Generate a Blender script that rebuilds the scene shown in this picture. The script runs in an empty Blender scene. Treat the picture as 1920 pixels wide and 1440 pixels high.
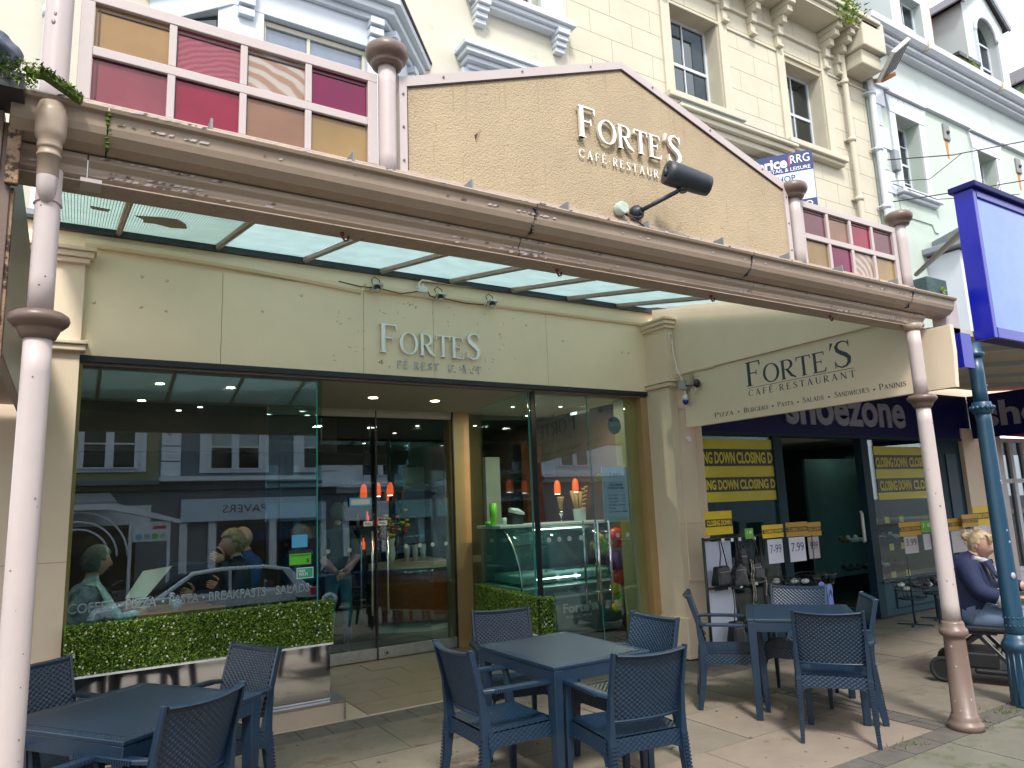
import bpy, bmesh, math, random
from mathutils import Vector, Matrix, noise
random.seed(7)
rad = math.radians
SC = bpy.context.scene
COL = SC.collection

# ------------------------------------------------------------------ camera, light, exposure
CAM_H = 1.68
_yaw, _pitch, _roll, _f = rad(32.0), rad(9.59), rad(-2.22), 1340.0
fw = Vector((math.sin(_yaw) * math.cos(_pitch), math.cos(_yaw) * math.cos(_pitch), math.sin(_pitch)))
r0 = Vector((math.cos(_yaw), -math.sin(_yaw), 0)); u0 = r0.cross(fw)
rt = math.cos(_roll) * r0 + math.sin(_roll) * u0
up = -math.sin(_roll) * r0 + math.cos(_roll) * u0
cam = bpy.data.cameras.new('camera'); co = bpy.data.objects.new('camera', cam); COL.objects.link(co)
co.matrix_world = Matrix(((rt.x, up.x, -fw.x, 0), (rt.y, up.y, -fw.y, 0), (rt.z, up.z, -fw.z, CAM_H), (0, 0, 0, 1)))
cam.sensor_width = 36; cam.lens = _f / 1920 * 36; cam.clip_end = 3000; cam.clip_start = .05
SC.camera = co
SUN_EL, SUN_AZ = 52.0, 205.0      # azimuth clockwise from +y: sun behind the camera and a little to the left
w = bpy.data.worlds.new('World'); SC.world = w; w.use_nodes = True
nt = w.node_tree; nt.nodes.clear()
out = nt.nodes.new('ShaderNodeOutputWorld'); bg = nt.nodes.new('ShaderNodeBackground')
sky = nt.nodes.new('ShaderNodeTexSky'); sky.sky_type = 'NISHITA'; sky.sun_disc = False
sky.sun_elevation = rad(SUN_EL); sky.sun_rotation = rad(SUN_AZ); sky.air_density = 1.0; sky.dust_density = 2.0
tcw = nt.nodes.new('ShaderNodeTexCoord'); nz = nt.nodes.new('ShaderNodeTexNoise')
nz.inputs['Scale'].default_value = 2.2; nz.inputs['Detail'].default_value = 7; nz.inputs['Roughness'].default_value = .6
rp = nt.nodes.new('ShaderNodeValToRGB'); rp.color_ramp.elements[0].position = .34; rp.color_ramp.elements[1].position = .56
rp.color_ramp.elements[0].color = (.25, .25, .25, 1)
cl = nt.nodes.new('ShaderNodeMix'); cl.data_type = 'RGBA'
cl.inputs[7].default_value = (7.6, 7.7, 8.0, 1)
nt.links.new(tcw.outputs['Generated'], nz.inputs['Vector']); nt.links.new(nz.outputs['Fac'], rp.inputs['Fac'])
nt.links.new(rp.outputs['Color'], cl.inputs[0]); nt.links.new(sky.outputs['Color'], cl.inputs[6])
nt.links.new(cl.outputs[2], bg.inputs['Color']); bg.inputs['Strength'].default_value = .15
nt.links.new(bg.outputs[0], out.inputs['Surface'])
sl = bpy.data.lights.new('sun', 'SUN'); sl.energy = 1.9; sl.angle = rad(10); sl.color = (1, .95, .88)
so = bpy.data.objects.new('sun', sl); COL.objects.link(so)
_d = Vector((math.sin(rad(SUN_AZ)) * math.cos(rad(SUN_EL)), math.cos(rad(SUN_AZ)) * math.cos(rad(SUN_EL)), math.sin(rad(SUN_EL))))
so.rotation_euler = _d.to_track_quat('Z', 'Y').to_euler()
vs = SC.view_settings; vs.view_transform = 'Standard'; vs.look = 'None'; vs.gamma = 1; vs.use_curve_mapping = False
vs.exposure = 1.15
SC.render.film_transparent = False
SC.cycles.max_bounces = 8; SC.cycles.transparent_max_bounces = 24; SC.cycles.glossy_bounces = 4
SC.cycles.caustics_reflective = False; SC.cycles.caustics_refractive = False

# ------------------------------------------------------------------ materials
def mat(name, col, rough=.6, metal=0.0, var=.08, vscale=3.0, bump=.0, bscale=40.0, spec=.5, dirt=None, dscale=6.0, dth=.62,
        coords='Object', emit=None, estr=0.0, trans=None, col2=None, stretch=None):
    m = bpy.data.materials.new(name); m.use_nodes = True
    n = m.node_tree.nodes; l = m.node_tree.links
    b = n['Principled BSDF']
    b.inputs['Roughness'].default_value = rough; b.inputs['Metallic'].default_value = metal
    b.inputs['Specular IOR Level'].default_value = spec
    tc = n.new('ShaderNodeTexCoord'); src = tc.outputs[coords]
    if stretch:
        mp = n.new('ShaderNodeMapping'); mp.inputs['Scale'].default_value = stretch
        l.new(src, mp.inputs['Vector']); src = mp.outputs['Vector']
    c = None
    if var > 0 or col2:
        t = n.new('ShaderNodeTexNoise'); t.inputs['Scale'].default_value = vscale; t.inputs['Detail'].default_value = 6
        t.inputs['Roughness'].default_value = .65
        l.new(src, t.inputs['Vector'])
        r = n.new('ShaderNodeValToRGB'); r.color_ramp.elements[0].position = .3; r.color_ramp.elements[1].position = .7
        a = col2 or [x * (1 - var) for x in col]
        bcol = col if col2 else [min(1, x * (1 + var)) for x in col]
        r.color_ramp.elements[0].color = (*a, 1); r.color_ramp.elements[1].color = (*bcol, 1)
        l.new(t.outputs['Fac'], r.inputs['Fac']); c = r.outputs['Color']
    if dirt:
        t = n.new('ShaderNodeTexNoise'); t.inputs['Scale'].default_value = dscale; t.inputs['Detail'].default_value = 8
        t.inputs['Roughness'].default_value = .72
        l.new(src, t.inputs['Vector'])
        r = n.new('ShaderNodeValToRGB'); r.color_ramp.elements[0].position = dth; r.color_ramp.elements[1].position = dth + .06
        l.new(t.outputs['Fac'], r.inputs['Fac'])
        x = n.new('ShaderNodeMix'); x.data_type = 'RGBA'
        l.new(r.outputs['Color'], x.inputs[0]); x.inputs[7].default_value = (*dirt, 1)
        if c: l.new(c, x.inputs[6])
        else: x.inputs[6].default_value = (*col, 1)
        c = x.outputs[2]
    if c: l.new(c, b.inputs['Base Color'])
    else: b.inputs['Base Color'].default_value = (*col, 1)
    if bump > 0:
        t = n.new('ShaderNodeTexNoise'); t.inputs['Scale'].default_value = bscale; t.inputs['Detail'].default_value = 5
        l.new(src, t.inputs['Vector'])
        bp = n.new('ShaderNodeBump'); bp.inputs['Strength'].default_value = bump; bp.inputs['Distance'].default_value = .01
        l.new(t.outputs['Fac'], bp.inputs['Height']); l.new(bp.outputs['Normal'], b.inputs['Normal'])
    if emit:
        b.inputs['Emission Color'].default_value = (*emit, 1); b.inputs['Emission Strength'].default_value = estr
    return m

def glassmat(name, tint=(.55, .75, .72), ior=1.5, boost=0.0):
    m = bpy.data.materials.new(name); m.use_nodes = True
    n = m.node_tree.nodes; l = m.node_tree.links; n.clear()
    o = n.new('ShaderNodeOutputMaterial'); mx = n.new('ShaderNodeMixShader')
    tr = n.new('ShaderNodeBsdfTransparent'); tr.inputs[0].default_value = (*tint, 1)
    gl = n.new('ShaderNodeBsdfGlossy'); gl.inputs['Roughness'].default_value = 0.0; gl.inputs['Color'].default_value = (.86, .95, 1, 1)
    fr = n.new('ShaderNodeFresnel')
    ge = n.new('ShaderNodeNewGeometry'); mi = n.new('ShaderNodeMix'); mi.data_type = 'FLOAT'     # thin pane: the far face reflects like the near one
    mi.inputs[2].default_value = ior; mi.inputs[3].default_value = 1 / ior
    l.new(ge.outputs['Backfacing'], mi.inputs[0]); l.new(mi.outputs[0], fr.inputs['IOR'])
    ad = n.new('ShaderNodeMath'); ad.operation = 'ADD'; ad.inputs[1].default_value = boost; ad.use_clamp = True
    l.new(fr.outputs[0], ad.inputs[0]); l.new(ad.outputs[0], mx.inputs[0])
    l.new(tr.outputs[0], mx.inputs[1]); l.new(gl.outputs[0], mx.inputs[2]); l.new(mx.outputs[0], o.inputs[0])
    return m

def frosted(name, col, back=.5, rough=.25, mottled=.12, scale=4.0, swirl=None):
    m = bpy.data.materials.new(name); m.use_nodes = True
    n = m.node_tree.nodes; l = m.node_tree.links; n.clear()
    o = n.new('ShaderNodeOutputMaterial'); mx = n.new('ShaderNodeMixShader'); mx.inputs[0].default_value = back
    d = n.new('ShaderNodeBsdfPrincipled'); d.inputs['Roughness'].default_value = rough
    t = n.new('ShaderNodeBsdfTranslucent')
    tc = n.new('ShaderNodeTexCoord')
    if swirl:
        tx = n.new('ShaderNodeTexWave'); tx.inputs['Scale'].default_value = scale; tx.inputs['Distortion'].default_value = 5; tx.wave_type = 'RINGS'; tx.rings_direction = 'Y'
        tx.inputs['Detail'].default_value = 2.5; tx.inputs['Detail Scale'].default_value = .8
    else:
        tx = n.new('ShaderNodeTexNoise'); tx.inputs['Scale'].default_value = scale; tx.inputs['Detail'].default_value = 5
    l.new(tc.outputs['Object'], tx.inputs['Vector'])
    r = n.new('ShaderNodeValToRGB')
    r.color_ramp.elements[0].position = .25; r.color_ramp.elements[1].position = .75
    r.color_ramp.elements[0].color = (*(swirl or [x * (1 - mottled) for x in col]), 1); r.color_ramp.elements[1].color = (*col, 1)
    l.new(tx.outputs[0] if not swirl else tx.outputs['Fac'], r.inputs['Fac'])
    l.new(r.outputs[0], d.inputs['Base Color']); l.new(r.outputs[0], t.inputs['Color'])
    l.new(d.outputs[0], mx.inputs[1]); l.new(t.outputs[0], mx.inputs[2]); l.new(mx.outputs[0], o.inputs[0])
    return m

M = {}
def dm(k, *a, **kw): M[k] = mat(k, *a, **kw)
dm('cream_paint', (.90, .735, .51), .45, var=.05, vscale=1.2, bump=.05, bscale=90, dirt=(.30, .26, .18), dscale=30, dth=.78)
dm('cream_pilaster', (.72, .585, .43), .5, var=.04, vscale=1.5, bump=.05, bscale=60, dirt=(.35, .3, .22), dscale=22, dth=.78)
dm('taupe_paint', (.33, .255, .19), .42, var=.09, vscale=2.5, bump=.12, bscale=30, dirt=(.22, .15, .10), dscale=14, dth=.70)
dm('peel_paint', (.38, .30, .24), .5, var=.12, vscale=8, bump=.5, bscale=45, dirt=(.20, .13, .09), dscale=24, dth=.60)
dm('pink_paint', (.46, .395, .38), .38, var=.06, vscale=2, bump=.08, bscale=30, dirt=(.28, .22, .22), dscale=20, dth=.75)
dm('brown_paint', (.155, .105, .085), .4, var=.08, vscale=4, bump=.12, bscale=30, dirt=(.5, .48, .45), dscale=16, dth=.75)
dm('brown_moulding', (.13, .088, .07), .38, var=.08, vscale=5, bump=.1, bscale=40)
dm('render_tan', (.40, .315, .20), .85, var=.09, vscale=2.2, bump=.75, bscale=120, dirt=(.33, .24, .14), dscale=4, dth=.64)
dm('wall_cream', (.50, .475, .39), .8, var=.05, vscale=1.4, bump=.3, bscale=50, dirt=(.42, .40, .29), dscale=3, dth=.62)
dm('ashlar', (.48, .445, .345), .75, var=.07, vscale=1.5, bump=.2, bscale=40, dirt=(.35, .30, .18), dscale=3, dth=.66)
dm('ashlar_joint', (.34, .30, .21), .9, var=.05)
dm('white_trim', (.52, .56, .61), .5, var=.04, vscale=3, bump=.06, dirt=(.5, .5, .48), dscale=9, dth=.72)
dm('mint_wall', (.42, .49, .43), .75, var=.06, vscale=1.2, bump=.2, bscale=40, dirt=(.30, .34, .28), dscale=2.5, dth=.66)
dm('pale_wall', (.44, .49, .48), .7, var=.05, vscale=1.0, bump=.15, bscale=40, dirt=(.45, .46, .43), dscale=4, dth=.64)
dm('slate', (.07, .065, .075), .6, var=.2, vscale=9, bump=.4, bscale=30)
dm('lead', (.22, .24, .27), .5, var=.15, vscale=6, bump=.2)
dm('black_iron', (.02, .022, .025), .45, var=.1)
dm('cable', (.02, .02, .02), .5, var=0)
dm('hook', (.16, .05, .03), .7, var=.2)
dm('steel', (.62, .62, .62), .22, metal=1, var=.06, vscale=6)
dm('brushed', (.55, .55, .56), .35, metal=1, var=.12, vscale=10, bump=.05, bscale=80)
dm('letter_steel', (.84, .81, .76), .28, metal=.55, var=.04)
dm('door_rail', (.50, .48, .46), .38, metal=.7, var=.18, vscale=14)
dm('dark_frame', (.018, .02, .028), .4, var=.1)
dm('navy_text', (.03, .04, .06), .5, var=0)
dm('ceiling', (.50, .45, .38), .7, var=.04)
dm('inner_tan', (.42, .27, .12), .5, var=.08, vscale=3, bump=.05)
dm('olive_frame', (.28, .25, .09), .45, var=.08)
dm('mirror_panel', (.62, .62, .64), .06, metal=1, var=.05, vscale=3, bump=.012, bscale=3)
dm('plinth_stone', (.48, .39, .29), .4, var=.08, vscale=2.5, bump=.05)
dm('tile', (.27, .205, .14), .3, var=.12, vscale=3.5, bump=.05, bscale=30, dirt=(.24, .18, .12), dscale=5, dth=.6)
dm('grout', (.42, .35, .28), .9, var=.1)
dm('slab', (.185, .158, .122), .85, var=.14, vscale=4, bump=.5, bscale=120, dirt=(.12, .095, .07), dscale=3.2, dth=.58)
dm('slab_b', (.16, .138, .108), .85, var=.14, vscale=5, bump=.5, bscale=120, dirt=(.13, .10, .07), dscale=3.6, dth=.55)
dm('slab_pink', (.215, .172, .135), .85, var=.10, vscale=4, bump=.4, bscale=120, dirt=(.15, .11, .08), dscale=3, dth=.6)
dm('slab_green', (.13, .125, .095), .9, var=.16, vscale=3, bump=.6, bscale=110, dirt=(.085, .092, .05), dscale=4, dth=.55)
dm('sett', (.095, .085, .075), .8, var=.2, vscale=8, bump=.4, bscale=60, dirt=(.07, .06, .05), dscale=7, dth=.56)
dm('joint', (.10, .085, .065), .95, var=.2, vscale=9)
dm('moss', (.07, .11, .015), .95, var=.4, vscale=14, bump=.8, bscale=30)
dm('asphalt', (.055, .055, .058), .85, var=.2, vscale=8, bump=.5, bscale=90)
dm('road_line', (.6, .6, .58), .7, var=.1)
dm('rattan', (.0080, .0235, .048), .36, var=.08, vscale=8, spec=.55, bump=.03, bscale=200)
dm('tarp', (.035, .055, .09), .35, var=.3, vscale=6, bump=.6, bscale=12)
dm('rotten_wood', (.30, .20, .13), .9, var=.35, vscale=14, bump=.8, bscale=30, dirt=(.05, .03, .02), dscale=20, dth=.5)
dm('blue_gloss', (.003, .008, .30), .25, var=.03)
dm('navy_fascia', (.003, .004, .085), .55, var=.05, spec=.25)
dm('lightbox', (.07, .16, .55), .2, var=.12, vscale=.9, col2=(.13, .24, .60))
dm('blue_column', (.014, .055, .10), .35, var=.12, vscale=3, bump=.12, bscale=25, dirt=(.05, .12, .17), dscale=14, dth=.74)
dm('teal_frame', (.010, .038, .058), .6, var=.1, spec=.2)
dm('teal_riser', (.018, .065, .095), .55, var=.12, bump=.1, spec=.3)
dm('grey_letter', (.30, .32, .42), .4, var=0)
dm('yellow_card', (.72, .50, .0), .55, var=.05)
dm('yellow_strip', (.60, .53, .01), .5, var=.05)
dm('ochre_card', (.46, .27, .01), .55, var=.06)
dm('black_print', (.02, .02, .018), .55, var=0)
dm('strip_dark', (.02, .017, .015), .5, var=.2, vscale=3)
dm('green_card', (.12, .42, .02), .5, var=.03)
dm('paper', (.62, .64, .74), .6, var=.03)
dm('paper_warm', (.42, .40, .42), .6, var=.03)
dm('ink', (.06, .08, .22), .6, var=0)
dm('white_plastic', (.75, .75, .74), .35, var=.03)
dm('grey_plastic', (.33, .36, .35), .4, var=.05)
dm('speaker_black', (.012, .018, .025), .45, var=.1, bump=.1, bscale=200)
dm('agent_navy', (.01, .025, .13), .4, var=.03)
dm('agent_blue', (.50, .58, .74), .45, var=.03)
dm('white_print', (.8, .8, .82), .5, var=0)
dm('red_print', (.55, .03, .08), .5, var=0)
dm('cyan_sticker', (.10, .42, .72), .4, var=0)
dm('lime_sticker', (.12, .55, .03), .4, var=0)
dm('wifi_green', (.02, .38, .20), .4, var=0)
dm('dot_grey', (.42, .5, .5), .5, var=0)
dm('glass_text', (.17, .22, .25), .5, var=0)
dm('leafA', (.17, .30, .03), .45, var=.25, vscale=30)
dm('leafB', (.05, .12, .015), .5, var=.25, vscale=30)
dm('leafC', (.38, .48, .07), .45, var=.2, vscale=30)
dm('blossom', (.75, .78, .70), .5, var=0)
dm('hedge_core', (.012, .03, .006), .9, var=.2)
dm('wood_counter', (.17, .055, .018), .35, var=.25, vscale=3, stretch=(1, 1, 6))
dm('counter_top', (.46, .40, .26), .35, var=.1)
dm('case_metal', (.26, .40, .41), .35, metal=.2, var=.08)
dm('case_white', (.55, .62, .62), .35, var=.04)
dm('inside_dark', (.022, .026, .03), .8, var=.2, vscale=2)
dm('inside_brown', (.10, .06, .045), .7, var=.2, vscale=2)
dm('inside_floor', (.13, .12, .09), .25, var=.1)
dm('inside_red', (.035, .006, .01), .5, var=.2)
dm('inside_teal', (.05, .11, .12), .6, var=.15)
dm('cone', (.42, .24, .08), .7, var=.15)
dm('lime', (.20, .62, .03), .4, var=0)
dm('leather', (.008, .009, .013), .42, var=.15, vscale=9, bump=.25, bscale=60)
dm('chain', (.5, .47, .4), .3, metal=1, var=0)
dm('rack_white', (.55, .60, .72), .45, var=.06, vscale=1.2)
dm('wire_black', (.02, .022, .026), .4, var=0)
dm('flip_blue', (.03, .33, .62), .4, var=.3, vscale=20, col2=(.25, .15, .6))
dm('skin', (.66, .34, .24), .5, var=.08, vscale=8)
dm('skin_red', (.42, .235, .18), .5, var=.12, vscale=12)
dm('hair_blonde', (.38, .29, .17), .6, var=.35, vscale=30, bump=.6, bscale=60)
dm('hair_dark_blonde', (.34, .22, .08), .6, var=.45, vscale=30, bump=.7, bscale=60)
dm('hair_grey', (.16, .16, .13), .65, var=.3, vscale=30, bump=.5, bscale=60)
dm('coat_navy', (.005, .011, .05), .8, var=.25, vscale=7, bump=.35, bscale=40)
dm('fleece', (.46, .52, .56), .95, var=.12, vscale=20, bump=.6, bscale=60)
dm('jeans', (.13, .19, .29), .85, var=.15, vscale=9, bump=.3, bscale=120)
dm('jeans_teal', (.06, .22, .30), .85, var=.15, vscale=9)
dm('shirt_pale', (.05, .08, .10), .8, var=.15)
dm('shirt_blue', (.02, .06, .22), .8, var=.15)
dm('shirt_dark', (.01, .015, .035), .8, var=.15)
dm('floral', (.66, .76, .76), .75, var=0, col2=(.06, .16, .19), vscale=13)
dm('scarf', (.6, .6, .62), .8, col2=(.02, .02, .06), vscale=40)
dm('shoe_dark', (.02, .02, .02), .5, var=0)
dm('scooter_black', (.012, .012, .014), .35, var=.1)
dm('scooter_red', (.5, .02, .015), .3, var=0)
dm('tyre', (.015, .015, .016), .8, var=.1)
dm('car_white', (.70, .76, .82), .2, var=0, spec=.7)
dm('car_blue', (.02, .05, .12), .2, var=0, spec=.7)
dm('car_glass', (.01, .015, .02), .05, var=0)
dm('opp_grey', (.15, .18, .22), .8, var=.08)
dm('opp_white', (.72, .76, .84), .7, var=.06)
dm('opp_cream', (.27, .26, .15), .8, var=.06)
dm('opp_sign', (.52, .64, .80), .5, var=.03)
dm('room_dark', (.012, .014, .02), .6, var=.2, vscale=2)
dm('curtain', (.45, .47, .42), .8, var=.1, vscale=3)
dm('blind', (.40, .46, .46), .8, var=.1, stretch=(.2, .2, 14))
dm('awning_red', (.38, .02, .035), .6, var=.05)
dm('menu_paper', (.55, .50, .40), .7, var=.03)
dm('table_wood', (.35, .16, .05), .4, var=.2, stretch=(1, 8, 1))
dm('lamp_orange', (.6, .10, .02), .5, var=0, emit=(1, .10, .02), estr=.55)
dm('lamp_warm', (.9, .8, .6), .5, var=0, emit=(1, .78, .48), estr=14)
dm('lamp_white', (.9, .9, .85), .5, var=0, emit=(1, .93, .75), estr=6)
dm('flower_yellow', (.75, .55, .03), .6, var=.1)
dm('flower_red', (.5, .03, .03), .6, var=.1)
dm('toy_yellow', (.62, .52, .02), .4, var=0)
dm('toy_red', (.6, .03, .03), .4, var=0)
dm('toy_purple', (.16, .04, .25), .4, var=0)
dm('toy_green', (.12, .42, .03), .4, var=0)
dm('rust', (.42, .17, .05), .9, var=.2)
dm('plate_iron', (.20, .21, .21), .7, var=.2)
dm('wire_spike', (.6, .62, .62), .3, metal=1, var=0)
dm('beige_box', (.42, .36, .24), .5, var=.05)
dm('terracotta', (.36, .09, .05), .8, var=.2)
M['shop_glass'] = glassmat('shop_glass', (.78, .90, .91), 1.5, .035)
M['edge_glass'] = mat('edge_glass', (.04, .30, .28), .1, var=0, emit=None)
M['clear_glass'] = glassmat('clear_glass', (.80, .93, .93), 1.5, .0)
M['side_glass'] = glassmat('side_glass', (.76, .92, .90), 1.45, .0)
M['window_glass'] = glassmat('window_glass', (.25, .28, .30), 1.5, .05)
M['dusty_glass'] = mat('dusty_glass', (.16, .20, .26), .12, var=.25, vscale=2.5, spec=1.0, col2=(.10, .13, .18))
M['mint_glass'] = frosted('mint_glass', (.55, .66, .66), .80, .2, .14, 6)
M['ribbed_glass'] = frosted('ribbed_glass', (.54, .64, .61), .80, .2, .1, 5)
for k, c in dict(amber=(.44, .27, .11), rose=(.33, .075, .10), ruby=(.34, .006, .045), magenta=(.24, .0, .07), honey=(.38, .245, .09), pinkamber=(.34, .18, .11), plum=(.21, .07, .09)).items():
    M['stained_' + k] = frosted('stained_' + k, c, .25, .14, .38, 3.2)
M['stained_ripple'] = frosted('stained_ripple', (.36, .09, .12), .25, .08, 0, 13, swirl=(.27, .06, .09))
M['stained_swirl'] = frosted('stained_swirl', (.50, .45, .40), .25, .15, 0, 5.5, swirl=(.36, .22, .15))

# ------------------------------------------------------------------ mesh helpers
def origin_of(o):
    v = Vector((0, 0, 0))
    while o is not None:
        v = v + Vector(o.location); o = o.parent
    return v

def tag(o, label=None, cat=None, group=None, kind=None):
    if label: o['label'] = label
    if cat: o['category'] = cat
    if group: o['group'] = group
    if kind: o['kind'] = kind
    return o

def thing(name, label, cat, loc=(0, 0, 0), rz=0, group=None):
    o = bpy.data.objects.new(name, None); COL.objects.link(o); o.location = loc; o.rotation_euler = (0, 0, rz)
    return tag(o, label, cat, group)

class MB:
    def __init__(s): s.v = []; s.f = []; s.m = []; s.sm = []
    def add(s, vs, fs, m=0, smooth=False):
        k = len(s.v); s.v += [tuple(p) for p in vs]
        for f in fs: s.f.append(tuple(i + k for i in f)); s.m.append(m); s.sm.append(smooth)
        return s
    def box(s, x0, y0, z0, x1, y1, z1, m=0):
        if x0 > x1: x0, x1 = x1, x0
        if y0 > y1: y0, y1 = y1, y0
        if z0 > z1: z0, z1 = z1, z0
        return s.add([(x0, y0, z0), (x1, y0, z0), (x1, y1, z0), (x0, y1, z0), (x0, y0, z1), (x1, y0, z1), (x1, y1, z1), (x0, y1, z1)],
              [(0, 3, 2, 1), (4, 5, 6, 7), (0, 1, 5, 4), (1, 2, 6, 5), (2, 3, 7, 6), (3, 0, 4, 7)], m)
    def obox(s, c, h, R=None, m=0):
        c = Vector(c); R = R or Matrix.Identity(3)
        pts = [c + R @ Vector((a * h[0], b * h[1], d * h[2])) for d in (-1, 1) for a, b in ((-1, -1), (1, -1), (1, 1), (-1, 1))]
        return s.add(pts, [(0, 3, 2, 1), (4, 5, 6, 7), (0, 1, 5, 4), (1, 2, 6, 5), (2, 3, 7, 6), (3, 0, 4, 7)], m)
    def prism(s, pts, vec, m=0, smooth=False):
        n = len(pts); vec = Vector(vec); a = [Vector(p) for p in pts]; b = [p + vec for p in a]
        nn = Vector((0, 0, 0))
        for i in range(n): nn += a[i].cross(a[(i + 1) % n])
        flip = nn.dot(vec) < 0
        f0 = tuple(range(n))[::-1]; f1 = tuple(range(n, 2 * n))
        if flip: f0, f1 = f0[::-1], f1[::-1]
        s.add(a + b, [f0, f1], m)
        side = []
        for i in range(n):
            j = (i + 1) % n; q = (i, j, n + j, n + i)
            side.append(q[::-1] if flip else q)
        k = len(s.v) - 2 * n
        for q in side: s.f.append(tuple(i + k for i in q)); s.m.append(m); s.sm.append(smooth)
        return s
    def beam(s, a, b, wd, ht, m=0, upv=(0, 0, 1)):
        a = Vector(a); b = Vector(b); d = (b - a); L = d.length; d.normalize()
        u = Vector(upv); x = d.cross(u)
        if x.length < 1e-4: x = d.cross(Vector((0, 1, 0)))
        x.normalize(); u = x.cross(d)
        R = Matrix((x, d, u)).transposed()
        return s.obox((a + b) / 2, (wd / 2, L / 2, ht / 2), R, m)
    def tube(s, pts, r, n=8, m=0, cap=True):
        pts = [Vector(p) for p in pts]; N = len(pts)
        rs = list(r) if isinstance(r, (list, tuple)) else [r] * N
        if max(rs) > .03:            # long smooth tubes get intermediate rings
            P2, R2 = [], []
            for i in range(N - 1):
                k_ = max(1, int((pts[i + 1] - pts[i]).length / .12))
                for q in range(k_): P2.append(pts[i].lerp(pts[i + 1], q / k_)); R2.append(rs[i] + (rs[i + 1] - rs[i]) * q / k_)
            pts = P2 + [pts[-1]]; rs = R2 + [rs[-1]]; N = len(pts)
        k = len(s.v); prev = None
        for i, p in enumerate(pts):
            d = (pts[min(i + 1, N - 1)] - pts[max(i - 1, 0)]).normalized()
            if prev is None:
                x = d.cross(Vector((0, 0, 1)))
                if x.length < 1e-3: x = d.cross(Vector((1, 0, 0)))
            else: x = prev - d * prev.dot(d)
            x.normalize(); prev = x; y = d.cross(x)
            for j in range(n):
                a = 2 * math.pi * j / n
                s.v.append(tuple(p + (x * math.cos(a) + y * math.sin(a)) * rs[i]))
        for i in range(N - 1):
            for j in range(n):
                q = (k + i * n + j, k + i * n + (j + 1) % n, k + (i + 1) * n + (j + 1) % n, k + (i + 1) * n + j)
                s.f.append(q); s.m.append(m); s.sm.append(True)
        if cap:
            s.f.append(tuple(k + j for j in range(n))[::-1]); s.m.append(m); s.sm.append(False)
            s.f.append(tuple(k + (N - 1) * n + j for j in range(n))); s.m.append(m); s.sm.append(False)
        return s
    def lathe(s, c, prof, n=32, m=0, axis='z'):
        k = len(s.v); c = Vector(c)
        for r, z in prof:
            for j in range(n):
                a = 2 * math.pi * j / n
                p = (r * math.cos(a), r * math.sin(a), z)
                if axis == 'y': p = (p[0], p[2], p[1])
                if axis == 'x': p = (p[2], p[0], p[1])
                s.v.append((c.x + p[0], c.y + p[1], c.z + p[2]))
        for i in range(len(prof) - 1):
            for j in range(n):
                s.f.append((k + i * n + j, k + i * n + (j + 1) % n, k + (i + 1) * n + (j + 1) % n, k + (i + 1) * n + j)); s.m.append(m); s.sm.append(True)
        s.f.append(tuple(k + j for j in range(n))[::-1]); s.m.append(m); s.sm.append(False)
        s.f.append(tuple(k + (len(prof) - 1) * n + j for j in range(n))); s.m.append(m); s.sm.append(False)
        return s
    def ball(s, c, r, n=12, m=0, sc=(1, 1, 1), R=None):
        k = len(s.v); R = R or Matrix.Identity(3); c = Vector(c); h = max(4, n // 2)
        for i in range(h + 1):
            t = math.pi * i / h
            for j in range(n):
                a = 2 * math.pi * j / n
                q = Vector((math.sin(t) * math.cos(a) * sc[0], math.sin(t) * math.sin(a) * sc[1], math.cos(t) * sc[2])) * r
                s.v.append(tuple(c + R @ q))
        for i in range(h):
            for j in range(n):
                s.f.append((k + i * n + j, k + (i + 1) * n + j, k + (i + 1) * n + (j + 1) % n, k + i * n + (j + 1) % n)); s.m.append(m); s.sm.append(True)
        return s
    def build_each(s, name, mats, parent=None, **k):     # every box of eight corners becomes an object of its own
        for i in range(0, len(s.v), 8):
            q = MB(); q.add(s.v[i:i + 8], [(0, 3, 2, 1), (4, 5, 6, 7), (0, 1, 5, 4), (1, 2, 6, 5), (2, 3, 7, 6), (3, 0, 4, 7)]); q.build(name, mats, parent, **k)
    def sweepx(s, prof, x0, x1, m=0):          # profile of (y,z) pairs pushed along x
        return s.prism([(x0, y, z) for y, z in prof], (x1 - x0, 0, 0), m)
    def build(s, name, mats, parent=None, label=None, cat=None, group=None, kind=None, bevel=0, seg=2, auto=True):
        me = bpy.data.meshes.new(name)
        o0 = origin_of(parent) if parent else Vector((0, 0, 0))
        loc = Vector((0, 0, 0))
        if parent is None and s.v:
            xs = [p[0] for p in s.v]; ys = [p[1] for p in s.v]; zs = [p[2] for p in s.v]
            loc = Vector(((min(xs) + max(xs)) / 2, (min(ys) + max(ys)) / 2, min(zs))); o0 = loc
        me.from_pydata([(p[0] - o0.x, p[1] - o0.y, p[2] - o0.z) for p in s.v], [], s.f)
        if not isinstance(mats, (list, tuple)): mats = [mats]
        for q in mats: me.materials.append(M[q] if isinstance(q, str) else q)
        me.polygons.foreach_set('material_index', s.m)
        me.polygons.foreach_set('use_smooth', s.sm)
        me.validate(); me.update()
        o = bpy.data.objects.new(name, me); COL.objects.link(o); o.location = loc
        if parent: o.parent = parent
        if bevel:
            b = o.modifiers.new('bevel', 'BEVEL'); b.width = bevel; b.segments = seg; b.limit_method = 'ANGLE'; b.angle_limit = rad(40)
        return tag(o, label, cat, group, kind)

def box(name, m, x0, y0, z0, x1, y1, z1, parent=None, bevel=0, **k):
    return MB().box(x0, y0, z0, x1, y1, z1).build(name, m, parent, bevel=bevel, **k)

def copy_tree(o, parent=None):
    c = o.copy(); COL.objects.link(c); c.parent = parent
    for ch in list(o.children): copy_tree(ch, c)
    return c

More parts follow.
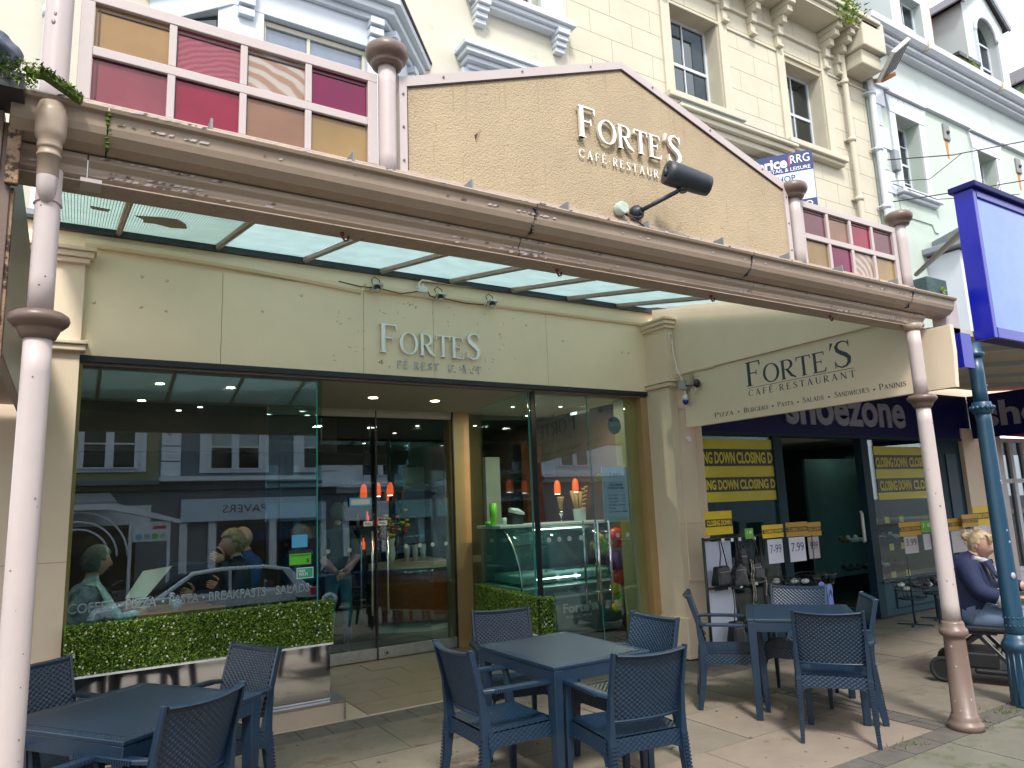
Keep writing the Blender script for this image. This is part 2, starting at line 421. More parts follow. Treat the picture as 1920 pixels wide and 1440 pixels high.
# ------------------------------------------------------------------ lettering
FM = {}
def textmesh(body, size=1.0, bold=0.0, spacing=1.0, extr=.004, align='LEFT'):
    cu = bpy.data.curves.new('t', 'FONT'); cu.body = body; cu.size = size; cu.offset = bold; cu.space_character = spacing
    cu.extrude = extr; cu.align_x = align; cu.resolution_u = 3
    o = bpy.data.objects.new('t', cu); COL.objects.link(o)
    dg = bpy.context.evaluated_depsgraph_get()
    me = bpy.data.meshes.new_from_object(o.evaluated_get(dg))
    bpy.data.objects.remove(o); bpy.data.curves.remove(cu)
    return me

def put_text(body, m, x0, x1, z0, z1, y=0.0, parent=None, name='lettering', extr=.003, bold=0.0, spacing=1.0, plane='xz', at=0.0, label=None, mirror=False, shear=0):
    """text fitted into the rectangle a0..a1 x z0..z1; plane 'xz' faces -y at y; 'yz' faces -x at x=at with a0 > a1 (reading towards -y)"""
    me = textmesh(body, 1.0, bold, spacing, .001)
    xs = [v.co.x for v in me.vertices]; ys = [v.co.y for v in me.vertices]
    mx0, mx1, my0, my1 = min(xs), max(xs), min(ys), max(ys)
    o0 = origin_of(parent) if parent else Vector((0, 0, 0))
    for v in me.vertices:
        a = x0 + (v.co.x - mx0) / (mx1 - mx0) * (x1 - x0); b = z0 + (v.co.y - my0) / (my1 - my0) * (z1 - z0)
        b += shear * (a - x0)
        d = -extr if v.co.z > 0 else extr
        p = Vector((a, y + d, b)) if plane == 'xz' else Vector((at + d, a, b))
        v.co = p - o0
    me.materials.clear(); me.materials.append(M[m])
    for p in me.polygons: p.material_index = 0
    o = bpy.data.objects.new(name, me); COL.objects.link(o)
    if parent: o.parent = parent
    if label: o['label'] = label
    return o

TK, TN = .135, .045      # thick and thin of the roman capitals
def S(pts, ws):           # a stroke: centre line with widths -> closed polygon
    if not isinstance(ws, (list, tuple)): ws = [ws] * len(pts)
    L, R_ = [], []
    for i, p in enumerate(pts):
        a = Vector(pts[max(i - 1, 0)]); b = Vector(pts[min(i + 1, len(pts) - 1)])
        d = (b - a).normalized(); n = Vector((-d.y, d.x)); q = Vector(p)
        L.append(q + n * ws[i] / 2); R_.append(q - n * ws[i] / 2)
    return [tuple(x) for x in L] + [tuple(x) for x in reversed(R_)]
def Rc(x0, y0, x1, y1): return [(x0, y0), (x1, y0), (x1, y1), (x0, y1)]
def stem(x, w=TK, h=1, y0=0, top=True, bot=True):
    g = [Rc(x, y0, x + w, h)]
    if bot: g.append([(x - .06, y0), (x + w + .06, y0), (x + w + .06, y0 + .025), (x + w, y0 + .055), (x, y0 + .055), (x - .06, y0 + .025)])
    if top: g.append([(x - .06, h), (x + w + .06, h), (x + w + .06, h - .025), (x + w, h - .055), (x, h - .055), (x - .06, h - .025)])
    return g
def arc(cx, cy, rx, ry, a0, a1, n=22, thick=TK, thin=TN):
    pts, ws = [], []
    for i in range(n + 1):
        a = rad(a0 + (a1 - a0) * i / n)
        pts.append((cx + rx * math.cos(a), cy + ry * math.sin(a))); ws.append(thin + (thick - thin) * abs(math.cos(a)) ** 1.6)
    return S(pts, ws)
def ring(cx, cy, rx, ry): return [arc(cx, cy, rx, ry, 90, 270), arc(cx, cy, rx, ry, -90, 90)]
def glyph(c):
    if c == 'F': return stem(.06) + [Rc(.19, .955, .60, 1), [(.56, 1), (.62, 1), (.64, .80), (.60, .80)], Rc(.19, .50, .44, .545), Rc(.44, .42, .47, .63)], .66
    if c == 'E': return stem(.06) + [Rc(.19, .955, .56, 1), [(.52, 1), (.58, 1), (.60, .82), (.57, .82)], Rc(.19, .50, .42, .545), Rc(.42, .42, .45, .63), Rc(.19, 0, .60, .045), [(.55, 0), (.62, 0), (.66, .2), (.63, .2)]], .70
    if c == 'O': return ring(.46, .5, .38, .48), .92
    if c == 'C': return [arc(.48, .5, .40, .48, 42, 318), Rc(.76, .72, .80, .96)], .86
    if c == 'G': return [arc(.48, .5, .40, .48, 42, 318), Rc(.76, .72, .80, .96)] + stem(.68, TK, .42, .0, True, False), .92
    if c == 'R': return stem(.06) + [arc(.34, .74, .24, .235, -90, 90), Rc(.19, .955, .35, 1), Rc(.19, .49, .35, .53), S([(.32, .51), (.55, .15), (.78, .01)], [TK, TK, .05])], .76
    if c == 'P': return stem(.06) + [arc(.34, .72, .25, .255, -90, 90), Rc(.19, .955, .35, 1), Rc(.19, .445, .35, .485)], .68
    if c == 'B': return stem(.06) + [arc(.32, .75, .21, .23, -90, 90), arc(.34, .27, .25, .25, -90, 90), Rc(.19, .957, .34, 1), Rc(.19, .50, .34, .54), Rc(.19, 0, .35, .043)], .70
    if c == 'D': return stem(.06) + [arc(.36, .5, .36, .478, -90, 90), Rc(.19, .957, .37, 1), Rc(.19, 0, .37, .043)], .84
    if c == 'T': return stem(.30, top=False) + [Rc(.02, .955, .715, 1), [(.0, .80), (.03, .80), (.07, 1), (.01, 1)], [(.72, 1), (.66, 1), (.70, .80), (.735, .80)]], .74
    if c == 'L': return stem(.06) + [Rc(.19, 0, .56, .045), [(.52, 0), (.58, 0), (.62, .2), (.59, .2)]], .62
    if c == 'I': return stem(.08), .32
    if c == 'H': return stem(.06) + stem(.62) + [Rc(.19, .49, .62, .535)], .84
    if c == 'N': return stem(.08, .05) + stem(.74, .05) + [S([(.08, .97), (.78, .03)], .15)], .88
    if c == 'U': return stem(.06, TK, 1, .28, True, False) + stem(.66, .05, 1, .28, True, False) + [arc(.415, .30, .285, .28, 180, 360, thick=.10)], .80
    if c == 'A': return [S([(.10, .02), (.42, 1)], .055), S([(.40, .99), (.74, .02)], .15), Rc(.22, .32, .62, .36), Rc(.02, 0, .22, .035), Rc(.60, 0, .88, .035)], .88
    if c == 'W': return [S([(.06, .98), (.33, .02)], .14), S([(.33, .02), (.58, .98)], .05), S([(.55, .98), (.82, .02)], .14), S([(.82, .02), (1.08, .98)], .05), Rc(-.02, .965, .18, 1), Rc(1.0, .965, 1.16, 1)], 1.14
    if c == 'Z': return [Rc(.06, .955, .62, 1), Rc(.04, 0, .64, .045), S([(.56, .97), (.10, .03)], .13)], .68
    if c == 'S':
        P_ = [(.56, .80), (.50, .92), (.36, .975), (.20, .93), (.12, .80), (.16, .66), (.30, .55), (.44, .46), (.54, .34), (.53, .18), (.42, .06), (.27, .025), (.12, .09), (.06, .22)]
        W_ = [.03, .045, .05, .08, .12, .14, .15, .15, .14, .12, .07, .05, .045, .03]
        return [S(P_, W_), Rc(.54, .74, .57, .98), Rc(.04, .02, .07, .28)], .64
    if c == 'É':
        g, a = glyph('E'); return g + [S([(.26, 1.06), (.42, 1.24)], [.04, .09])], a
    if c == "'": return [S([(.08, .72), (.17, .98)], [.02, .10])], .12
    if c in '·•': return [[(.1 + .06 * math.cos(t), .42 + .06 * math.sin(t)) for t in [i * math.pi / 4 for i in range(8)]]], .22
    return [], .34

def roman(body, m, a0, a1, z0, h, y=0.0, small=.76, depth=.01, parent=None, name='lettering', plane='xz', at=0.0, gap=.07, skip=(), label=None, per_letter=True, pname='letter', sp=0.0, weight=1.0):
    """serif capitals; upper-case at full height, characters after '_' flag are small caps. body: string, lower case = small capital"""
    items = []; x = 0
    for i, ch in enumerate(body):
        big = ch.isupper() or ch in "'·•" or ch == 'É'
        g, adv = glyph(ch.upper()); sc = 1.0 if big else small
        if ch == "'": sc = 1.0
        items.append((ch, [[(x + px * sc, py * sc) for px, py in poly] for poly in g]))
        x += (adv + gap + sp) * sc
    W = x - gap - sp; fx = (a1 - a0) / W
    def conv(px, py, d):
        a = a0 + px * fx; z = z0 + py * h
        return Vector((a, y - d, z)) if plane == 'xz' else Vector((at - d, a, z))
    big = MB()
    for i, (ch, polys) in enumerate(items):
        if not polys or i in skip: continue
        mb = MB() if per_letter else big
        for k, poly in enumerate(polys):
            e = depth + .0004 * (k % 4) + .0001 * k
            base = [conv(px, py, 0) for px, py in poly]
            vec = (0, -e, 0) if plane == 'xz' else (-e, 0, 0)
            mb.prism(base, vec)
        if per_letter: mb.build(pname, m, parent)
    if not per_letter: return big.build(name, m, parent, label=label)

# ================================================================== GROUND
box('ground', 'asphalt', -120, -120, -.45, 160, 120, -.30, kind='structure')
pav = box('pavement', 'joint', -12, -1.2, -.30, 30, 8.05, -.012, kind='structure')
box('road', 'asphalt', -60, -9.6, -.30, 90, -1.2, -.12, kind='structure')
box('far_pavement', 'slab', -60, -14.0, -.30, 90, -9.6, 0.0, kind='structure')
kerb = MB()
for i in range(16): kerb.box(-6 + i * .92, -1.2, -.12, -6 + i * .92 + .91, -1.05, .003)
kerb.build('kerb', 'slab_b', kind='structure')
ln = MB()
for i in range(12): ln.box(-10 + i * 4, -5.3, -.12, -8 + i * 4, -5.2, -.116)
ln.box(-40, -1.5, -.12, 60, -1.42, -.116)
ln.build('road_marking', 'road_line', kind='structure')

def slab(x0, y0, x1, y1, m, par=pav, name='paving_slab', top=0.0, g=.004, th=.02, bev=0):
    j = random.uniform(-.0022, .0022)
    t = [random.uniform(-.0012, .0012) for _ in range(4)]
    x0 += g; y0 += g; x1 -= g; y1 -= g; z = top + j
    mb = MB(); mb.add([(x0, y0, z - th), (x1, y0, z - th), (x1, y1, z - th), (x0, y1, z - th), (x0, y0, z + t[0]), (x1, y0, z + t[1]), (x1, y1, z + t[2]), (x0, y1, z + t[3])],
        [(0, 3, 2, 1), (4, 5, 6, 7), (0, 1, 5, 4), (1, 2, 6, 5), (2, 3, 7, 6), (3, 0, 4, 7)])
    return mb.build(name, m, par)
rows = [(3.05, 3.72), (3.72, 4.39), (4.39, 5.06), (5.06, 5.72)]
for r, (ya, yb) in enumerate(rows):
    x = -3.2 + (r % 2) * .45
    while x < 4.9:
        x1 = x + .99
        x1 = min(x1, 4.93)
        if x1 - x > .15:
            slab(x, ya, x1, yb, 'slab_pink' if (r == 0 and x > 1.9) or (r == 1 and x > 3.6) else random.choice(['slab', 'slab', 'slab_b']))
        x += .99
slab(4.93, 3.05, 5.30, 3.72, 'slab_pink'); slab(4.93, 3.72, 5.30, 4.39, 'slab'); slab(4.93, 4.39, 5.30, 5.06, 'slab_b'); slab(4.93, 5.06, 5.30, 5.72, 'slab')
y = 3.05
while y < 4.4:
    for q in range(2): slab(5.30 + q * .11, y, 5.41 + q * .11, y + .21, 'sett', name='sett', g=.006)
    y += .21
# big flags in front of the shoe shop
ys = [3.05, 3.75, 4.42, 5.12]
for r in range(3):
    x = 5.52 + (.35 if r % 2 else 0)
    if r < 2: slab(5.52, ys[r], x, ys[r + 1], 'slab_b') if r % 2 else None
    else: slab(5.30, ys[r], 5.52, ys[r + 1], 'slab')
    while x < 16:
        slab(x, ys[r], x + .9, ys[r + 1], random.choice(['slab', 'slab_b', 'slab_pink', 'slab_b'])); x += .9
slab(5.30, 4.42, 5.52, 5.12, 'slab_b', g=.006)
x = 5.9
while x < 15:
    slab(x, 5.12, x + 2.3, 5.76, 'slab_green', g=.002, top=.012); x += 2.3
# dark sett course under the shopfront
x = -1.2
while x < 5.3:
    slab(x, 5.72, x + .235, 6.02, 'sett', name='sett', g=.004); x += .235
x = 5.3
while x < 5.9:
    slab(x, 5.12, x + .2, 5.6, 'sett', name='sett', g=.004); x += .2
# weathered slabs nearer the kerb
for r, ya in enumerate([2.86, 2.3, 1.55, .8, .05, -.7]):
    yb = [3.05, 2.86, 2.3, 1.55, .8, .05][r]
    x = -2.4 + (r % 2) * .33; wd = .34 if r == 0 else .8
    while x < 9:
        if r == 0 and x < 3: x += wd; continue
        slab(x, ya, x + wd, yb, 'sett' if r == 0 else random.choice(['slab_green', 'slab_green', 'slab_b'])); x += wd
# tiled doorway floor
tf = box('doorway_floor', 'grout', 1.9, 6.02, -.012, 4.36, 8.6, -.004, kind='structure')
box('threshold_trim', 'plinth_stone', -.1, 6.015, -.004, 5.6, 6.045, .004, kind='structure')
slab(2.02, 6.05, 2.24, 6.9, 'plinth_stone', tf, 'floor_tile', .003, .002, .01)
yt = 6.05
for r in range(6):
    x = 2.24 - (.31 if r % 2 else 0); 
    while x < 4.36:
        xa = max(x, 2.24 if yt < 6.7 else 1.9); xb = min(x + .62, 4.36)
        if xb - xa > .05: slab(xa, yt, xb, yt + .385, 'tile', tf, 'floor_tile', .003, .003, .01)
        x += .62
    yt += .385
# litter of chewing gum spots
gm = MB()
for i in range(90):
    x, y_ = random.uniform(.6, 5.6), random.uniform(3.1, 5.7); r_ = random.uniform(.006, .016)
    gm.lathe((x, y_, .0), [(r_, .0015), (r_ * .8, .0045)], 7, random.randint(0, 1))
gm.build('gum_spot', ['joint', 'slab_green'], kind='stuff', label='flattened chewing gum spots on the cafe paving')
ms = MB()
for i in range(130):
    cx, cy_ = random.choice([(5.62, 2.9), (6.1, 2.95), (4.9, 2.98)]); x = cx + random.gauss(0, .09); y_ = cy_ + random.gauss(0, .05)
    a = random.uniform(0, 6.28); h = random.uniform(.008, .03)
    ms.add([(x, y_, 0), (x + .012 * math.cos(a), y_ + .012 * math.sin(a), 0), (x + random.gauss(0, .01), y_ + random.gauss(0, .01), h)], [(0, 1, 2)])
ms.build('moss', 'moss', kind='stuff', label='tufts of moss and weed in the paving joints')

# ================================================================== CAFE BUILDING
cafe = thing('cafe_building', 'cafe shopfront of cream fascia and glass with white bay window wall above', 'building', (2.7, 6.2, 0))
FY = 6.15
# fascia board, panel joints, bottom trim
fz0, fz1 = 2.915, 3.70
for a, b in ((-.02, 1.02), (1.024, 2.25), (2.254, 2.96), (2.964, 4.3), (4.304, 5.72)):
    box('fascia_panel', 'cream_paint', a, FY, fz0, b, FY + .06, fz1, cafe)
box('fascia_backing', 'dark_frame', -.02, FY + .06, fz0 + .02, 5.72, FY + .1, 3.9, cafe)
box('glazing_track', 'dark_frame', .02, FY + .002, 2.868, 5.72, FY + .12, fz0, cafe)
box('glazing_track', 'brown_paint', .02, FY + .03, 2.845, 5.72, FY + .11, 2.868, cafe)
# cornice strip: sagging left length, broken at x=2.25, straight right length
def cornice(x0, x1, za, zb):
    prof = [(FY + .05, .0), (FY - .03, .0), (FY - .045, .02), (FY - .05, .055), (FY - .02, .06), (FY + .05, .065)]
    mb = MB(); N = 8; k = 0
    for i in range(N + 1):
        t = i / N; x = x0 + (x1 - x0) * t; z = za + (zb - za) * t * t
        mb.v += [(x, y_, z + q) for y_, q in prof]
    n = len(prof)
    for i in range(N):
        for j in range(n):
            mb.f.append((i * n + j, i * n + (j + 1) % n, (i + 1) * n + (j + 1) % n, (i + 1) * n + j)); mb.m.append(0); mb.sm.append(False)
    mb.f += [tuple(range(n)), tuple(range(N * n, N * n + n))[::-1]]; mb.m += [0, 0]; mb.sm += [False, False]
    return mb.build('cornice_strip', 'cream_paint', cafe)
cornice(.02, 2.22, 3.76, 3.66); cornice(2.26, 5.72, 3.70, 3.70)
box('upper_board', 'cream_paint', -.45, FY + .02, 3.70, 6.35, FY + .08, 3.97, cafe)
box('glass_channel', 'dark_frame', -.45, FY - .035, 3.925, 6.3, FY + .018, 3.95, cafe)
for x, z in ((.42, 3.58), (.60, 3.57), (.42, 3.33), (.60, 3.32), (.1, 3.33), (1.68, 3.58), (1.35, 3.40), (2.72, 3.62), (2.78, 3.60), (4.05, 3.55), (3.72, 3.42), (4.52, 3.42), (5.35, 3.36), (5.45, 3.36)):
    MB().lathe((x, FY - .008, z), [(.013, .009), (.013, .004), (.006, 0)], 10, axis='y').build('screw_cap', 'cream_pilaster', cafe)
# pilasters
def pilaster(x0, x1, yf, side_open=False):
    box('pilaster_shaft', 'cream_pilaster', x0, yf, .42, x1, FY + .3, 2.93, cafe)
    pw = x1 - x0
    for a, b, c, d in ((x0 + pw * .2, x0 + pw * .23, .78, 2.68), (x1 - pw * .23, x1 - pw * .2, .78, 2.68)):
        box('panel_moulding', 'cream_pilaster', a, yf - .012, c, b, yf - .0005, d, cafe)
    for z in (.78, 2.68): box('panel_moulding', 'cream_pilaster', x0 + pw * .2, yf - .0125, z, x1 - pw * .2, yf - .0007, z + .02, cafe)
    box('plinth_block', 'cream_pilaster', x0 - .02, yf - .035, 0, x1 + .02, FY + .29, .42, cafe, bevel=.008)
    m = MB(); m.box(x0 - .035, yf - .05, 2.925, x1 + .035, FY + .1, 2.97); m.box(x0 - .05, yf - .07, 2.971, x1 + .05, FY + .1, 3.0); m.build('pilaster_capital', 'cream_pilaster', cafe, bevel=.006)
    box('pilaster_head', 'cream_pilaster', x0, yf, 3.0, x1, FY + .1, 3.60, cafe)
    m = MB(); m.box(x0 - .03, yf - .04, 3.60, x1 + .03, FY + .1, 3.64); m.box(x0 - .055, yf - .065, 3.641, x1 + .055, FY + .1, 3.685); m.box(x0 - .07, yf - .09, 3.686, x1 + .07, FY + .1, 3.715)
    m.build('pilaster_cornice', 'cream_pilaster', cafe, bevel=.005)
    box('wall_joint', 'ashlar_joint', x0, yf - .0012, 1.40, x1, yf - .0004, 1.404, cafe)
pilaster(5.70, 6.16, 5.80)
pilaster(-.95, .03, FY - .06)
box('left_jamb', 'olive_frame', .03, FY + .02, 0.2, .055, FY + .3, 2.845, cafe)
# right end of shop: brown jamb and olive post
box('door_post', 'inner_tan', 5.60, FY + .02, 0, 5.70, FY + .25, 2.845, cafe)
box('door_post', 'olive_frame', 5.42, FY + .12, 0, 5.60, FY + .3, 2.845, cafe)
MB().lathe((5.93, 5.792, 2.34), [(.03, .008), (.03, .0), (.01, -.03)], 8, axis='y').box(5.915, 5.75, 2.30, 5.945, 5.79, 2.36).build('wall_switch', 'white_plastic', cafe, bevel=.003)
# left window: tilted pane, plinth, mirror panel
TL = math.tan(rad(2.1))
def pane(name, m, x0, x1, z0, z1, y=FY, th=.012, par=cafe, tilt=TL, **k):
    mb = MB(); dy = (z1 - z0) * tilt
    mb.add([(x0, y, z0), (x1, y, z0), (x1, y + th, z0), (x0, y + th, z0), (x0, y + dy, z1), (x1, y + dy, z1), (x1, y + dy + th, z1), (x0, y + dy + th, z1)],
           [(0, 3, 2, 1), (4, 5, 6, 7), (0, 1, 5, 4), (1, 2, 6, 5), (2, 3, 7, 6), (3, 0, 4, 7)])
    return mb.build(name, m, par, **k)
pane('window_pane', 'shop_glass', .055, 1.845, .16, 2.858)
pane('pane_edge', 'edge_glass', 1.846, 1.856, .16, 2.858)
box('window_plinth', 'plinth_stone', .03, 6.03, 0, 2.03, FY + .25, .155, cafe)
box('plinth_trim', 'brushed', .03, 6.018, .150, 2.045, FY + .25, .166, cafe)
box('plinth_trim', 'brushed', 2.030, 6.020, 0, 2.043, 6.04, .150, cafe)
box('mirror_panel', 'mirror_panel', .045, 6.085, .17, 1.93, 6.10, .63, cafe)
box('return_panel', 'mirror_panel', 1.915, 6.10, .17, 1.93, 8.0, .63, cafe)
# return glass left
def side_pane(name, m, xa, ya, xb, yb, z0, z1, th=.012, par=cafe):
    d = Vector((xb - xa, yb - ya, 0)).normalized(); n = Vector((-d.y, d.x, 0)) * th
    MB().prism([(xa, ya, z0), (xb, yb, z0), (xb + n.x, yb + n.y, z0), (xa + n.x, ya + n.y, z0)], (0, 0, z1 - z0)).build(name, m, par)
side_pane('side_pane', 'side_glass', 1.90, FY + .10, 1.84, 7.95, .16, 2.86)
side_pane('side_pane', 'side_glass', 4.10, FY + .11, 4.33, 8.0, .05, 2.86)
box('pane_edge', 'edge_glass', 4.092, FY + .095, .05, 4.105, FY + .11, 2.86, cafe)
box('recess_rail', 'door_rail', 4.30, 7.98, 0, 4.36, 8.1, .12, cafe)
# right glass front: fixed pane and double doors
box('corner_joint', 'dark_frame', 4.108, FY - .002, .05, 4.118, FY + .09, 2.858, cafe)
for (xa, xb, hx) in ((4.12, 4.866, 4.80), (4.874, 5.42, 4.96)):
    d = pane('glass_door', 'shop_glass', xa, xb, .12, 2.858)
pane('pane_edge', 'edge_glass', 4.8665, 4.8735, .12, 2.858)
for xh in (4.80, 4.955):
    h = MB(); h.tube([(xh, FY - .06, .62), (xh, FY - .06, 1.48)], .014, 12)
    h.tube([(xh, FY - .06, .75), (xh, FY + .06, .75)], .007, 8); h.tube([(xh, FY - .06, 1.36), (xh, FY + .09, 1.36)], .007, 8)
    h.build('door_handle', 'steel', cafe)
    h = MB(); h.tube([(xh - .02, FY + .16, .62), (xh - .02, FY + .16, 1.48)], .012, 10); h.build('door_handle', 'steel', cafe)
box('bottom_rail', 'door_rail', 4.12, FY - .005, .0, 5.42, FY + .03, .115, cafe)
box('base_sill', 'plinth_stone', 4.05, FY - .05, 0, 5.6, FY + .2, .03, cafe)
# entrance ceiling and doors
box('entrance_ceiling', 'ceiling', -.02, FY + .12, 2.87, 5.72, 8.2, 2.93, cafe)
DY = 8.1
for (xa, xb) in ((2.02, 3.105), (3.125, 4.14)):
    d = pane('glass_door', 'shop_glass', xa, xb, .11, 2.84, DY)
    q = MB().box(xa, DY - .02, 0.012, xb, DY + .035, .13); q.build('door_rail', 'door_rail', d, bevel=.003)
    xh = xb - .07 if xa < 3 else xa + .10
    h = MB(); h.tube([(xh, DY - .07, .50), (xh, DY - .07, 1.44)], .015, 12)
    for z in (.60, 1.34): h.tube([(xh, DY - .07, z), (xh, DY + .03, z)], .007, 8)
    h.build('door_handle', 'steel', d)
    h = MB(); h.tube([(xh - .06, DY + .13, .50), (xh - .06, DY + .13, 1.44)], .012, 10); h.build('door_handle', 'steel', d)
box('door_gap', 'dark_frame', 3.108, DY - .004, .0, 3.122, DY + .05, 2.86, cafe)
MB().lathe((3.22, DY - .026, .07), [(.03, .006), (.03, 0)], 16, axis='y').build('door_lock', 'steel', cafe)
MB().lathe((3.22, DY - .033, .07), [(.012, .006), (.012, 0)], 10, axis='y').build('lock_core', 'dark_frame', cafe)
pane('side_light', 'shop_glass', 1.86, 2.0, .02, 2.84, DY)
box('door_head', 'ceiling', 1.85, DY, 2.78, 4.14, DY + .05, 2.87, cafe)
box('inner_column', 'inner_tan', 4.14, DY - .02, 0, 4.37, DY + .25, 2.87, cafe)
box('column_edge', 'dark_frame', 4.128, DY - .03, 0, 4.142, DY + .01, 2.87, cafe)
# interior shell
rm = thing('cafe_interior', 'dim cafe room behind the shop windows', 'room', (2.7, 9, 0)); rm['kind'] = 'structure'
box('room_ceiling', 'inside_teal', -1.2, 8.21, 2.90, 6.1, 15.2, 3.0, rm)
box('room_floor', 'inside_floor', -1.2, 8.06, -.05, 6.1, 15.2, 0, rm)
box('room_floor', 'inside_floor', 5.6, 6.5, -.05, 6.1, 8.06, 0, rm)
box('room_floor', 'inside_floor', -1.2, 6.36, -.05, 1.83, 8.06, 0.0, rm)
box('room_floor', 'inside_floor', 4.37, 6.36, -.05, 5.60, 8.06, 0.0, rm)
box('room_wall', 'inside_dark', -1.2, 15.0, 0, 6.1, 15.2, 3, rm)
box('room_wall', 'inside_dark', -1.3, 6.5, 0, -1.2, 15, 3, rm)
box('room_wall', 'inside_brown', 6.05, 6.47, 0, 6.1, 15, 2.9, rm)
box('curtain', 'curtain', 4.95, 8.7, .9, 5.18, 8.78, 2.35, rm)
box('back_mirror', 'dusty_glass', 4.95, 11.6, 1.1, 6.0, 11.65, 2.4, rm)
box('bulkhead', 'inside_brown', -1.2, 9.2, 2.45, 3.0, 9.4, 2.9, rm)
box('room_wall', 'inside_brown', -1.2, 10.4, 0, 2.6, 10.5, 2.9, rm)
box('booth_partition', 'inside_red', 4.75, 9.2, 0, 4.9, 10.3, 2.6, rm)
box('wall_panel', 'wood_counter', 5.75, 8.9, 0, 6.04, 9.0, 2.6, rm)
# shelves with bottles
sh = thing('bar_shelving', 'dark back bar shelving with bottles and glasses seen through the doors', 'shelves', (5, 11.9, 0))
for z in (1.0, 1.4, 1.8, 2.15): box('shelf', 'wood_counter', 4.2, 11.9, z, 6.04, 12.2, z + .03, sh)
for i in range(46):
    x = 4.25 + (i * .37) % 1.75; z = (1.03, 1.43, 1.83)[i % 3]; h = random.uniform(.12, .28)
    MB().lathe((x, 12.0, z), [(.03, 0), (.032, h * .6), (.012, h * .75), (.012, h)], 8).build('bottle', random.choice(['case_white', 'lime', 'lamp_orange', 'inside_teal', 'counter_top', 'blue_gloss']), sh)
# upper wall
UY = 8.3
def wall_holes(nm, m, x0, x1, z0, z1, y, th, holes, par, piece='wall'):
    xs = sorted({x0, x1, *[h[0] for h in holes], *[h[1] for h in holes]}); 
    mb = MB()
    for a, b in zip(xs, xs[1:]):
        if a < x0 or b > x1: continue
        zs = [z0]; hh = sorted([(h[2], h[3]) for h in holes if h[0] <= a and h[1] >= b])
        for c, d in hh:
            if c > zs[-1]: mb.box(a, y, zs[-1], b, y + th, c)
            zs.append(d)
        if zs[-1] < z1: mb.box(a, y, zs[-1], b, y + th, z1)
    return mb.build(nm, m, par)
def sash(x0, x1, z0, z1, y, par, reveal=.22, bars=True, lights=1, gm='window_glass', frame='white_trim', mid=True):
    """sash window in a reveal: y is the wall face; the frame sits back by reveal"""
    yf = y + reveal
    f = MB(); t = .055
    f.box(x0, yf, z0, x0 + t, yf + .07, z1); f.box(x1 - t, yf, z0, x1, yf + .07, z1); f.box(x0 + t, yf, z1 - t, x1 - t, yf + .07, z1); f.box(x0 + t, yf, z0, x1 - t, yf + .07, z0 + t)
    zm = (z0 + z1) / 2
    if mid: f.box(x0 + t, yf + .002, zm - .03, x1 - t, yf + .068, zm + .03)
    if bars:
        n = 2 if lights == 1 else lights
        for i in range(1, n):
            xx = x0 + (x1 - x0) * i / n; f.box(xx - .012, yf + .008, z0 + t, xx + .012, yf + .06, z1 - t)
    fr = f.build('window_frame', frame, par)
    MB().box(x0 + t, yf + .03, z0 + t, x1 - t, yf + .04, z1 - t).build('window_pane', gm, fr)
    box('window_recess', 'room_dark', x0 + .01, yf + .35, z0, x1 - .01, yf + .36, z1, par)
    return fr
H1 = [(1.4, 2.9, 6.2, 7.9), (4.95, 5.95, 9.24, 11.2), (4.7, 5.5, 5.8, 7.85)]
wall_holes('upper_wall', 'wall_cream', -14, 6.52, 3.97, 14, UY, .3, H1, cafe)
box('flat_roof', 'lead', -14, FY + .09, 3.98, 14.9, UY, 4.04, cafe)
for h in (H1[1], H1[2]): sash(h[0], h[1], h[2], h[3], UY, cafe, .18)
# first-floor hood and second-floor sill
m = MB()
for k, (p, z) in enumerate(((.34, 8.18), (.30, 8.10), (.22, 8.02), (.14, 7.95))): m.box(4.42 + k * .05, UY - p, z - .06, 5.78 - k * .05, UY + .01, z + .02 - k * .002)
m.build('window_hood', 'white_trim', cafe, bevel=.01)
m = MB(); m.box(4.5, UY - .1, 5.7, 4.7, UY + .02, 7.9); m.box(5.5, UY - .1, 5.7, 5.7, UY + .02, 7.9); m.build_each('window_architrave', 'white_trim', cafe)
m = MB(); m.box(4.62, UY - .26, 9.12, 6.50, UY + .01, 9.22); m.box(4.68, UY - .20, 9.05, 6.44, UY + .01, 9.12); m.box(4.72, UY - .14, 8.99, 6.40, UY + .01, 9.05); m.build('window_sill', 'white_trim', cafe, bevel=.01)
for x in (4.72, 6.16):
    m = MB()
    for k in range(4): m.box(x + k * .008, UY - .24 + k * .045, 8.95 - k * .085, x + .22 - k * .008, UY + .01, 9.03 - k * .085)
    m.build('sill_bracket', 'white_trim', cafe, bevel=.008)
m = MB(); m.box(5.95, UY - .1, 9.22, 6.18, UY + .02, 11.4); m.box(6.19, UY - .06, 9.22, 6.40, UY + .02, 11.4); m.box(4.72, UY - .1, 9.22, 4.94, UY + .02, 11.4); m.build_each('window_architrave', 'white_trim', cafe, bevel=.01)
box('string_course', 'white_trim', 2.6, UY - .06, 9.30, 4.6, UY + .01, 9.42, cafe)
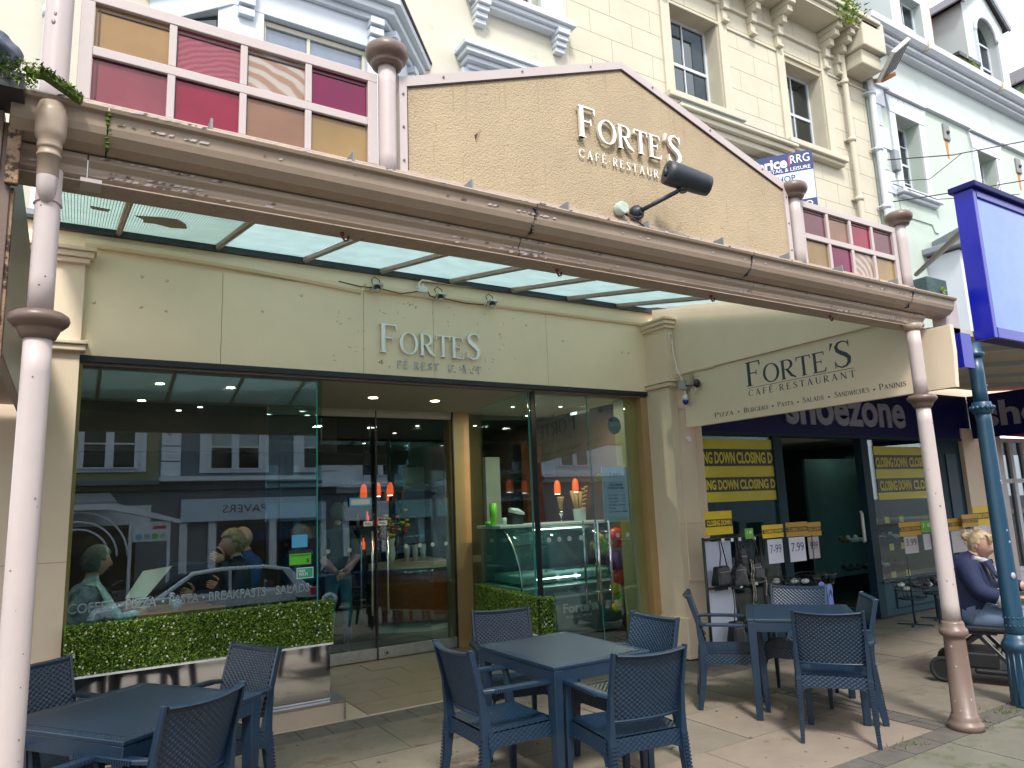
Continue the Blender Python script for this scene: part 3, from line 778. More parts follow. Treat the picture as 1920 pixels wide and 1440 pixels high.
# bay window
BX0, BX1, BY = 1.30, 2.97, 7.5
def cant(x0, y0, x1, y1, z0, z1, th, m, name, par=cafe): side_pane(name, m, x0, y0, x1, y1, z0, z1, th, par)
m = MB(); m.box(BX0 - .02, BY, 4.1, BX0 + .30, BY + .22, 7.22); m.box(BX1 - .16, BY, 4.1, BX1 + .02, BY + .22, 7.22); m.build_each('bay_pier', 'white_trim', cafe, bevel=.01)
box('bay_apron', 'white_trim', BX0 + .3, BY + .03, 4.1, BX1 - .16, BY + .2, 5.9, cafe)
f = MB(); f.box(BX0 + .30, BY + .08, 5.9, BX0 + .34, BY + .16, 7.2); f.box(BX1 - .20, BY + .08, 5.9, BX1 - .16, BY + .16, 7.2); f.box(BX0 + .34, BY + .08, 7.14, BX1 - .20, BY + .16, 7.2)
f.box(2.10, BY + .085, 5.9, 2.14, BY + .155, 7.14)
fr = f.build('bay_window_frame', 'wall_cream', cafe, bevel=.006)
for a, b in ((BX0 + .34, 2.10), (2.14, BX1 - .20)): box('window_pane', 'dusty_glass', a, BY + .11, 5.9, b, BY + .12, 7.14, fr)
# canted sides
cant(BX1 + .02, BY + .02, 3.06, BY + .12, 4.1, 7.22, .16, 'white_trim', 'bay_pier'); cant(3.62, 8.12, 3.76, 8.29, 4.1, 7.22, .16, 'white_trim', 'bay_pier')
cant(3.09, BY + .20, 3.60, 8.16, 5.9, 7.14, .01, 'window_glass', 'window_pane'); cant(3.06, BY + .12, 3.62, 8.12, 4.1, 5.9, .14, 'white_trim', 'bay_apron')
cant(.52, 8.28, .60, 8.18, 4.1, 7.3, .12, 'white_trim', 'bay_pier'); cant(1.14, BY + .16, BX0 - .02, BY + .0, 4.1, 7.22, .16, 'white_trim', 'bay_pier')
cant(.62, 8.2, 1.14, BY + .26, 5.6, 7.2, .01, 'window_glass', 'window_pane'); cant(.60, 8.18, 1.14, BY + .16, 4.1, 5.6, .12, 'white_trim', 'bay_apron')
box('bay_room', 'room_dark', .9, 8.4, 4.2, 3.4, 8.45, 7.5, cafe)
def bay_ring(o, z0, z1, m, name, inset=.0):
    pts = [(.50 - o, 8.3, z0), (1.26 - o * .6, BY - o + inset, z0), (3.0 + o * .6, BY - o + inset, z0), (3.80 + o, 8.3, z0)]
    MB().prism(pts, (0, 0, z1 - z0)).build(name, m, cafe, bevel=.008)
bay_ring(.0, 7.22, 7.56, 'white_trim', 'bay_frieze'); bay_ring(.06, 7.56, 7.64, 'white_trim', 'bay_cornice'); bay_ring(.16, 7.641, 7.74, 'white_trim', 'bay_cornice'); bay_ring(.24, 7.741, 7.84, 'white_trim', 'bay_cornice'); bay_ring(.27, 7.841, 7.87, 'slate', 'bay_roof')
for x, y_, a in ((BX1 - .08, BY, 0), (3.12, BY + .13, 48), (3.62, BY + .68, 48), (BX0 + .1, BY, 0)):
    R = Matrix.Rotation(rad(a), 3, 'Z'); m = MB()
    for k in range(4): m.obox(Vector((x, y_, 7.50 - k * .12)) + R @ Vector((0, -.06 + k * .014, 0)), (.085, .09 - k * .014, .045), R)
    m.build('bay_bracket', 'white_trim', cafe, bevel=.008)
# grey drainpipe on the left of the upper wall
dp = MB(); dp.tube([(-.42, 8.2, 4.1), (-.42, 8.2, 12)], .055, 14)
for z in (6.9, 8.6): dp.lathe((-.42, 8.2, z), [(.07, 0), (.07, .12)], 14)
tag(dp.build('drainpipe', 'white_trim'), 'pale grey drainpipe on the cream wall above the left column', 'drainpipe')

# ================================================================== ASHLAR BUILDING
ash = thing('ashlar_building', 'pale yellow building of scored stone blocks with dark sash windows', 'building', (10.7, 8.3, 0))
AX0, AX1 = 6.52, 14.9
H2 = [(8.86, 10.12, 8.74, 10.62), (12.08, 13.28, 8.66, 10.50), (12.1, 13.2, 5.2, 6.9), (8.9, 9.9, 5.2, 6.9)]
wall_holes('wall', 'ashlar_joint', AX0, AX1, 2.9, 13.3, UY + .012, .3, H2, ash)
# blocks proud of the joints
zc = 6.3; r = 0
while zc < 11.2:
    hB = .44; x = AX0 - (.45 if r % 2 else 0)
    while x < AX1:
        xa, xb = max(x, AX0), min(x + .92, AX1)
        segs = [(xa, xb)]
        for hx0, hx1, hz0, hz1 in H2:
            if zc + hB > hz0 - .02 and zc < hz1:
                ns = []
                for a, b in segs:
                    if b <= hx0 or a >= hx1: ns.append((a, b)); continue
                    if a < hx0 - .05: ns.append((a, hx0))
                    if b > hx1 + .05: ns.append((hx1, b))
                segs = ns
        for a, b in segs:
            if b - a > .06: box('stone_block', 'ashlar', a + .004, UY, zc + .004, b - .004, UY + .011 + .003 * random.random(), zc + hB - .004, ash)
        x += .92
    zc += hB; r += 1
for h in H2:
    sash(h[0], h[1], h[2], h[3], UY, ash, .3, frame='white_trim', gm='window_glass')
    m = MB(); m.box(h[0] - .001, UY + .012, h[2], h[0] + .006, UY + .36, h[3]); m.box(h[1] - .006, UY + .012, h[2], h[1] + .001, UY + .36, h[3]); m.box(h[0], UY + .012, h[3] - .006, h[1], UY + .36, h[3] + .001)
    m.build('window_reveal', 'ashlar', ash)
for h in H2[:2]:
    m = MB(); m.box(h[0] - .24, UY - .045, h[2] - .1, h[0] - .02, UY + .005, 11.05); m.box(h[1] + .02, UY - .045, h[2] - .1, h[1] + .24, UY + .005, 11.05)
    m.build_each('window_architrave', 'ashlar', ash, bevel=.01)
    m = MB(); m.box(h[0] - .34, UY - .22, h[2] - .16, h[1] + .34, UY + .01, h[2] - .04); m.box(h[0] - .30, UY - .15, h[2] - .24, h[1] + .30, UY + .01, h[2] - .161); m.build('window_sill', 'ashlar', ash, bevel=.015)
# first floor window hoods
for x0, x1, z, p in ((8.55, 11.7, 8.18, .40), (12.4, 14.6, 6.92, .35)):
    m = MB(); m.box(x0, UY - p, z + .1, x1, UY + .01, z + .17); m.box(x0 + .05, UY - p + .07, z, x1 - .05, UY + .01, z + .099); m.box(x0 + .12, UY - p + .16, z - .12, x1 - .12, UY + .01, z - .001)
    m.build('window_hood', 'ashlar', ash, bevel=.02)
    box('hood_flashing', 'lead', x0, UY - p, z + .171, x1, UY, z + .185, ash)
    for x in (x0 + .25, x1 - .45):
        m = MB()
        for k in range(4): m.box(x, UY - p + .1 + k * .07, z - .2 - k * .09, x + .18, UY + .01, z - .122 - k * .09)
        m.build('hood_bracket', 'ashlar', ash, bevel=.012)
# cornice, soffit, consoles
m = MB(); m.box(AX0, UY - .06, 11.05, AX1, UY + .02, 11.12); m.box(AX0, UY - .03, 10.60, AX1, UY + .02, 10.66); m.build('string_course', 'ashlar', ash, bevel=.01)
box('cornice_soffit', 'ashlar', AX0, UY - .55, 11.55, AX1 - .25, UY + .02, 11.66, ash)
m = MB(); m.box(AX0, UY - .62, 11.661, AX1 - .25, UY - .1, 11.76); m.box(AX0, UY - .68, 11.761, AX1 - .2, UY - .1, 11.86); m.build('cornice', 'ashlar', ash, bevel=.02)
box('parapet_gutter', 'lead', AX0, UY - .6, 11.861, AX1 - .3, UY + .3, 11.9, ash)
def console(x, z=11.54, wd=.17):
    m = MB(); m.box(x, UY - .50, z - .12, x + wd, UY + .01, z); m.box(x + .01, UY - .42, z - .26, x + wd - .01, UY + .01, z - .121); m.box(x + .02, UY - .28, z - .42, x + wd - .02, UY + .01, z - .261)
    m.box(x + .01, UY - .16, z - .62, x + wd - .01, UY + .01, z - .421); m.box(x + .02, UY - .10, z - .82, x + wd - .02, UY + .01, z - .621); m.box(x + .01, UY - .14, z - .88, x + wd - .01, UY + .01, z - .821)
    m.build('console', 'ashlar', ash, bevel=.015)
for x in (6.9, 8.62, 10.2, 11.0, 11.8, 13.35, 13.8): console(x)
# end block over the downpipe
m = MB(); m.box(14.05, UY - .62, 11.15, 14.9, UY, 11.9); m.box(14.12, UY - .5, 10.8, 14.84, UY, 11.149); m.build('corner_block', 'ashlar', ash, bevel=.03)
# cream downpipe with sockets, grey pipe on the party line
def pipe(x, y_, z0, z1, r, m, name, label, cat='drainpipe'):
    q = MB(); q.tube([(x, y_, z0), (x, y_, z1)], r, 14)
    z = z0 + .5
    while z < z1: q.lathe((x, y_, z), [(r * 1.3, 0), (r * 1.3, .1)], 14); q.box(x - r * 2, y_, z + .03, x + r * 2, y_ + .12, z + .06); z += 1.35
    tag(q.build(name, m), label, cat)
pipe(13.98, UY - .12, 3.2, 11.2, .06, 'ashlar', 'drainpipe', 'cream drainpipe with collars at the right end of the stone block wall')
pipe(14.92, UY - .15, 3.2, 11.9, .07, 'white_trim', 'drainpipe', 'pale grey drainpipe where the cream and mint buildings meet')
# fern in the gutter
fn = MB()
for i in range(420):
    x = 13.55 + random.gauss(0, .22); y_ = UY - .62 + random.gauss(0, .10); z = 11.8 + random.uniform(-.35, .22) * (1 - abs(x - 13.55))
    d = Vector((random.gauss(0, 1), random.gauss(-.6, .6), random.gauss(.1, .7))).normalized() * random.uniform(.05, .13); e = d.cross(Vector((random.random(), .3, 1))).normalized() * .018
    p = Vector((x, y_, z)); fn.add([p - e, p + e, p + d], [(0, 1, 2)], random.randint(0, 2))
tag(fn.build('fern', ['leafA', 'leafB', 'leafC']), 'tuft of green fern growing from the cornice gutter of the cream building', 'plant', kind='stuff')
# slate roof slope seen at top
box('roof', 'slate', 10, UY + .2, 11.9, 14.9, UY + .3, 14.5, ash)

# ================================================================== MINT BUILDING WITH DORMERS
mint = thing('dormer_building', 'pale mint terrace building with quoins, sash windows and roof dormers', 'building', (20, 8.3, 0))
H3 = [(16.0, 17.0, 8.42, 10.35), (19.75, 20.75, 8.42, 10.35), (23.4, 24.4, 8.42, 10.35)]
wall_holes('wall', 'mint_wall', 14.95, 34, 2.9, 10.9, UY, .3, H3, mint)
box('frieze', 'pale_wall', 14.95, UY - .03, 10.98, 34, UY + .3, 11.9, mint)
m = MB(); m.box(14.95, UY - .10, 10.86, 34, UY + .01, 10.92); m.box(14.95, UY - .07, 10.921, 34, UY + .01, 10.98); m.box(15.7, UY - .13, 10.80, 17.3, UY + .01, 10.859); m.box(19.45, UY - .13, 10.80, 21.05, UY + .01, 10.859); m.build('string_course', 'white_trim', mint, bevel=.01)
m = MB(); m.box(14.95, UY - .22, 11.9, 34, UY + .2, 11.98); m.box(14.95, UY - .34, 11.981, 34, UY + .2, 12.08); m.build('cornice', 'white_trim', mint, bevel=.02)
m = MB(); m.sweepx([(UY - .52, 12.28), (UY - .50, 12.15), (UY - .42, 12.085), (UY - .30, 12.085), (UY - .2, 12.15), (UY - .18, 12.28), (UY - .22, 12.28), (UY - .42, 12.16), (UY - .48, 12.28)], 14.7, 34); m.build('gutter', 'white_trim', mint)
for x in (17.0, 20.6, 24.2): box('gutter_bracket', 'beige_box', x, UY - .53, 12.07, x + .06, UY - .2, 12.29, mint)
for k in range(14):
    z = 3.4 + k * .54; wd = .62 if k % 2 else .42
    box('quoin_stone', 'white_trim', 15.02, UY - .045, z, 15.02 + wd, UY + .01, z + .52, mint, bevel=.01)
for h in H3:
    sash(h[0], h[1], h[2], h[3], UY, mint, .3, lights=2, gm='window_glass')
    f = MB()
    for z in (8.9, 9.85): f.box(h[0] + .05, UY + .305, z, h[1] - .05, UY + .36, z + .025)
    f.build('glazing_bar', 'white_trim', mint)
    m = MB(); m.box(h[0] - .24, UY - .05, h[2], h[0], UY + .01, h[3]); m.box(h[1], UY - .05, h[2], h[1] + .24, UY + .01, h[3]); m.build_each('window_architrave', 'white_trim', mint, bevel=.01)
    for i in range(7):
        cx = h[0] - .24 + (h[1] - h[0] + .48) * i / 7; wd = (h[1] - h[0] + .48) / 7; t0 = (i - 3) * .03; t1 = (i - 2) * .03
        MB().prism([(cx + .006, UY - .06, h[3] + .003), (cx + wd - .006, UY - .06, h[3] + .003), (cx + wd - .006 + t1, UY - .06, h[3] + .42), (cx + .006 + t0, UY - .06, h[3] + .42)], (0, .07, 0)).build('arch_stone', 'white_trim', mint)
    m = MB(); m.box(h[0] - .34, UY - .20, h[2] - .12, h[1] + .34, UY + .01, h[2]); m.box(h[0] - .26, UY - .12, h[2] - .2, h[1] + .26, UY + .01, h[2] - .121); m.build('window_sill', 'white_trim', mint, bevel=.015)
    m = MB(); m.prism([(h[0] - .26, UY - .03, h[2] - .8), (h[0] - .1, UY - .03, h[2] - .8), (h[0], UY - .03, h[2] - .62), (h[1], UY - .03, h[2] - .62), (h[1] + .1, UY - .03, h[2] - .8), (h[1] + .26, UY - .03, h[2] - .8), (h[1] + .26, UY - .03, h[2] - .201), (h[0] - .26, UY - .03, h[2] - .201)], (0, .04, 0)); m.build('apron_panel', 'mint_wall', mint)
# first-floor bay hood seen above the blue sign
m = MB(); m.prism([(16.4, UY - .9, 6.95), (19.0, UY - .9, 6.95), (19.0, UY, 6.95), (16.4, UY, 6.95)], (0, 0, .14)); m.prism([(16.5, UY - .8, 7.091), (18.9, UY - .8, 7.091), (18.6, UY, 7.091), (16.9, UY, 7.091)], (0, 0, .28)); m.build('bay_roof', 'lead', mint, bevel=.02)
m = MB(); m.box(16.6, UY - .7, 3.5, 18.8, UY, 6.9); m.build('bay_window', 'white_trim', mint)
# roof and dormers
MB().prism([(14.95, UY - .15, 12.2), (14.95, UY + 4, 17.2), (14.95, UY + 4, 12.2)], (19, 0, 0)).build('roof', 'slate', mint)
def dormer(x0, x1, zt, arch, yf=UY + .02, cheek='pale_wall'):
    z0 = 12.3; xm = (x0 + x1) / 2
    hw = (x1 - x0) * .26; hx0, hx1 = xm - hw, xm + hw; hz0, hz1 = z0 + .35, z0 + (1.9 if arch else 1.7)
    m = MB(); m.box(x0, yf, z0, hx0, yf + .25, zt); m.box(hx1, yf, z0, x1, yf + .25, zt); m.box(hx0, yf, z0, hx1, yf + .25, hz0); m.box(hx0, yf, hz1 + (hw if arch else 0), hx1, yf + .25, zt)
    m.build('dormer_wall', cheek, mint)
    if arch:
        for sgn in (-1, 1):
            pts = [(xm + sgn * hw, yf, hz1 + hw), (xm + sgn * hw, yf, hz1)] + [(xm + sgn * hw * math.cos(t), yf, hz1 + hw * math.sin(t)) for t in [math.pi / 2 * i / 8 for i in range(1, 9)]]
            MB().prism(pts, (0, .25, 0)).build('dormer_wall', cheek, mint)
        rg = MB(); R_ = [(xm + math.cos(math.pi * i / 14) * hw, hz1 + math.sin(math.pi * i / 14) * hw) for i in range(15)]
        rg.tube([(a, yf - .03, b) for a, b in R_], .05, 6); rg.box(hx0 - .05, yf - .06, hz0, hx0 + .0, yf - .0005, hz1); rg.box(hx1, yf - .06, hz0, hx1 + .05, yf - .0005, hz1); rg.build('arch_moulding', 'white_trim', mint)
    for sgn, xx in ((-1, x0), (1, x1)):
        MB().prism([(xx - .06 * (sgn > 0), yf + .25, z0), (xx - .06 * (sgn > 0), yf + 1.6, z0 + 1.5), (xx - .06 * (sgn > 0), yf + 1.6, zt), (xx - .06 * (sgn > 0), yf + .25, zt)], (.06, 0, 0)).build('dormer_cheek', cheek, mint)
    sash(hx0, hx1, hz0, hz1, yf, mint, .2, lights=2)
    MB().box(hx0, yf + .22, hz1, hx1, yf + .23, hz1 + (hw if arch else 0) + .01).build('window_pane', 'window_glass', mint)
    zr = zt + (x1 - x0) * .42
    MB().prism([(x0, yf + .001, zt), (x1, yf + .001, zt), (xm, yf + .001, zr)], (0, .2, 0)).build('dormer_gable', cheek, mint)
    for sgn in (-1, 1):
        a = (xm, yf - .14, zr + .06); b = (xm + sgn * ((x1 - x0) / 2 + .2), yf - .14, zt - .08)
        MB().beam(a, b, .06, .16).build('bargeboard', 'lead', mint)
        MB().prism([(xm, yf - .15, zr + .09), (xm + sgn * ((x1 - x0) / 2 + .22), yf - .15, zt - .06), (xm + sgn * ((x1 - x0) / 2 + .22), yf - .15, zt - .01), (xm, yf - .15, zr + .15)], (0, 2.2, 0)).build('dormer_roof', 'slate', mint)
dormer(16.6, 18.5, 15.2, False); dormer(20.3, 22.6, 14.9, True); dormer(24.6, 26.8, 14.0, True)
# gutters and planted hoppers between dormers
for x in (18.9, 23.0):
    m = MB(); m.box(x, UY - .35, 12.65, x + 1.1, UY + .1, 12.75); m.box(x + .05, UY - .30, 12.45, x + 1.05, UY + .1, 12.649, 1); m.tube([(x + 1.12, UY - .25, 12.7), (x + 1.2, UY - .25, 12.3)], .05, 8); m.build('roof_hopper', ['black_iron', 'brown_moulding'], mint)
box('chimney', 'terracotta', 18.75, UY + .5, 14.0, 19.6, UY + 1.2, 15.4, mint)
wd_ = MB()
for cx, cz in ((23.5, 12.85), (22.2, 12.4), (24.2, 12.35), (19.3, 12.35)):
    for i in range(120):
        p = Vector((cx + random.gauss(0, .2), UY - .35 + random.gauss(0, .06), cz + abs(random.gauss(0, .1)))); d = Vector((random.gauss(0, 1), random.gauss(-.5, .6), random.gauss(.4, .6))).normalized() * random.uniform(.05, .12); e = d.cross(Vector((.2, .3, 1))).normalized() * .02
        wd_.add([p - e, p + e, p + d], [(0, 1, 2)], random.randint(0, 2))
tag(wd_.build('roof_weed', ['leafA', 'leafC', 'leafB']), 'weeds growing from the gutters below the dormers', 'plant', kind='stuff')

# ================================================================== CANOPY
can = thing('glass_canopy', 'painted cast iron canopy of mint glass panes and long gutter over the cafe front', 'canopy', (2.8, 4.5, 2.9))
GZ = lambda y_: 3.94 + (y_ - 6.2) * .2
bars_x = [-.24, .24, .97, 1.70, 2.42, 3.15, 3.87, 4.60, 5.30, 5.78]
for i, (a, b) in enumerate(zip(bars_x, bars_x[1:])):
    ya, yb = 3.06, 6.12; zz = random.uniform(-.002, .002)
    pts = [(a + .018, ya, GZ(ya) + zz), (b - .018, ya, GZ(ya) + zz), (b - .018, yb, GZ(yb) + zz), (a + .018, yb, GZ(yb) + zz)]
    MB().prism(pts, (0, 0, .008)).build('glass_pane', 'ribbed_glass' if i < 2 else 'mint_glass', can)
    rb = MB()
    if i < 2:
        k = int((b - a) / .018)
        for q in range(k): rb.beam((a + .02 + q * .018, ya, GZ(ya) - .0035), (a + .02 + q * .018, yb, GZ(yb) - .0035), .004, .003)
        rb.build('glass_rib', 'ribbed_glass', can, kind='stuff')
for x in bars_x[1:-1]:
    m = MB(); m.beam((x, 3.06, GZ(3.06) - .020), (x, 6.13, GZ(6.13) - .020), .038, .036)
    m.beam((x, 3.06, GZ(3.06) - .042), (x, 6.13, GZ(6.13) - .042), .012, .012)
    m.build('glazing_bar', 'peel_paint', can, bevel=.004)
    box('putty_line', 'black_iron', x + .0185, 3.1, 0, x + .019, 3.11, .001, can) if False else None
# patches on the glass: old grey repair patch and a small sticker
def patch(cx, cy, pts, name, lab=None):
    MB().prism([(cx + px, cy + py, GZ(cy + py) - .006) for px, py in pts], (0, 0, .003)).build(name, 'brown_paint', can, label=lab)
patch(.46, 5.35, [(-.16, .0), (-.10, .10), (-.09, .22), (-.01, .2), (.10, .27), (.2, .2), (.17, .02), (.1, -.12), (0, -.1)], 'glass_patch', 'ragged grey patch on the second mint pane')
patch(.08, 5.25, [(-.05, 0), (-.04, .1), (.06, .12), (.07, .02)], 'glass_patch')
box('wall_plate', 'dark_frame', -.24, 6.12, GZ(6.12) - .05, 6.2, 6.165, GZ(6.12) - .0, can)
# long beam with ogee
def sweep_obj(name, m, prof, x0, x1, par=can, bevel=.003, **k): return MB().sweepx(prof, x0, x1).build(name, m, par, bevel=bevel, **k)
beam_prof = [(2.985, 2.945), (3.09, 2.945), (3.09, 3.30), (3.06, 3.30), (3.03, 3.06), (2.955, 3.045), (2.955, 3.02), (2.975, 3.0), (2.975, 2.985), (2.965, 2.965)]
for a, b in ((-.22, .0), (.003, 1.93), (1.934, 3.72), (3.724, 5.76)): sweep_obj('canopy_beam', 'taupe_paint', beam_prof, a, b)
sweep_obj('beam_soffit', 'peel_paint', [(2.965, 2.938), (3.10, 2.938), (3.10, 2.9445), (2.965, 2.9445)], -.22, 5.765, bevel=.002)
gut = [(2.835, 3.195), (2.825, 3.185), (2.832, 3.17), (2.85, 3.165), (2.858, 3.12), (2.868, 3.095), (2.90, 3.065), (2.945, 3.05), (3.02, 3.05), (3.02, 3.10), (2.93, 3.10), (2.885, 3.13), (2.87, 3.195)]
for a, b in ((-.24, .055), (.06, 1.96), (1.965, 3.60), (3.606, 5.42), (5.426, 6.03)): sweep_obj('gutter', 'taupe_paint', gut, a, b, bevel=.002)
sweep_obj('gutter_back', 'lead', [(2.90, 3.17), (3.02, 3.22), (3.02, 3.225), (2.90, 3.175)], -.24, 6.03, bevel=0)
sweep_obj('canopy_flashing', 'peel_paint', [(2.99, 3.20), (3.035, 3.20), (3.035, 3.30), (2.995, 3.29)], -.05, 5.75)
for x in (.058, 1.963, 3.603, 5.423):
    cr = MB(); 
    for k in range(9):
        z = 3.055 + k * .015; xx = x + random.gauss(0, .006); cr.box(xx - .006, 2.83 + abs(k - 8) * .007, z, xx + .006, 2.86 + abs(k - 8) * .008, z + .016)
    cr.build('gutter_crack', 'moss' if x < 1 else 'dark_frame', can)
fl = MB()
for i in range(420):
    x = random.choice([random.uniform(.06, .40), random.uniform(1.85, 2.1), random.uniform(-.2, 5.7), random.uniform(-.2, 5.7), random.uniform(4.5, 5.7)]); s_ = random.uniform(.004, .016)
    zz, yy = random.choice([(3.189, 2.826), (3.14, 2.853), (2.99, 2.972), (2.962, 2.964), (3.035, 2.953), (2.97, 2.966)])
    fl.add([(x - s_, yy - .001, zz - s_ * .4), (x + s_ * .5, yy - .002, zz - s_ * .3), (x + s_, yy - .003, zz + s_ * .35), (x - s_ * .3, yy - .002, zz + s_ * .4)], [(0, 1, 2, 3)], random.choice([0, 0, 1]))
fl.build('paint_flake', ['pink_paint', 'brown_moulding'], can, kind='stuff')
for x in (.40, 1.0, 1.61, 2.2, 2.78, 3.40, 4.04, 4.63, 5.33):
    m = MB(); m.obox((x, 2.965, 3.235), (.032, .035, .012), Matrix.Rotation(rad(28), 3, 'X')); m.box(x - .03, 2.925, 3.185, x + .03, 2.945, 3.222); m.lathe((x + .012, 2.90, 3.20), [(.018, 0), (.018, .03)], 12, axis='y'); m.box(x + .018, 2.91, 3.2, x + .028, 2.99, 3.285)
    m.build('gutter_bracket', 'plate_iron', can, bevel=.002)
for x in (1.01, 2.21, 3.40, 4.62):
    m = MB(); m.tube([(x, 3.03, 2.95), (x, 3.03, 2.915), (x + .012, 3.03, 2.90), (x + .026, 3.03, 2.905), (x + .03, 3.03, 2.925)], .0055, 7); m.lathe((x, 3.03, 2.925), [(.010, 0), (.010, .02)], 8)
    m.build('hanging_hook', 'hook', can)
# outlet and downpipe on the left column
def column_thing(name, label, x, y_): return thing(name, label, 'column', (x, y_, 0), 0, 'iron columns holding up the shop canopies')
cL = column_thing('iron_column', 'near left column in pale pink paint with a brown ring and gutter downpipe joining it', -.105, 2.9)
MB().tube([(-.112, 2.9, 0), (-.112, 2.9, 2.31)], [.046, .043], 32).build('column_shaft', 'pink_paint', cL)
MB().tube([(-.112, 2.9, 2.395), (-.112, 2.9, 2.93)], .0395, 32).build('column_shaft', 'pink_paint', cL)
def ringprof(r, z, s=1.0): return [(r, z - .06 * s), (r + .012 * s, z - .055 * s), (r + .018 * s, z - .04 * s), (r + .026 * s, z - .022 * s), (r + .028 * s, z - .014 * s), (r + .036 * s, z - .012 * s), (r + .052 * s, z + .004 * s), (r + .057 * s, z + .018 * s), (r + .052 * s, z + .034 * s), (r + .036 * s, z + .046 * s), (r, z + .05 * s)]
MB().lathe((-.112, 2.9, 0), ringprof(.042, 2.358, .9), 40).build('column_ring', 'brown_moulding', cL)
m = MB(); m.lathe((-.118, 2.852, 0), [(.03, 2.88), (.034, 2.885), (.034, 2.955), (.038, 2.956), (.038, 2.966), (.035, 2.968), (.035, 2.985), (.039, 2.987), (.039, 2.995), (.038, 3.02), (.046, 3.03), (.049, 3.05), (.050, 3.12), (.042, 3.16)], 32)
m.build('downpipe_outlet', 'taupe_paint', cL)
m = MB(); m.tube([(-.118, 2.852, 2.955), (-.118, 2.852, 2.88), (-.118, 2.855, 2.85), (-.117, 2.860, 2.825), (-.116, 2.868, 2.806), (-.114, 2.88, 2.798)], [.0325, .0325, .032, .028, .020, .008], 28); m.tube([(-.112 + .0415 * math.cos(a), 2.9 + .0415 * math.sin(a), 2.795 - .012 * math.sin(a)) for a in [math.pi + math.pi * k / 16 for k in range(17)]], .004, 6); m.build('downpipe_elbow', 'pink_paint', cL)
box('beam_bracket', 'pink_paint', -.02, 2.93, 2.925, .05, 3.02, 2.94, cL)
def sleeve(x, y_, z, r): MB().lathe((x, y_, 0), [(r, z), (r + .006, z), (r + .006, z + .02), (r, z + .02)], 28)
cR = column_thing('iron_column', 'right column of the cafe, pale pink above and brown below with chipped paint', 5.50, 2.93)
MB().tube([(5.5, 2.93, .73), (5.5, 2.93, 2.30)], [.060, .050], 32).build('column_shaft', 'pink_paint', cR)
MB().tube([(5.5, 2.93, 2.38), (5.5, 2.93, 2.90)], .049, 32).build('column_shaft', 'pink_paint', cR)
m = MB(); m.lathe((5.5, 2.93, 0), [(.05, 2.88), (.06, 2.90), (.078, 2.935)], 28); m.build('column_cap', 'taupe_paint', cR)
MB().lathe((5.5, 2.93, 0), ringprof(.050, 2.34, .95), 36).build('column_ring', 'brown_moulding', cR)
m = MB(); m.lathe((5.5, 2.93, 0), [(.115, .0), (.115, .03), (.112, .045), (.10, .05), (.098, .07), (.09, .085), (.086, .10), (.079, .104), (.070, .60), (.070, .625), (.088, .635), (.094, .655), (.09, .68), (.076, .69), (.074, .72), (.066, .735), (.055, .737)], 40)
m.build('column_base', 'brown_paint', cR)
ch = MB()
for i in range(64):
    a = random.uniform(0, 6.28); z = random.choice([random.uniform(.12, .6), random.gauss(.22, .05), random.uniform(.8, 2.2), random.gauss(1.05, .05)]); z = max(.12, z); r_ = .0805 - .0155 * z if z < .6 else .0505 + (2.3 - z) * .0066
    s_ = random.uniform(.002, .008); x = 5.5 + r_ * math.cos(a); y_ = 2.93 + r_ * math.sin(a); t = Vector((-math.sin(a), math.cos(a), 0)); p = Vector((x, y_, z))
    ch.add([p - t * s_, p + Vector((0, 0, -s_)), p + t * s_, p + Vector((0, 0, s_ * 1.3))], [(0, 1, 2, 3)], 0 if z < .6 else 1)
ch.build('paint_chip', ['pink_paint', 'brown_moulding'], cR, kind='stuff')
chl = MB()
for i in range(16):
    a = random.uniform(3.4, 6.1); z = random.uniform(.9, 2.9); r_ = .0455 if z < 2.3 else .0397; s_ = random.uniform(.0012, .005)
    if 2.29 < z < 2.42: continue
    p = Vector((-.112 + r_ * math.cos(a), 2.9 + r_ * math.sin(a), z)); t = Vector((-math.sin(a), math.cos(a), 0))
    chl.add([p - t * s_, p + Vector((0, 0, -s_)), p + t * s_, p + Vector((0, 0, s_ * 1.3))], [(0, 1, 2, 3)])
chl.build('paint_chip', ['brown_paint'], cL, kind='stuff')
cB = column_thing('iron_column', 'dark blue fluted column standing in front of the woman on the scooter', 6.39, 2.93)
MB().tube([(6.39, 2.93, .5), (6.39, 2.93, 2.33)], [.068, .056], 32).build('column_shaft', 'blue_column', cB)
MB().tube([(6.39, 2.93, 2.33), (6.39, 2.93, 2.75)], .054, 32).build('column_shaft', 'blue_column', cB)
MB().lathe((6.39, 2.93, 0), [(.055, 2.74), (.075, 2.755), (.075, 2.78), (.062, 2.79), (.062, 2.86)], 28).build('column_cap', 'blue_column', cB)
m = MB(); m.lathe((6.39, 2.93, 0), [(.058, 2.27), (.072, 2.275), (.072, 2.29), (.080, 2.30), (.080, 2.335), (.070, 2.35), (.070, 2.365), (.056, 2.37)], 32)
for i in range(14):
    a = i * math.tau / 14; m.ball((6.39 + .080 * math.cos(a), 2.93 + .080 * math.sin(a), 2.318), .019, 8)
m.build('column_ring', 'blue_column', cB)
m = MB(); m.lathe((6.39, 2.93, 0), [(.095, 0), (.095, .02), (.085, .40), (.10, .42), (.112, .45), (.10, .475), (.085, .50), (.078, .53), (.07, .535)], 24)
for i in range(12):
    a = i * math.tau / 12; m.tube([(6.39 + .09 * math.cos(a), 2.93 + .09 * math.sin(a), .02), (6.39 + .082 * math.cos(a), 2.93 + .082 * math.sin(a), .40)], .008, 6)
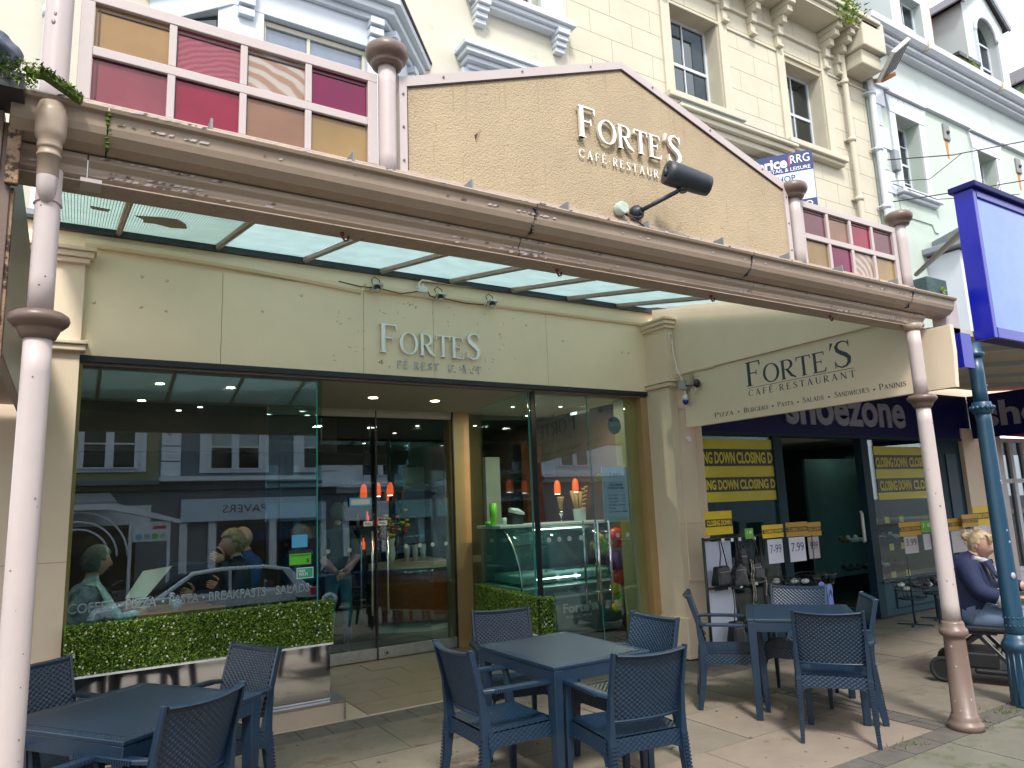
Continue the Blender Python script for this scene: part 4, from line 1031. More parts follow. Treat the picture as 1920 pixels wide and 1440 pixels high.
for i in range(14):
    a = i * math.tau / 14; m.ball((6.39 + .068 * math.cos(a), 2.93 + .068 * math.sin(a), .66), .008, 6); m.ball((6.39 + .069 * math.cos(a), 2.93 + .069 * math.sin(a), .60), .008, 6)
m.build('column_base', 'blue_column', cB)
m = MB()
for (a, z, s_) in ((4.6, 1.72, .009), (4.75, 1.70, .007), (4.4, 1.33, .01), (4.55, 1.24, .012), (4.3, .98, .03), (4.5, .70, .008), (4.9, 2.5, .006)):
    p = Vector((6.39 + .0605 * math.cos(a), 2.93 + .0605 * math.sin(a), z)); m.ball(p, s_, 8, sc=(1, .5, 1))
m.build('gum_spot', 'grey_letter', cB)

# balustrade with stained glass
def balustrade(x0, x1, z0, z1, tops, bots, label, y_=3.05):
    t = thing('stained_glass_panel', label, 'panel', ((x0 + x1) / 2, y_, z0), 0, 'stained glass balustrade panels above the gutter')
    fr = MB(); b = .048
    fr.box(x0, y_ - .02, z1 - b, x1, y_ + .02, z1); fr.box(x0, y_ - .02, z0, x1, y_ + .02, z0 + .045)
    fr.box(x0, y_ - .02, z0 + .045, x0 + b, y_ + .02, z1 - b); fr.box(x1 - b, y_ - .02, z0 + .045, x1, y_ + .02, z1 - b)
    zm = (z0 + z1) / 2; n = len(tops); w_ = (x1 - x0 - 2 * b)
    fr.box(x0 + b, y_ - .018, zm - .02, x1 - b, y_ + .018, zm + .02)
    for i in range(1, n):
        x = x0 + b + w_ * i / n
        fr.box(x - .015, y_ - .017, z0 + .045, x + .015, y_ + .017, zm - .02); fr.box(x - .015, y_ - .017, zm + .02, x + .015, y_ + .017, z1 - b)
    fr.build('panel_frame', 'pink_paint', t, bevel=.003)
    for i in range(n):
        xa = x0 + b + w_ * i / n; xb = x0 + b + w_ * (i + 1) / n
        for mm, za, zb in ((tops[i], zm, z1 - b), (bots[i], z0 + .045, zm)):
            box('stained_pane', 'stained_' + mm, xa + .001, y_ + .001, za, xb - .001, y_ + .009, zb, t)
            rim = MB(); rim.box(xa + .01, y_ - .004, zb - .026, xb - .01, y_ + .0005, zb - .02); rim.box(xa + .015, y_ - .004, za + .02, xa + .02, y_ + .0005, zb - .02)
            rim.build('pane_bead', 'inside_red', t)
    return t
balustrade(-.055, 1.185, 3.265, 3.785, ['amber', 'ripple', 'swirl', 'magenta'], ['rose', 'ruby', 'pinkamber', 'honey'], 'large stained glass panel on the left, four panes wide in amber, rose and ruby')
balustrade(4.395, 5.63, 3.255, 3.785, ['plum', 'pinkamber', 'ruby', 'plum'], ['honey', 'magenta', 'swirl', 'honey'], 'stained glass panel on the right between the pediment and the end post')
def finial(x, z, label, zb=3.24):
    t = thing('finial_post', label, 'post', (x, 3.03, zb), 0, 'round posts with ball caps along the parapet')
    MB().tube([(x, 3.03, zb), (x, 3.03, z)], .044, 28).build('post_shaft', 'pink_paint', t)
    MB().lathe((x, 3.03, 0), [(.052, z - .03), (.072, z - .025), (.078, z - .012), (.080, z + .004), (.092, z + .008), (.104, z + .03), (.107, z + .05), (.101, z + .070), (.083, z + .084), (.04, z + .090)], 36).build('post_cap', 'brown_moulding', t)
finial(1.235, 3.86, 'round pink post with a brown ball cap left of the pediment')
finial(4.34, 3.80, 'round pink post with a brown cap between pediment and right glass panel')
finial(5.70, 3.84, 'round pink post with a brown cap at the far right end of the parapet')
t = thing('parapet_post', 'tall pink pipe rising above the gutter at the left end of the stained glass', 'post', (-.125, 3.02, 3.2))
MB().tube([(-.125, 3.02, 3.19), (-.125, 3.02, 4.6)], .047, 28).build('post_shaft', 'pink_paint', t)
m = MB(); m.ball((-.135, 2.974, 3.60), .006, 8, sc=(1, .2, 1.6)); m.ball((-.138, 2.975, 3.565), .008, 8, sc=(1.2, .2, 1.5)); m.ball((-.15, 2.980, 3.37), .004, 8, sc=(1, .3, 1)); m.build('paint_chip', 'brown_paint', t, kind='stuff')

# pediment
ped = thing('pediment', 'tan rendered gable board over the canopy with pink edge trim', 'pediment', (2.77, 3.05, 3.28))
PP = [(1.335, 3.30), (1.335, 3.76), (2.77, 4.305), (4.225, 3.82), (4.225, 3.30)]
PO = [(1.295, 3.27), (1.295, 3.80), (2.77, 4.355), (4.265, 3.865), (4.265, 3.27)]
MB().prism([(x, 3.03, z) for x, z in PP], (0, .05, 0)).build('pediment_board', 'render_tan', ped)
for i in range(4):
    a, b, c, d = PO[i], PO[i + 1], PP[i + 1], PP[i]
    e = .0004 * i
    MB().prism([(p[0], 3.018 - e, p[1]) for p in (a, b, c, d)], (0, .075, 0)).build('edge_trim', 'pink_paint', ped)
MB().prism([(p[0], 3.015, p[1]) for p in ((1.295, 3.265), (4.265, 3.265), (4.225, 3.31), (1.335, 3.31))], (0, .06, 0)).build('edge_trim', 'peel_paint', ped)
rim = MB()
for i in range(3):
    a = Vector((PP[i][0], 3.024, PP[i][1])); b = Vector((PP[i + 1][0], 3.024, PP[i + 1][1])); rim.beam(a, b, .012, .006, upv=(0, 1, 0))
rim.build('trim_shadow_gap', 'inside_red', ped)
for i in range(4):
    a, b = PO[i], PO[i + 1]
    for k in range(3):
        t = (k + .5) / 3; x = a[0] + (b[0] - a[0]) * t; z = a[1] + (b[1] - a[1]) * t
        dx = (2.77 - x) * .012; MB().lathe((x + (.02 if i == 0 else -.02 if i == 3 else 0), 3.012, z - (.022 if i in (1, 2) else 0)), [(.006, .005), (.006, 0)], 8, axis='y').build('screw', 'brown_paint', ped)
MB().prism([(1.72, 3.0295, 3.60), (1.76, 3.0295, 3.64), (1.75, 3.0295, 3.60), (1.73, 3.0295, 3.555)], (0, -.0008, 0)).build('stain', 'rotten_wood', ped)
# raised metal names
def name_sign(label, a0, a1, zF, hF, y_, sub, s0, s1, zs, hs, skip=(), depth=.02, apos=True):
    t = thing('letter_sign', label, 'sign', ((a0 + a1) / 2, y_, zs), 0, 'raised steel cafe names')
    roman("Forte'S" if apos else "ForteS", 'letter_steel', a0, a1, zF, hF, y_ - .012, small=.78, depth=depth, parent=t, pname='letter')
    roman(sub, 'letter_steel' if not skip else 'brushed', s0, s1, zs, hs, y_ - .008, small=1, depth=.006, parent=t, pname='small_letter', sp=.35, skip=skip)
    return t
name_sign('steel cafe name with all its letters on the tan pediment', 2.395, 3.215, 3.755, .195, 3.03, "CAFÉ·RESTAURANT", 2.40, 3.185, 3.635, .052)
fs = name_sign('steel cafe name with missing small letters on the cream fascia', 2.40, 3.475, 3.12, .275, FY, "CAFÉ·RESTAURANT", 2.415, 3.47, 2.985, .072, skip=(0, 1, 9, 11, 13), apos=False)
pins = MB()
for i in range(26):
    x = random.choice([2.42, 2.46, 2.50, 2.53, 3.13, 3.17, 3.24, 3.28, 3.37, 3.41]) + random.uniform(-.02, .02); pins.lathe((x, FY - .008, random.uniform(2.985, 3.06)), [(.0045, .008), (.0045, 0)], 6, axis='y')
pins.build('fixing_pin', 'brown_paint', fs)
sc = MB()
for i in range(70):
    x = random.uniform(1.95, 3.9); z = random.uniform(3.0, 3.66); l_ = random.uniform(.004, .02); a = random.uniform(0, 3.14)
    if 2.35 < x < 3.5 and z < 3.42: continue
    sc.obox((x, FY - .0008, z), (l_, .0006, .0016), Matrix.Rotation(a, 3, 'Y'))
sc.build('scuff_mark', 'rotten_wood', cafe, kind='stuff')

# speaker on pediment, vent cap
sp = thing('loudspeaker', 'black tubular loudspeaker on an arm in front of the tan pediment', 'speaker', (2.80, 3.0, 3.33))
MB().lathe((2.80, 2.99, 3.365), [(.045, .03), (.045, 0), (.03, -.012), (.02, -.03)], 20, axis='y').build('wall_mount', 'speaker_black', sp)
m = MB(); m.tube([(2.80, 2.97, 3.365), (2.86, 2.90, 3.40), (2.955, 2.82, 3.455), (2.985, 2.80, 3.50)], .013, 10); m.lathe((2.985, 2.80, 3.45), [(.022, 0), (.022, .05)], 14); m.build('swivel_arm', 'speaker_black', sp)
R = Matrix.Rotation(rad(-14), 3, 'Z') @ Matrix.Rotation(rad(12), 3, 'Y')
m = MB(); c = Vector((3.02, 2.79, 3.535))
prof = []
pts = []
for i in range(20):
    a = math.tau * i / 20; pts.append((math.cos(a), math.sin(a)))
def spk_ring(x, r): return [c + R @ Vector((x, r * p[0] * .9, r * p[1] * (1 if p[1] > -.6 else 1.0))) for p in pts]
k = 0; rings = [(-.145, .055), (-.14, .072), (-.10, .075), (.11, .066), (.14, .062), (.145, .05)]
for x, r_ in rings: m.v += [tuple(v) for v in spk_ring(x, r_)]
for i in range(len(rings) - 1):
    for j in range(20): m.f.append((i * 20 + j, i * 20 + (j + 1) % 20, (i + 1) * 20 + (j + 1) % 20, (i + 1) * 20 + j)); m.m.append(0); m.sm.append(True)
m.f += [tuple(range(20))[::-1], tuple(range(100, 120))]; m.m += [0, 0]; m.sm += [False, False]
m.build('speaker_body', 'speaker_black', sp)
m = MB(); m.tube([c + R @ Vector((-.146, -.01, -.03)), c + R @ Vector((-.15, 0, .03))], .012, 8); m.build('speaker_knob', 'dark_frame', sp)
vc = thing('vent_cap', 'round pale green cap with loose wires beside the loudspeaker', 'vent', (2.68, 3.0, 3.33))
MB().lathe((2.675, 2.97, 3.365), [(.036, .06), (.04, .05), (.04, .012), (.034, 0)], 24, axis='y').build('cap_body', 'mint_wall', vc)
m = MB(); m.tube([(2.69, 2.99, 3.34), (2.72, 2.96, 3.31), (2.75, 2.95, 3.305), (2.80, 2.97, 3.33)], .005, 6); m.tube([(2.69, 2.99, 3.33), (2.73, 2.95, 3.29), (2.80, 2.95, 3.26)], .004, 6); m.build('wire', 'cable', vc)

# hanging divider sign
hs = thing('hanging_sign', 'cream board sign with dark cafe lettering hung crosswise at the right end', 'sign', (5.82, 4.2, 2.44))
SX = 5.80
MB().prism([(SX, 5.68, 2.445), (SX, 3.10, 2.445), (SX, 3.10, 3.08), (SX, 5.68, 3.06)], (.05, 0, 0)).build('sign_board', 'cream_pilaster', hs, bevel=.003)
MB().prism([(SX + .001, 3.097, 2.447), (SX + .001, 2.82, 2.447), (SX + .001, 2.80, 2.72), (SX + .001, 2.80, 2.94), (SX + .001, 3.097, 2.94)], (.05, 0, 0)).build('sign_board', 'cream_pilaster', hs, bevel=.003)
box('end_board', 'pink_paint', 6.04, 2.94, 2.80, 6.25, 3.05, 3.24, hs, bevel=.004)
MB().prism([(SX + .012, 5.80, 3.061), (SX + .012, 3.10, 3.081), (SX + .012, 3.10, GZ(3.1) - .03), (SX + .012, 5.80, GZ(5.8) - .02)], (.03, 0, 0)).build('upper_board', 'cream_pilaster', hs)
MB().prism([(SX + .012, 5.95, 2.95), (SX + .012, 5.801, 2.95), (SX + .012, 5.801, GZ(5.8) - .02), (SX + .012, 6.1, GZ(6.1) - .02), (SX + .012, 6.1, 2.95)], (.03, 0, 0)).build('upper_board', 'cream_pilaster', hs)
MB().beam((SX - .012, 5.72, 3.06), (SX - .012, 3.12, 3.08), .024, .026).build('sign_batten', 'cream_pilaster', hs, bevel=.003)
def sidetext(body, m, ya, yb, z, h, small=.78, w_=.0, sp=.0): return roman(body, m, -ya, -yb, z, h, 0, small, .0015, None, 'lettering', 'xz', 0, sp=sp, per_letter=False)
def side_roman(body, m, ya, yb, z, h, small, sp=0.0, weight=1):
    """lettering on the face that looks along -x, read from y=ya down to y=yb"""
    items = []; x = 0
    for ch in body:
        big = ch.isupper() or ch in "'·•É"; g, adv = glyph(ch.upper()); s_ = 1.0 if big else small
        items += [[(x + px * s_, py * s_) for px, py in poly] for poly in g]; x += (adv + .07 + sp) * s_
    W = x - .07 - sp; mb = MB(); f_ = (ya - yb) / W
    for k, poly in enumerate(items):
        mb.prism([(SX - .0004, ya - px * f_, z + py * h) for px, py in poly], (-.001 - .0002 * (k % 5), 0, 0))
    return mb.build('lettering', m, hs)
side_roman("Forte'S", 'navy_text', 4.80, 3.64, 2.765, .245, .76)
side_roman("CAFÉ·RESTAURANT", 'navy_text', 4.79, 3.63, 2.665, .062, 1, .35)
MB().box(SX - .002, 3.64, 2.745, SX - .0004, 4.79, 2.749).build('sign_rule', 'navy_text', hs)
for wd_s, ya, yb, z in (("Pizza", 5.26, 5.00, 2.508), ("Burgers", 4.87, 4.57, 2.508), ("Pasta", 4.46, 4.28, 2.510), ("Salads", 4.18, 3.96, 2.512), ("Sandwiches", 3.85, 3.52, 2.513), ("Paninis", 3.43, 3.20, 2.515)):
    side_roman(wd_s, 'navy_text', ya, yb, z, .052, .78)
for y_ in (4.935, 4.515, 4.23, 3.905, 3.475): MB().box(SX - .002, y_ - .008, 2.522, SX - .0004, y_ + .008, 2.536).build('bullet', 'navy_text', hs)
# rail bracket and cables by the sign
m = MB(); m.tube([(5.82, 5.78, 3.03), (5.79, 5.2, 3.05)], .014, 10); m.box(5.74, 5.775, 2.99, 5.84, 5.80, 3.09); m.build('sign_bracket', 'cream_pilaster', hs, bevel=.002)
# camera cluster
cc = thing('security_camera', 'small security camera with junction box and blue capped dome at the sign corner', 'camera', (5.76, 5.5, 2.8))
box('junction_box', 'grey_plastic', 5.70, 5.56, 2.86, 5.785, 5.66, 2.96, cc, bevel=.004)
box('back_box', 'beige_box', 5.72, 5.50, 2.90, 5.785, 5.60, 3.02, cc, bevel=.004)
box('box_window', 'dark_frame', 5.72, 5.556, 2.89, 5.765, 5.5595, 2.94, cc)
m = MB(); m.ball((5.745, 5.42, 2.90), .045, 14, sc=(.8, .8, 1.1)); m.build('camera_body', 'dark_frame', cc)
m = MB(); m.tube([(5.74, 5.60, 2.86), (5.74, 5.60, 2.80)], .012, 8); m.lathe((5.74, 5.60, 2.74), [(.03, 0), (.032, .03), (.022, .06), (.012, .07)], 16); m.build('dome_bracket', 'white_plastic', cc)
MB().lathe((5.74, 5.60, 2.69), [(.012, 0), (.03, .02), (.034, .05)], 16).build('dome_lens', 'blue_gloss', cc)
m = MB(); m.tube([(5.78, 5.78, 3.45), (5.77, 5.76, 3.3), (5.765, 5.72, 3.12), (5.76, 5.66, 3.0), (5.75, 5.61, 2.96)], .006, 6); m.tube([(5.79, 5.79, 3.5), (5.74, 5.77, 3.54), (5.72, 5.77, 3.45), (5.77, 5.78, 3.40)], .006, 6); m.tube([(5.75, 5.45, 2.86), (5.75, 5.47, 2.80), (5.75, 5.52, 2.86)], .005, 6); m.build('cable', 'white_plastic', cc)
# spotlights along the cornice
def spot(x, z, loop=1):
    t = thing('spotlight', 'x', 'spotlight', (x, 6.06, z), 0, 'square spotlights wired along the cream cornice')
    R = Matrix.Rotation(rad(-25), 3, 'X')
    m = MB(); m.obox((x, 6.055, z), (.045, .055, .012), R); m.build('lamp_housing', 'brushed', t, bevel=.004)
    m = MB(); m.lathe((x, 6.045, z - .022), [(.030, 0), (.032, .006), (.030, .014)], 20); m.build('lamp_bezel', 'dark_frame', t)
    MB().lathe((x, 6.044, z - .026), [(.022, 0), (.022, .006)], 16).build('lamp_lens', 'white_plastic', t)
    m = MB(); m.tube([(x + .03, 6.09, z + .01), (x + .045 * loop, 6.11, z + .09), (x - .0, 6.12, z + .12), (x - .03 * loop, 6.12, z + .09), (x - .02, 6.1, z + .02)], .0045, 6); m.build('lamp_cable', 'cable', t)
    return t
spot(2.35, 3.715)['label'] = 'leftmost square spotlight on the cornice with a looped cable'
spot(3.0, 3.705)['label'] = 'middle square spotlight on the cornice just right of the junction box'
spot(3.58, 3.705)['label'] = 'rightmost square spotlight on the cornice past the end of the name'
jb = thing('junction_box', 'white junction box with stubs between the spotlights', 'junction box', (2.80, 6.1, 3.74))
m = MB(); m.box(2.77, 6.06, 3.735, 2.87, 6.13, 3.79); m.tube([(2.79, 6.09, 3.79), (2.79, 6.09, 3.83)], .012, 8); m.tube([(2.83, 6.09, 3.79), (2.83, 6.09, 3.82)], .012, 8); m.build('box_body', 'white_plastic', jb, bevel=.004)
m = MB(); m.tube([(2.40, 6.08, 3.715), (2.6, 6.09, 3.695), (2.77, 6.09, 3.74)], .005, 6); m.tube([(2.87, 6.08, 3.76), (2.90, 6.08, 3.71), (2.95, 6.08, 3.70)], .006, 6); m.tube([(3.05, 6.08, 3.70), (3.3, 6.09, 3.685), (3.5, 6.08, 3.69)], .005, 6); m.tube([(2.0, 6.1, 3.74), (2.2, 6.09, 3.715), (2.31, 6.08, 3.715)], .005, 6)
m.build('cable', 'cable', jb)
m = MB(); m.tube([(2.79, 6.1, 3.83), (2.84, 6.12, 3.87), (3.0, 6.13, 3.875), (3.25, 6.14, 3.88), (5.5, 6.14, 3.90)], .009, 6); m.build('conduit', 'cream_paint', jb)

# estate agent board
RL, RR = Vector((10.61, 8.28, 0)), Vector((11.31, 7.40, 0))
db = (RR - RL).normalized(); nb = Vector((db.y, -db.x, 0))       # towards the street
if nb.y > 0: nb = -nb
ab = thing('agents_board', 'navy and pale blue letting agent board fixed above the pediment slope', 'sign', (10.96, 7.84, 6.78))
def bq(a, b, za, zb, off, m, nm='board_panel'):
    p = [RL + db * a, RL + db * b]; 
    MB().prism([(p[0].x + nb.x * off, p[0].y + nb.y * off, za), (p[1].x + nb.x * off, p[1].y + nb.y * off, za), (p[1].x + nb.x * off, p[1].y + nb.y * off, zb), (p[0].x + nb.x * off, p[0].y + nb.y * off, zb)], tuple(nb * -.012)).build(nm, m, ab)
W_ = (RR - RL).length
bq(-.35, W_, 6.78, 7.91, 0, 'agent_navy'); bq(-.35, W_ - .01, 6.98, 7.53, .002, 'agent_blue', 'board_panel')
def board_text(body, m, a, b, za, zb, bold=0):
    me = textmesh(body, 1, bold, 1, .001); xs = [v.co.x for v in me.vertices]; ys = [v.co.y for v in me.vertices]
    o0 = origin_of(ab)
    for v in me.vertices:
        s_ = a + (v.co.x - min(xs)) / (max(xs) - min(xs)) * (b - a); z = za + (v.co.y - min(ys)) / (max(ys) - min(ys)) * (zb - za); off = .004 if v.co.z > 0 else .0025
        p = RL + db * s_ + nb * off; n_ = Vector((p.x, p.y, z)) - o0; v.co = n_
        v.co.x = n_.x
    me.materials.clear(); me.materials.append(M[m])
    for p in me.polygons: p.material_index = 0
    o = bpy.data.objects.new('lettering', me); COL.objects.link(o); o.parent = ab
def fix_text(body, m, a, b, za, zb, bold=0):
    me = textmesh(body, 1, bold, 1, .001); xs = [v.co.x for v in me.vertices]; ys = [v.co.y for v in me.vertices]
    x0, x1, y0, y1 = min(xs), max(xs), min(ys), max(ys); o0 = origin_of(ab)
    for v in me.vertices:
        s_ = a + (v.co.x - x0) / (x1 - x0) * (b - a); z = za + (v.co.y - y0) / (y1 - y0) * (zb - za); off = .005 if v.co.z > 0 else .0025
        p = RL + db * s_ + nb * off; v.co = Vector((p.x, p.y, z)) - o0
    me.materials.clear(); me.materials.append(M[m])
    for p in me.polygons: p.material_index = 0
    o = bpy.data.objects.new('lettering', me); COL.objects.link(o); o.parent = ab
fix_text('price', 'white_print', .16, .68, 7.58, 7.84, .03); fix_text('RRG', 'white_print', .74, 1.07, 7.70, 7.86)
bq(.71, .725, 7.66, 7.86, .003, 'red_print', 'logo_bar'); fix_text('RETAIL & LEISURE', 'white_print', .30, 1.07, 7.56, 7.63)
fix_text('SHOP', 'agent_navy', .42, .80, 7.36, 7.48, .01); fix_text('O', 'white_print', .92, 1.05, 6.84, 6.94, .01)
# floodlight on the party wall
fl_ = thing('floodlight', 'large flat grey floodlight on a bracket high on the party wall', 'floodlight', (15.2, 8.1, 11))
R = Matrix.Rotation(rad(-38), 3, 'Y') @ Matrix.Rotation(rad(-38), 3, 'X')
m = MB(); m.obox((15.2, 7.72, 11.15), (.48, .36, .045), R); m.build('lamp_housing', 'brushed', fl_, bevel=.02)
m = MB(); m.obox(Vector((15.2, 7.72, 11.15)) + R @ Vector((0, 0, -.05)), (.44, .32, .006), R); m.build('lamp_face', 'plate_iron', fl_)
m = MB()
for k in range(5): m.obox(Vector((15.2, 7.72, 11.15)) + R @ Vector((-.36 + k * .18, 0, -.06)), (.008, .32, .008), R)
m.build('lamp_grille', 'dark_frame', fl_)
m = MB(); m.tube([(15.1, 8.25, 10.9), (15.08, 7.95, 10.75), (15.25, 7.75, 10.85)], .05, 8); m.build('lamp_bracket', 'rust', fl_)
box('control_box', 'beige_box', 15.0, 8.10, 11.2, 15.16, 8.25, 11.6, fl_, bevel=.01)
# iron tie plates and alarm box
for x, z in ((18.32, 10.49), (22.07, 10.44)):
    t = thing('tie_plate', 'rounded iron tie plate ' + ('between the first and second mint windows' if x < 20 else 'right of the second mint window'), 'tie plate', (x, 8.28, z), 0, 'iron tie plates on the mint wall')
    box('plate', 'plate_iron', x - .14, 8.25, z - .22, x + .14, 8.30, z + .22, t, bevel=.06)
    MB().ball((x, 8.24, z - .02), .05, 10).build('bolt', 'black_iron', t)
    MB().prism([(x - .06, 8.2985, z - .7), (x + .02, 8.2985, z - .72), (x + .05, 8.2985, z - .22), (x - .1, 8.2985, z - .22)], (0, -.002, 0)).build('rust_streak', 'rust', t)
tag(box('alarm_box', 'lead', 15.62, 8.18, 8.85, 15.82, 8.30, 9.35, bevel=.02), 'small blue grey alarm box beside the first mint window', 'alarm box')
fw_ = MB()
fw_.tube([(15.3, 8.2, 9.0), (17.0, 7.6, 9.25), (20, 6.5, 10.0), (26, 4.5, 12.4)], .014, 5); fw_.tube([(15.3, 8.2, 8.0), (17.0, 7.6, 8.35), (20, 6.5, 9.0), (26, 4.5, 11.0)], .014, 5); fw_.tube([(15.35, 8.2, 8.5), (16.4, 7.9, 8.65), (17.2, 7.5, 9.3)], .010, 5); fw_.tube([(15.4, 8.2, 8.45), (16.6, 7.9, 8.2), (18.5, 7.0, 8.35)], .010, 5)
tag(fw_.build('festoon_wire', 'cable'), 'thin black festoon wires strung out from the mint wall', 'wire')
for z in (9.0, 8.5, 8.0): MB().lathe((15.28, 8.26, z), [(.03, .03), (.03, 0)], 10, axis='y').build('wire_anchor', 'black_iron', mint)

# blue light box sign, strut, spikes
lb = thing('lightbox_sign', 'big pale blue light box with royal blue frame at the right edge', 'sign', (9, 2.85, 2.86))
LX, LY0, LY1 = 6.44, 2.775, 2.93
m = MB(); m.box(LX, LY0, 2.89, LX + .06, LY1, 4.20); m.build('sign_frame', 'blue_gloss', lb, bevel=.004)
m = MB(); m.box(LX + .061, LY0 - .004, 2.89, 12, LY0 + .03, 2.98); m.box(LX + .061, LY0 - .004, 4.13, 12, LY0 + .03, 4.20); m.build('sign_frame', 'blue_gloss', lb, bevel=.004)
box('sign_face', 'lightbox', LX + .061, LY0 + .012, 2.98, 12, LY0 + .028, 4.13, lb)
box('sign_back', 'navy_fascia', LX + .061, LY0 + .031, 2.89, 12, LY1, 4.20, lb)
m = MB(); m.box(LX - .03, LY0 - .04, 4.201, 12, LY1 + .03, 4.255); m.build('top_capping', 'navy_fascia', lb, bevel=.01)
m = MB(); m.prism([(7.9, LY0 + .0115, 3.75), (8.3, LY0 + .0115, 3.65), (8.5, LY0 + .0115, 3.9), (8.1, LY0 + .0115, 3.98)], (0, -.002, 0)); m.build('sign_motif', 'blue_gloss', lb)
m = MB()
for i in range(70):
    x = LX + .05 + i * .05; m.tube([(x, 2.85, 4.25), (x + random.gauss(0, .03), 2.85 + random.gauss(0, .04), 4.37)], .0016, 4)
m.build('bird_spike', 'wire_spike', lb, kind='stuff')
tag(MB().tube([(11.5, 5.95, 5.1), (7.0, 3.05, 4.1)], .035, 8).build('sign_strut', 'black_iron'), 'black diagonal strut running back from the blue light box', 'strut')
cz = thing('shoe_shop_canopy', 'underside of the pale canopy behind the blue light box', 'canopy', (9, 4.5, 3.0))
MB().prism([(6.0, 2.94, 2.93), (13, 2.94, 2.93), (13, 5.9, 3.25), (6.0, 5.9, 3.25)], (0, 0, .05)).build('canopy_deck', 'ceiling', cz)
for x in (7.2, 8.6, 10, 11.4): MB().beam((x, 2.95, 2.91), (x, 5.88, 3.22), .05, .05).build('canopy_rib', 'white_trim', cz)
box('canopy_bracket', 'blue_gloss', 6.0, 2.83, 2.62, 6.16, 2.93, 2.90, cz)
m = MB(); m.prism([(5.90, 3.18, 3.19), (5.90, 2.97, 3.24), (5.90, 2.97, 3.40), (5.90, 3.24, 3.40)], (.30, 0, 0)); m.build('mossy_box_gutter', 'moss', cz, bevel=.01)
dm('green_copper', (.045, .085, .085), .7, var=.3, vscale=7, bump=.4); cz.children[-1].data.materials[0] = M['green_copper']
m = MB()
for i in range(40):
    d = Vector((random.gauss(0, .6), -abs(random.gauss(.5, .4)), random.gauss(.6, .5))).normalized() * random.uniform(.02, .05); e = d.cross(Vector((0, 1, .4))).normalized() * .008; p = Vector((6.08, 2.96, 3.29)); m.add([p - e, p + e, p + d], [(0, 1, 2)])
tag(m.build('weed', 'leafC'), 'tiny yellow green weed on the dark green box gutter', 'plant')

# left neighbour: rotten board end, tarp, moss strip
nb_ = thing('neighbour_canopy', 'weathered end of the neighbouring canopy at the far left with brown boards', 'canopy', (-.6, 3.0, 2.2))
box('fascia_end', 'taupe_paint', -1.2, 2.93, 2.86, -.262, 3.0, 3.14, nb_, bevel=.004)
box('end_board', 'rotten_wood', -.245, 2.90, 2.86, -.205, 2.93, 3.155, nb_, bevel=.003)
box('side_board', 'brown_paint', -.262, 2.935, 2.3, -.228, 6.0, 3.10, nb_, bevel=.003)
box('end_board', 'rotten_wood', -.232, 2.945, 2.1, -.216, 2.99, 2.86, nb_, bevel=.003)
box('soffit', 'brown_paint', -1.2, 3.0, 2.5, -.262, 6.0, 2.55, nb_)
box('gutter_stub', 'dark_frame', -1.2, 2.75, 3.14, -.20, 2.95, 3.20, nb_)
tm = bmesh.new(); bmesh.ops.create_icosphere(tm, subdivisions=4, radius=1)
for v in tm.verts:
    p = v.co.copy(); n_ = noise.noise(p * 1.7) * .35 + noise.noise(p * 5) * .10
    v.co = Vector((-.42 + p.x * (.22 + n_ * .10), 2.82 + p.y * .12 * (1 + n_), 3.26 + p.z * (.10 + .02 * n_) + max(0, p.x) * .035))
me = bpy.data.meshes.new('tarpaulin'); tm.to_mesh(me); tm.free(); me.materials.append(M['tarp'])
for p in me.polygons: p.use_smooth = True
tp = bpy.data.objects.new('tarpaulin', me); COL.objects.link(tp); tag(tp, 'crumpled dark blue sheet lying on the neighbour gutter at top left', 'tarpaulin')
mb = MB(); mb.beam((-.20, 2.80, 3.235), (-.145, 2.80, 3.235), .03, .02); mb.beam((-.15, 2.80, 3.24), (-.03, 2.80, 3.172), .045, .018)
tag(mb.build('mossy_batten', 'moss', bevel=.003), 'moss covered strip of wood sloping down onto the gutter', 'batten')
mo = MB()
for i in range(1500):
    q = random.random()
    if q < .6: p = Vector((random.uniform(-.42, -.16), 2.74 + random.gauss(0, .02), 3.15 + random.uniform(0, .09) ** 1))
    else:
        t = random.random(); p = Vector((-.16 + .13 * t, 2.79 + random.gauss(0, .012), 3.252 - .075 * t + random.gauss(0, .006)))
    d = Vector((random.gauss(0, 1), random.gauss(-.7, .5), random.gauss(0, .9))).normalized() * random.uniform(.005, .02); e = d.cross(Vector((.3, .2, 1))).normalized() * .004
    mo.add([p - e, p + e, p + d], [(0, 1, 2)], random.choice([0, 0, 1]))
tag(mo.build('moss_clump', ['moss', 'leafA']), 'wet green moss hanging under the blue sheet', 'moss', kind='stuff')

# ================================================================== WINDOW DRESSING
def down(x, y_, z, label, mm='lamp_warm', r=.045, par=None):
    t = thing('downlight', label, 'downlight', (x, y_, z), 0, 'recessed ceiling downlights of the cafe')
    MB().lathe((x, y_, z - .006), [(r, 0), (r * .9, .001), (r * .9, .005)], 16).build('lamp_glow', mm, t)
    MB().lathe((x, y_, z - .004), [(r * 1.35, 0), (r * 1.3, .003)], 18).build('lamp_rim', 'brushed', t)
down(2.74, 7.20, 2.87, 'lit downlight in the entrance ceiling nearer the left window', r=.05)
down(3.48, 7.22, 2.87, 'lit downlight in the entrance ceiling nearer the brown column', r=.05)
for x, y_, q in ((.66, 6.98, 'the nearer left one of three'), (1.26, 7.00, 'the right one of three'), (.60, 8.05, 'the farther left one of three')): down(x, y_, 2.87, 'lit downlight behind the left window, ' + q, r=.036)
for x, y_ in ((5.02, 7.6), (5.28, 8.1), (4.62, 7.4), (5.2, 7.2)): down(x, y_, 2.87, 'small lit downlight over the ice cream counter, ' + {5.02: 'left rear one', 5.28: 'right rear one', 4.62: 'leftmost one', 5.2: 'nearest one'}[x], 'lamp_white', .022)
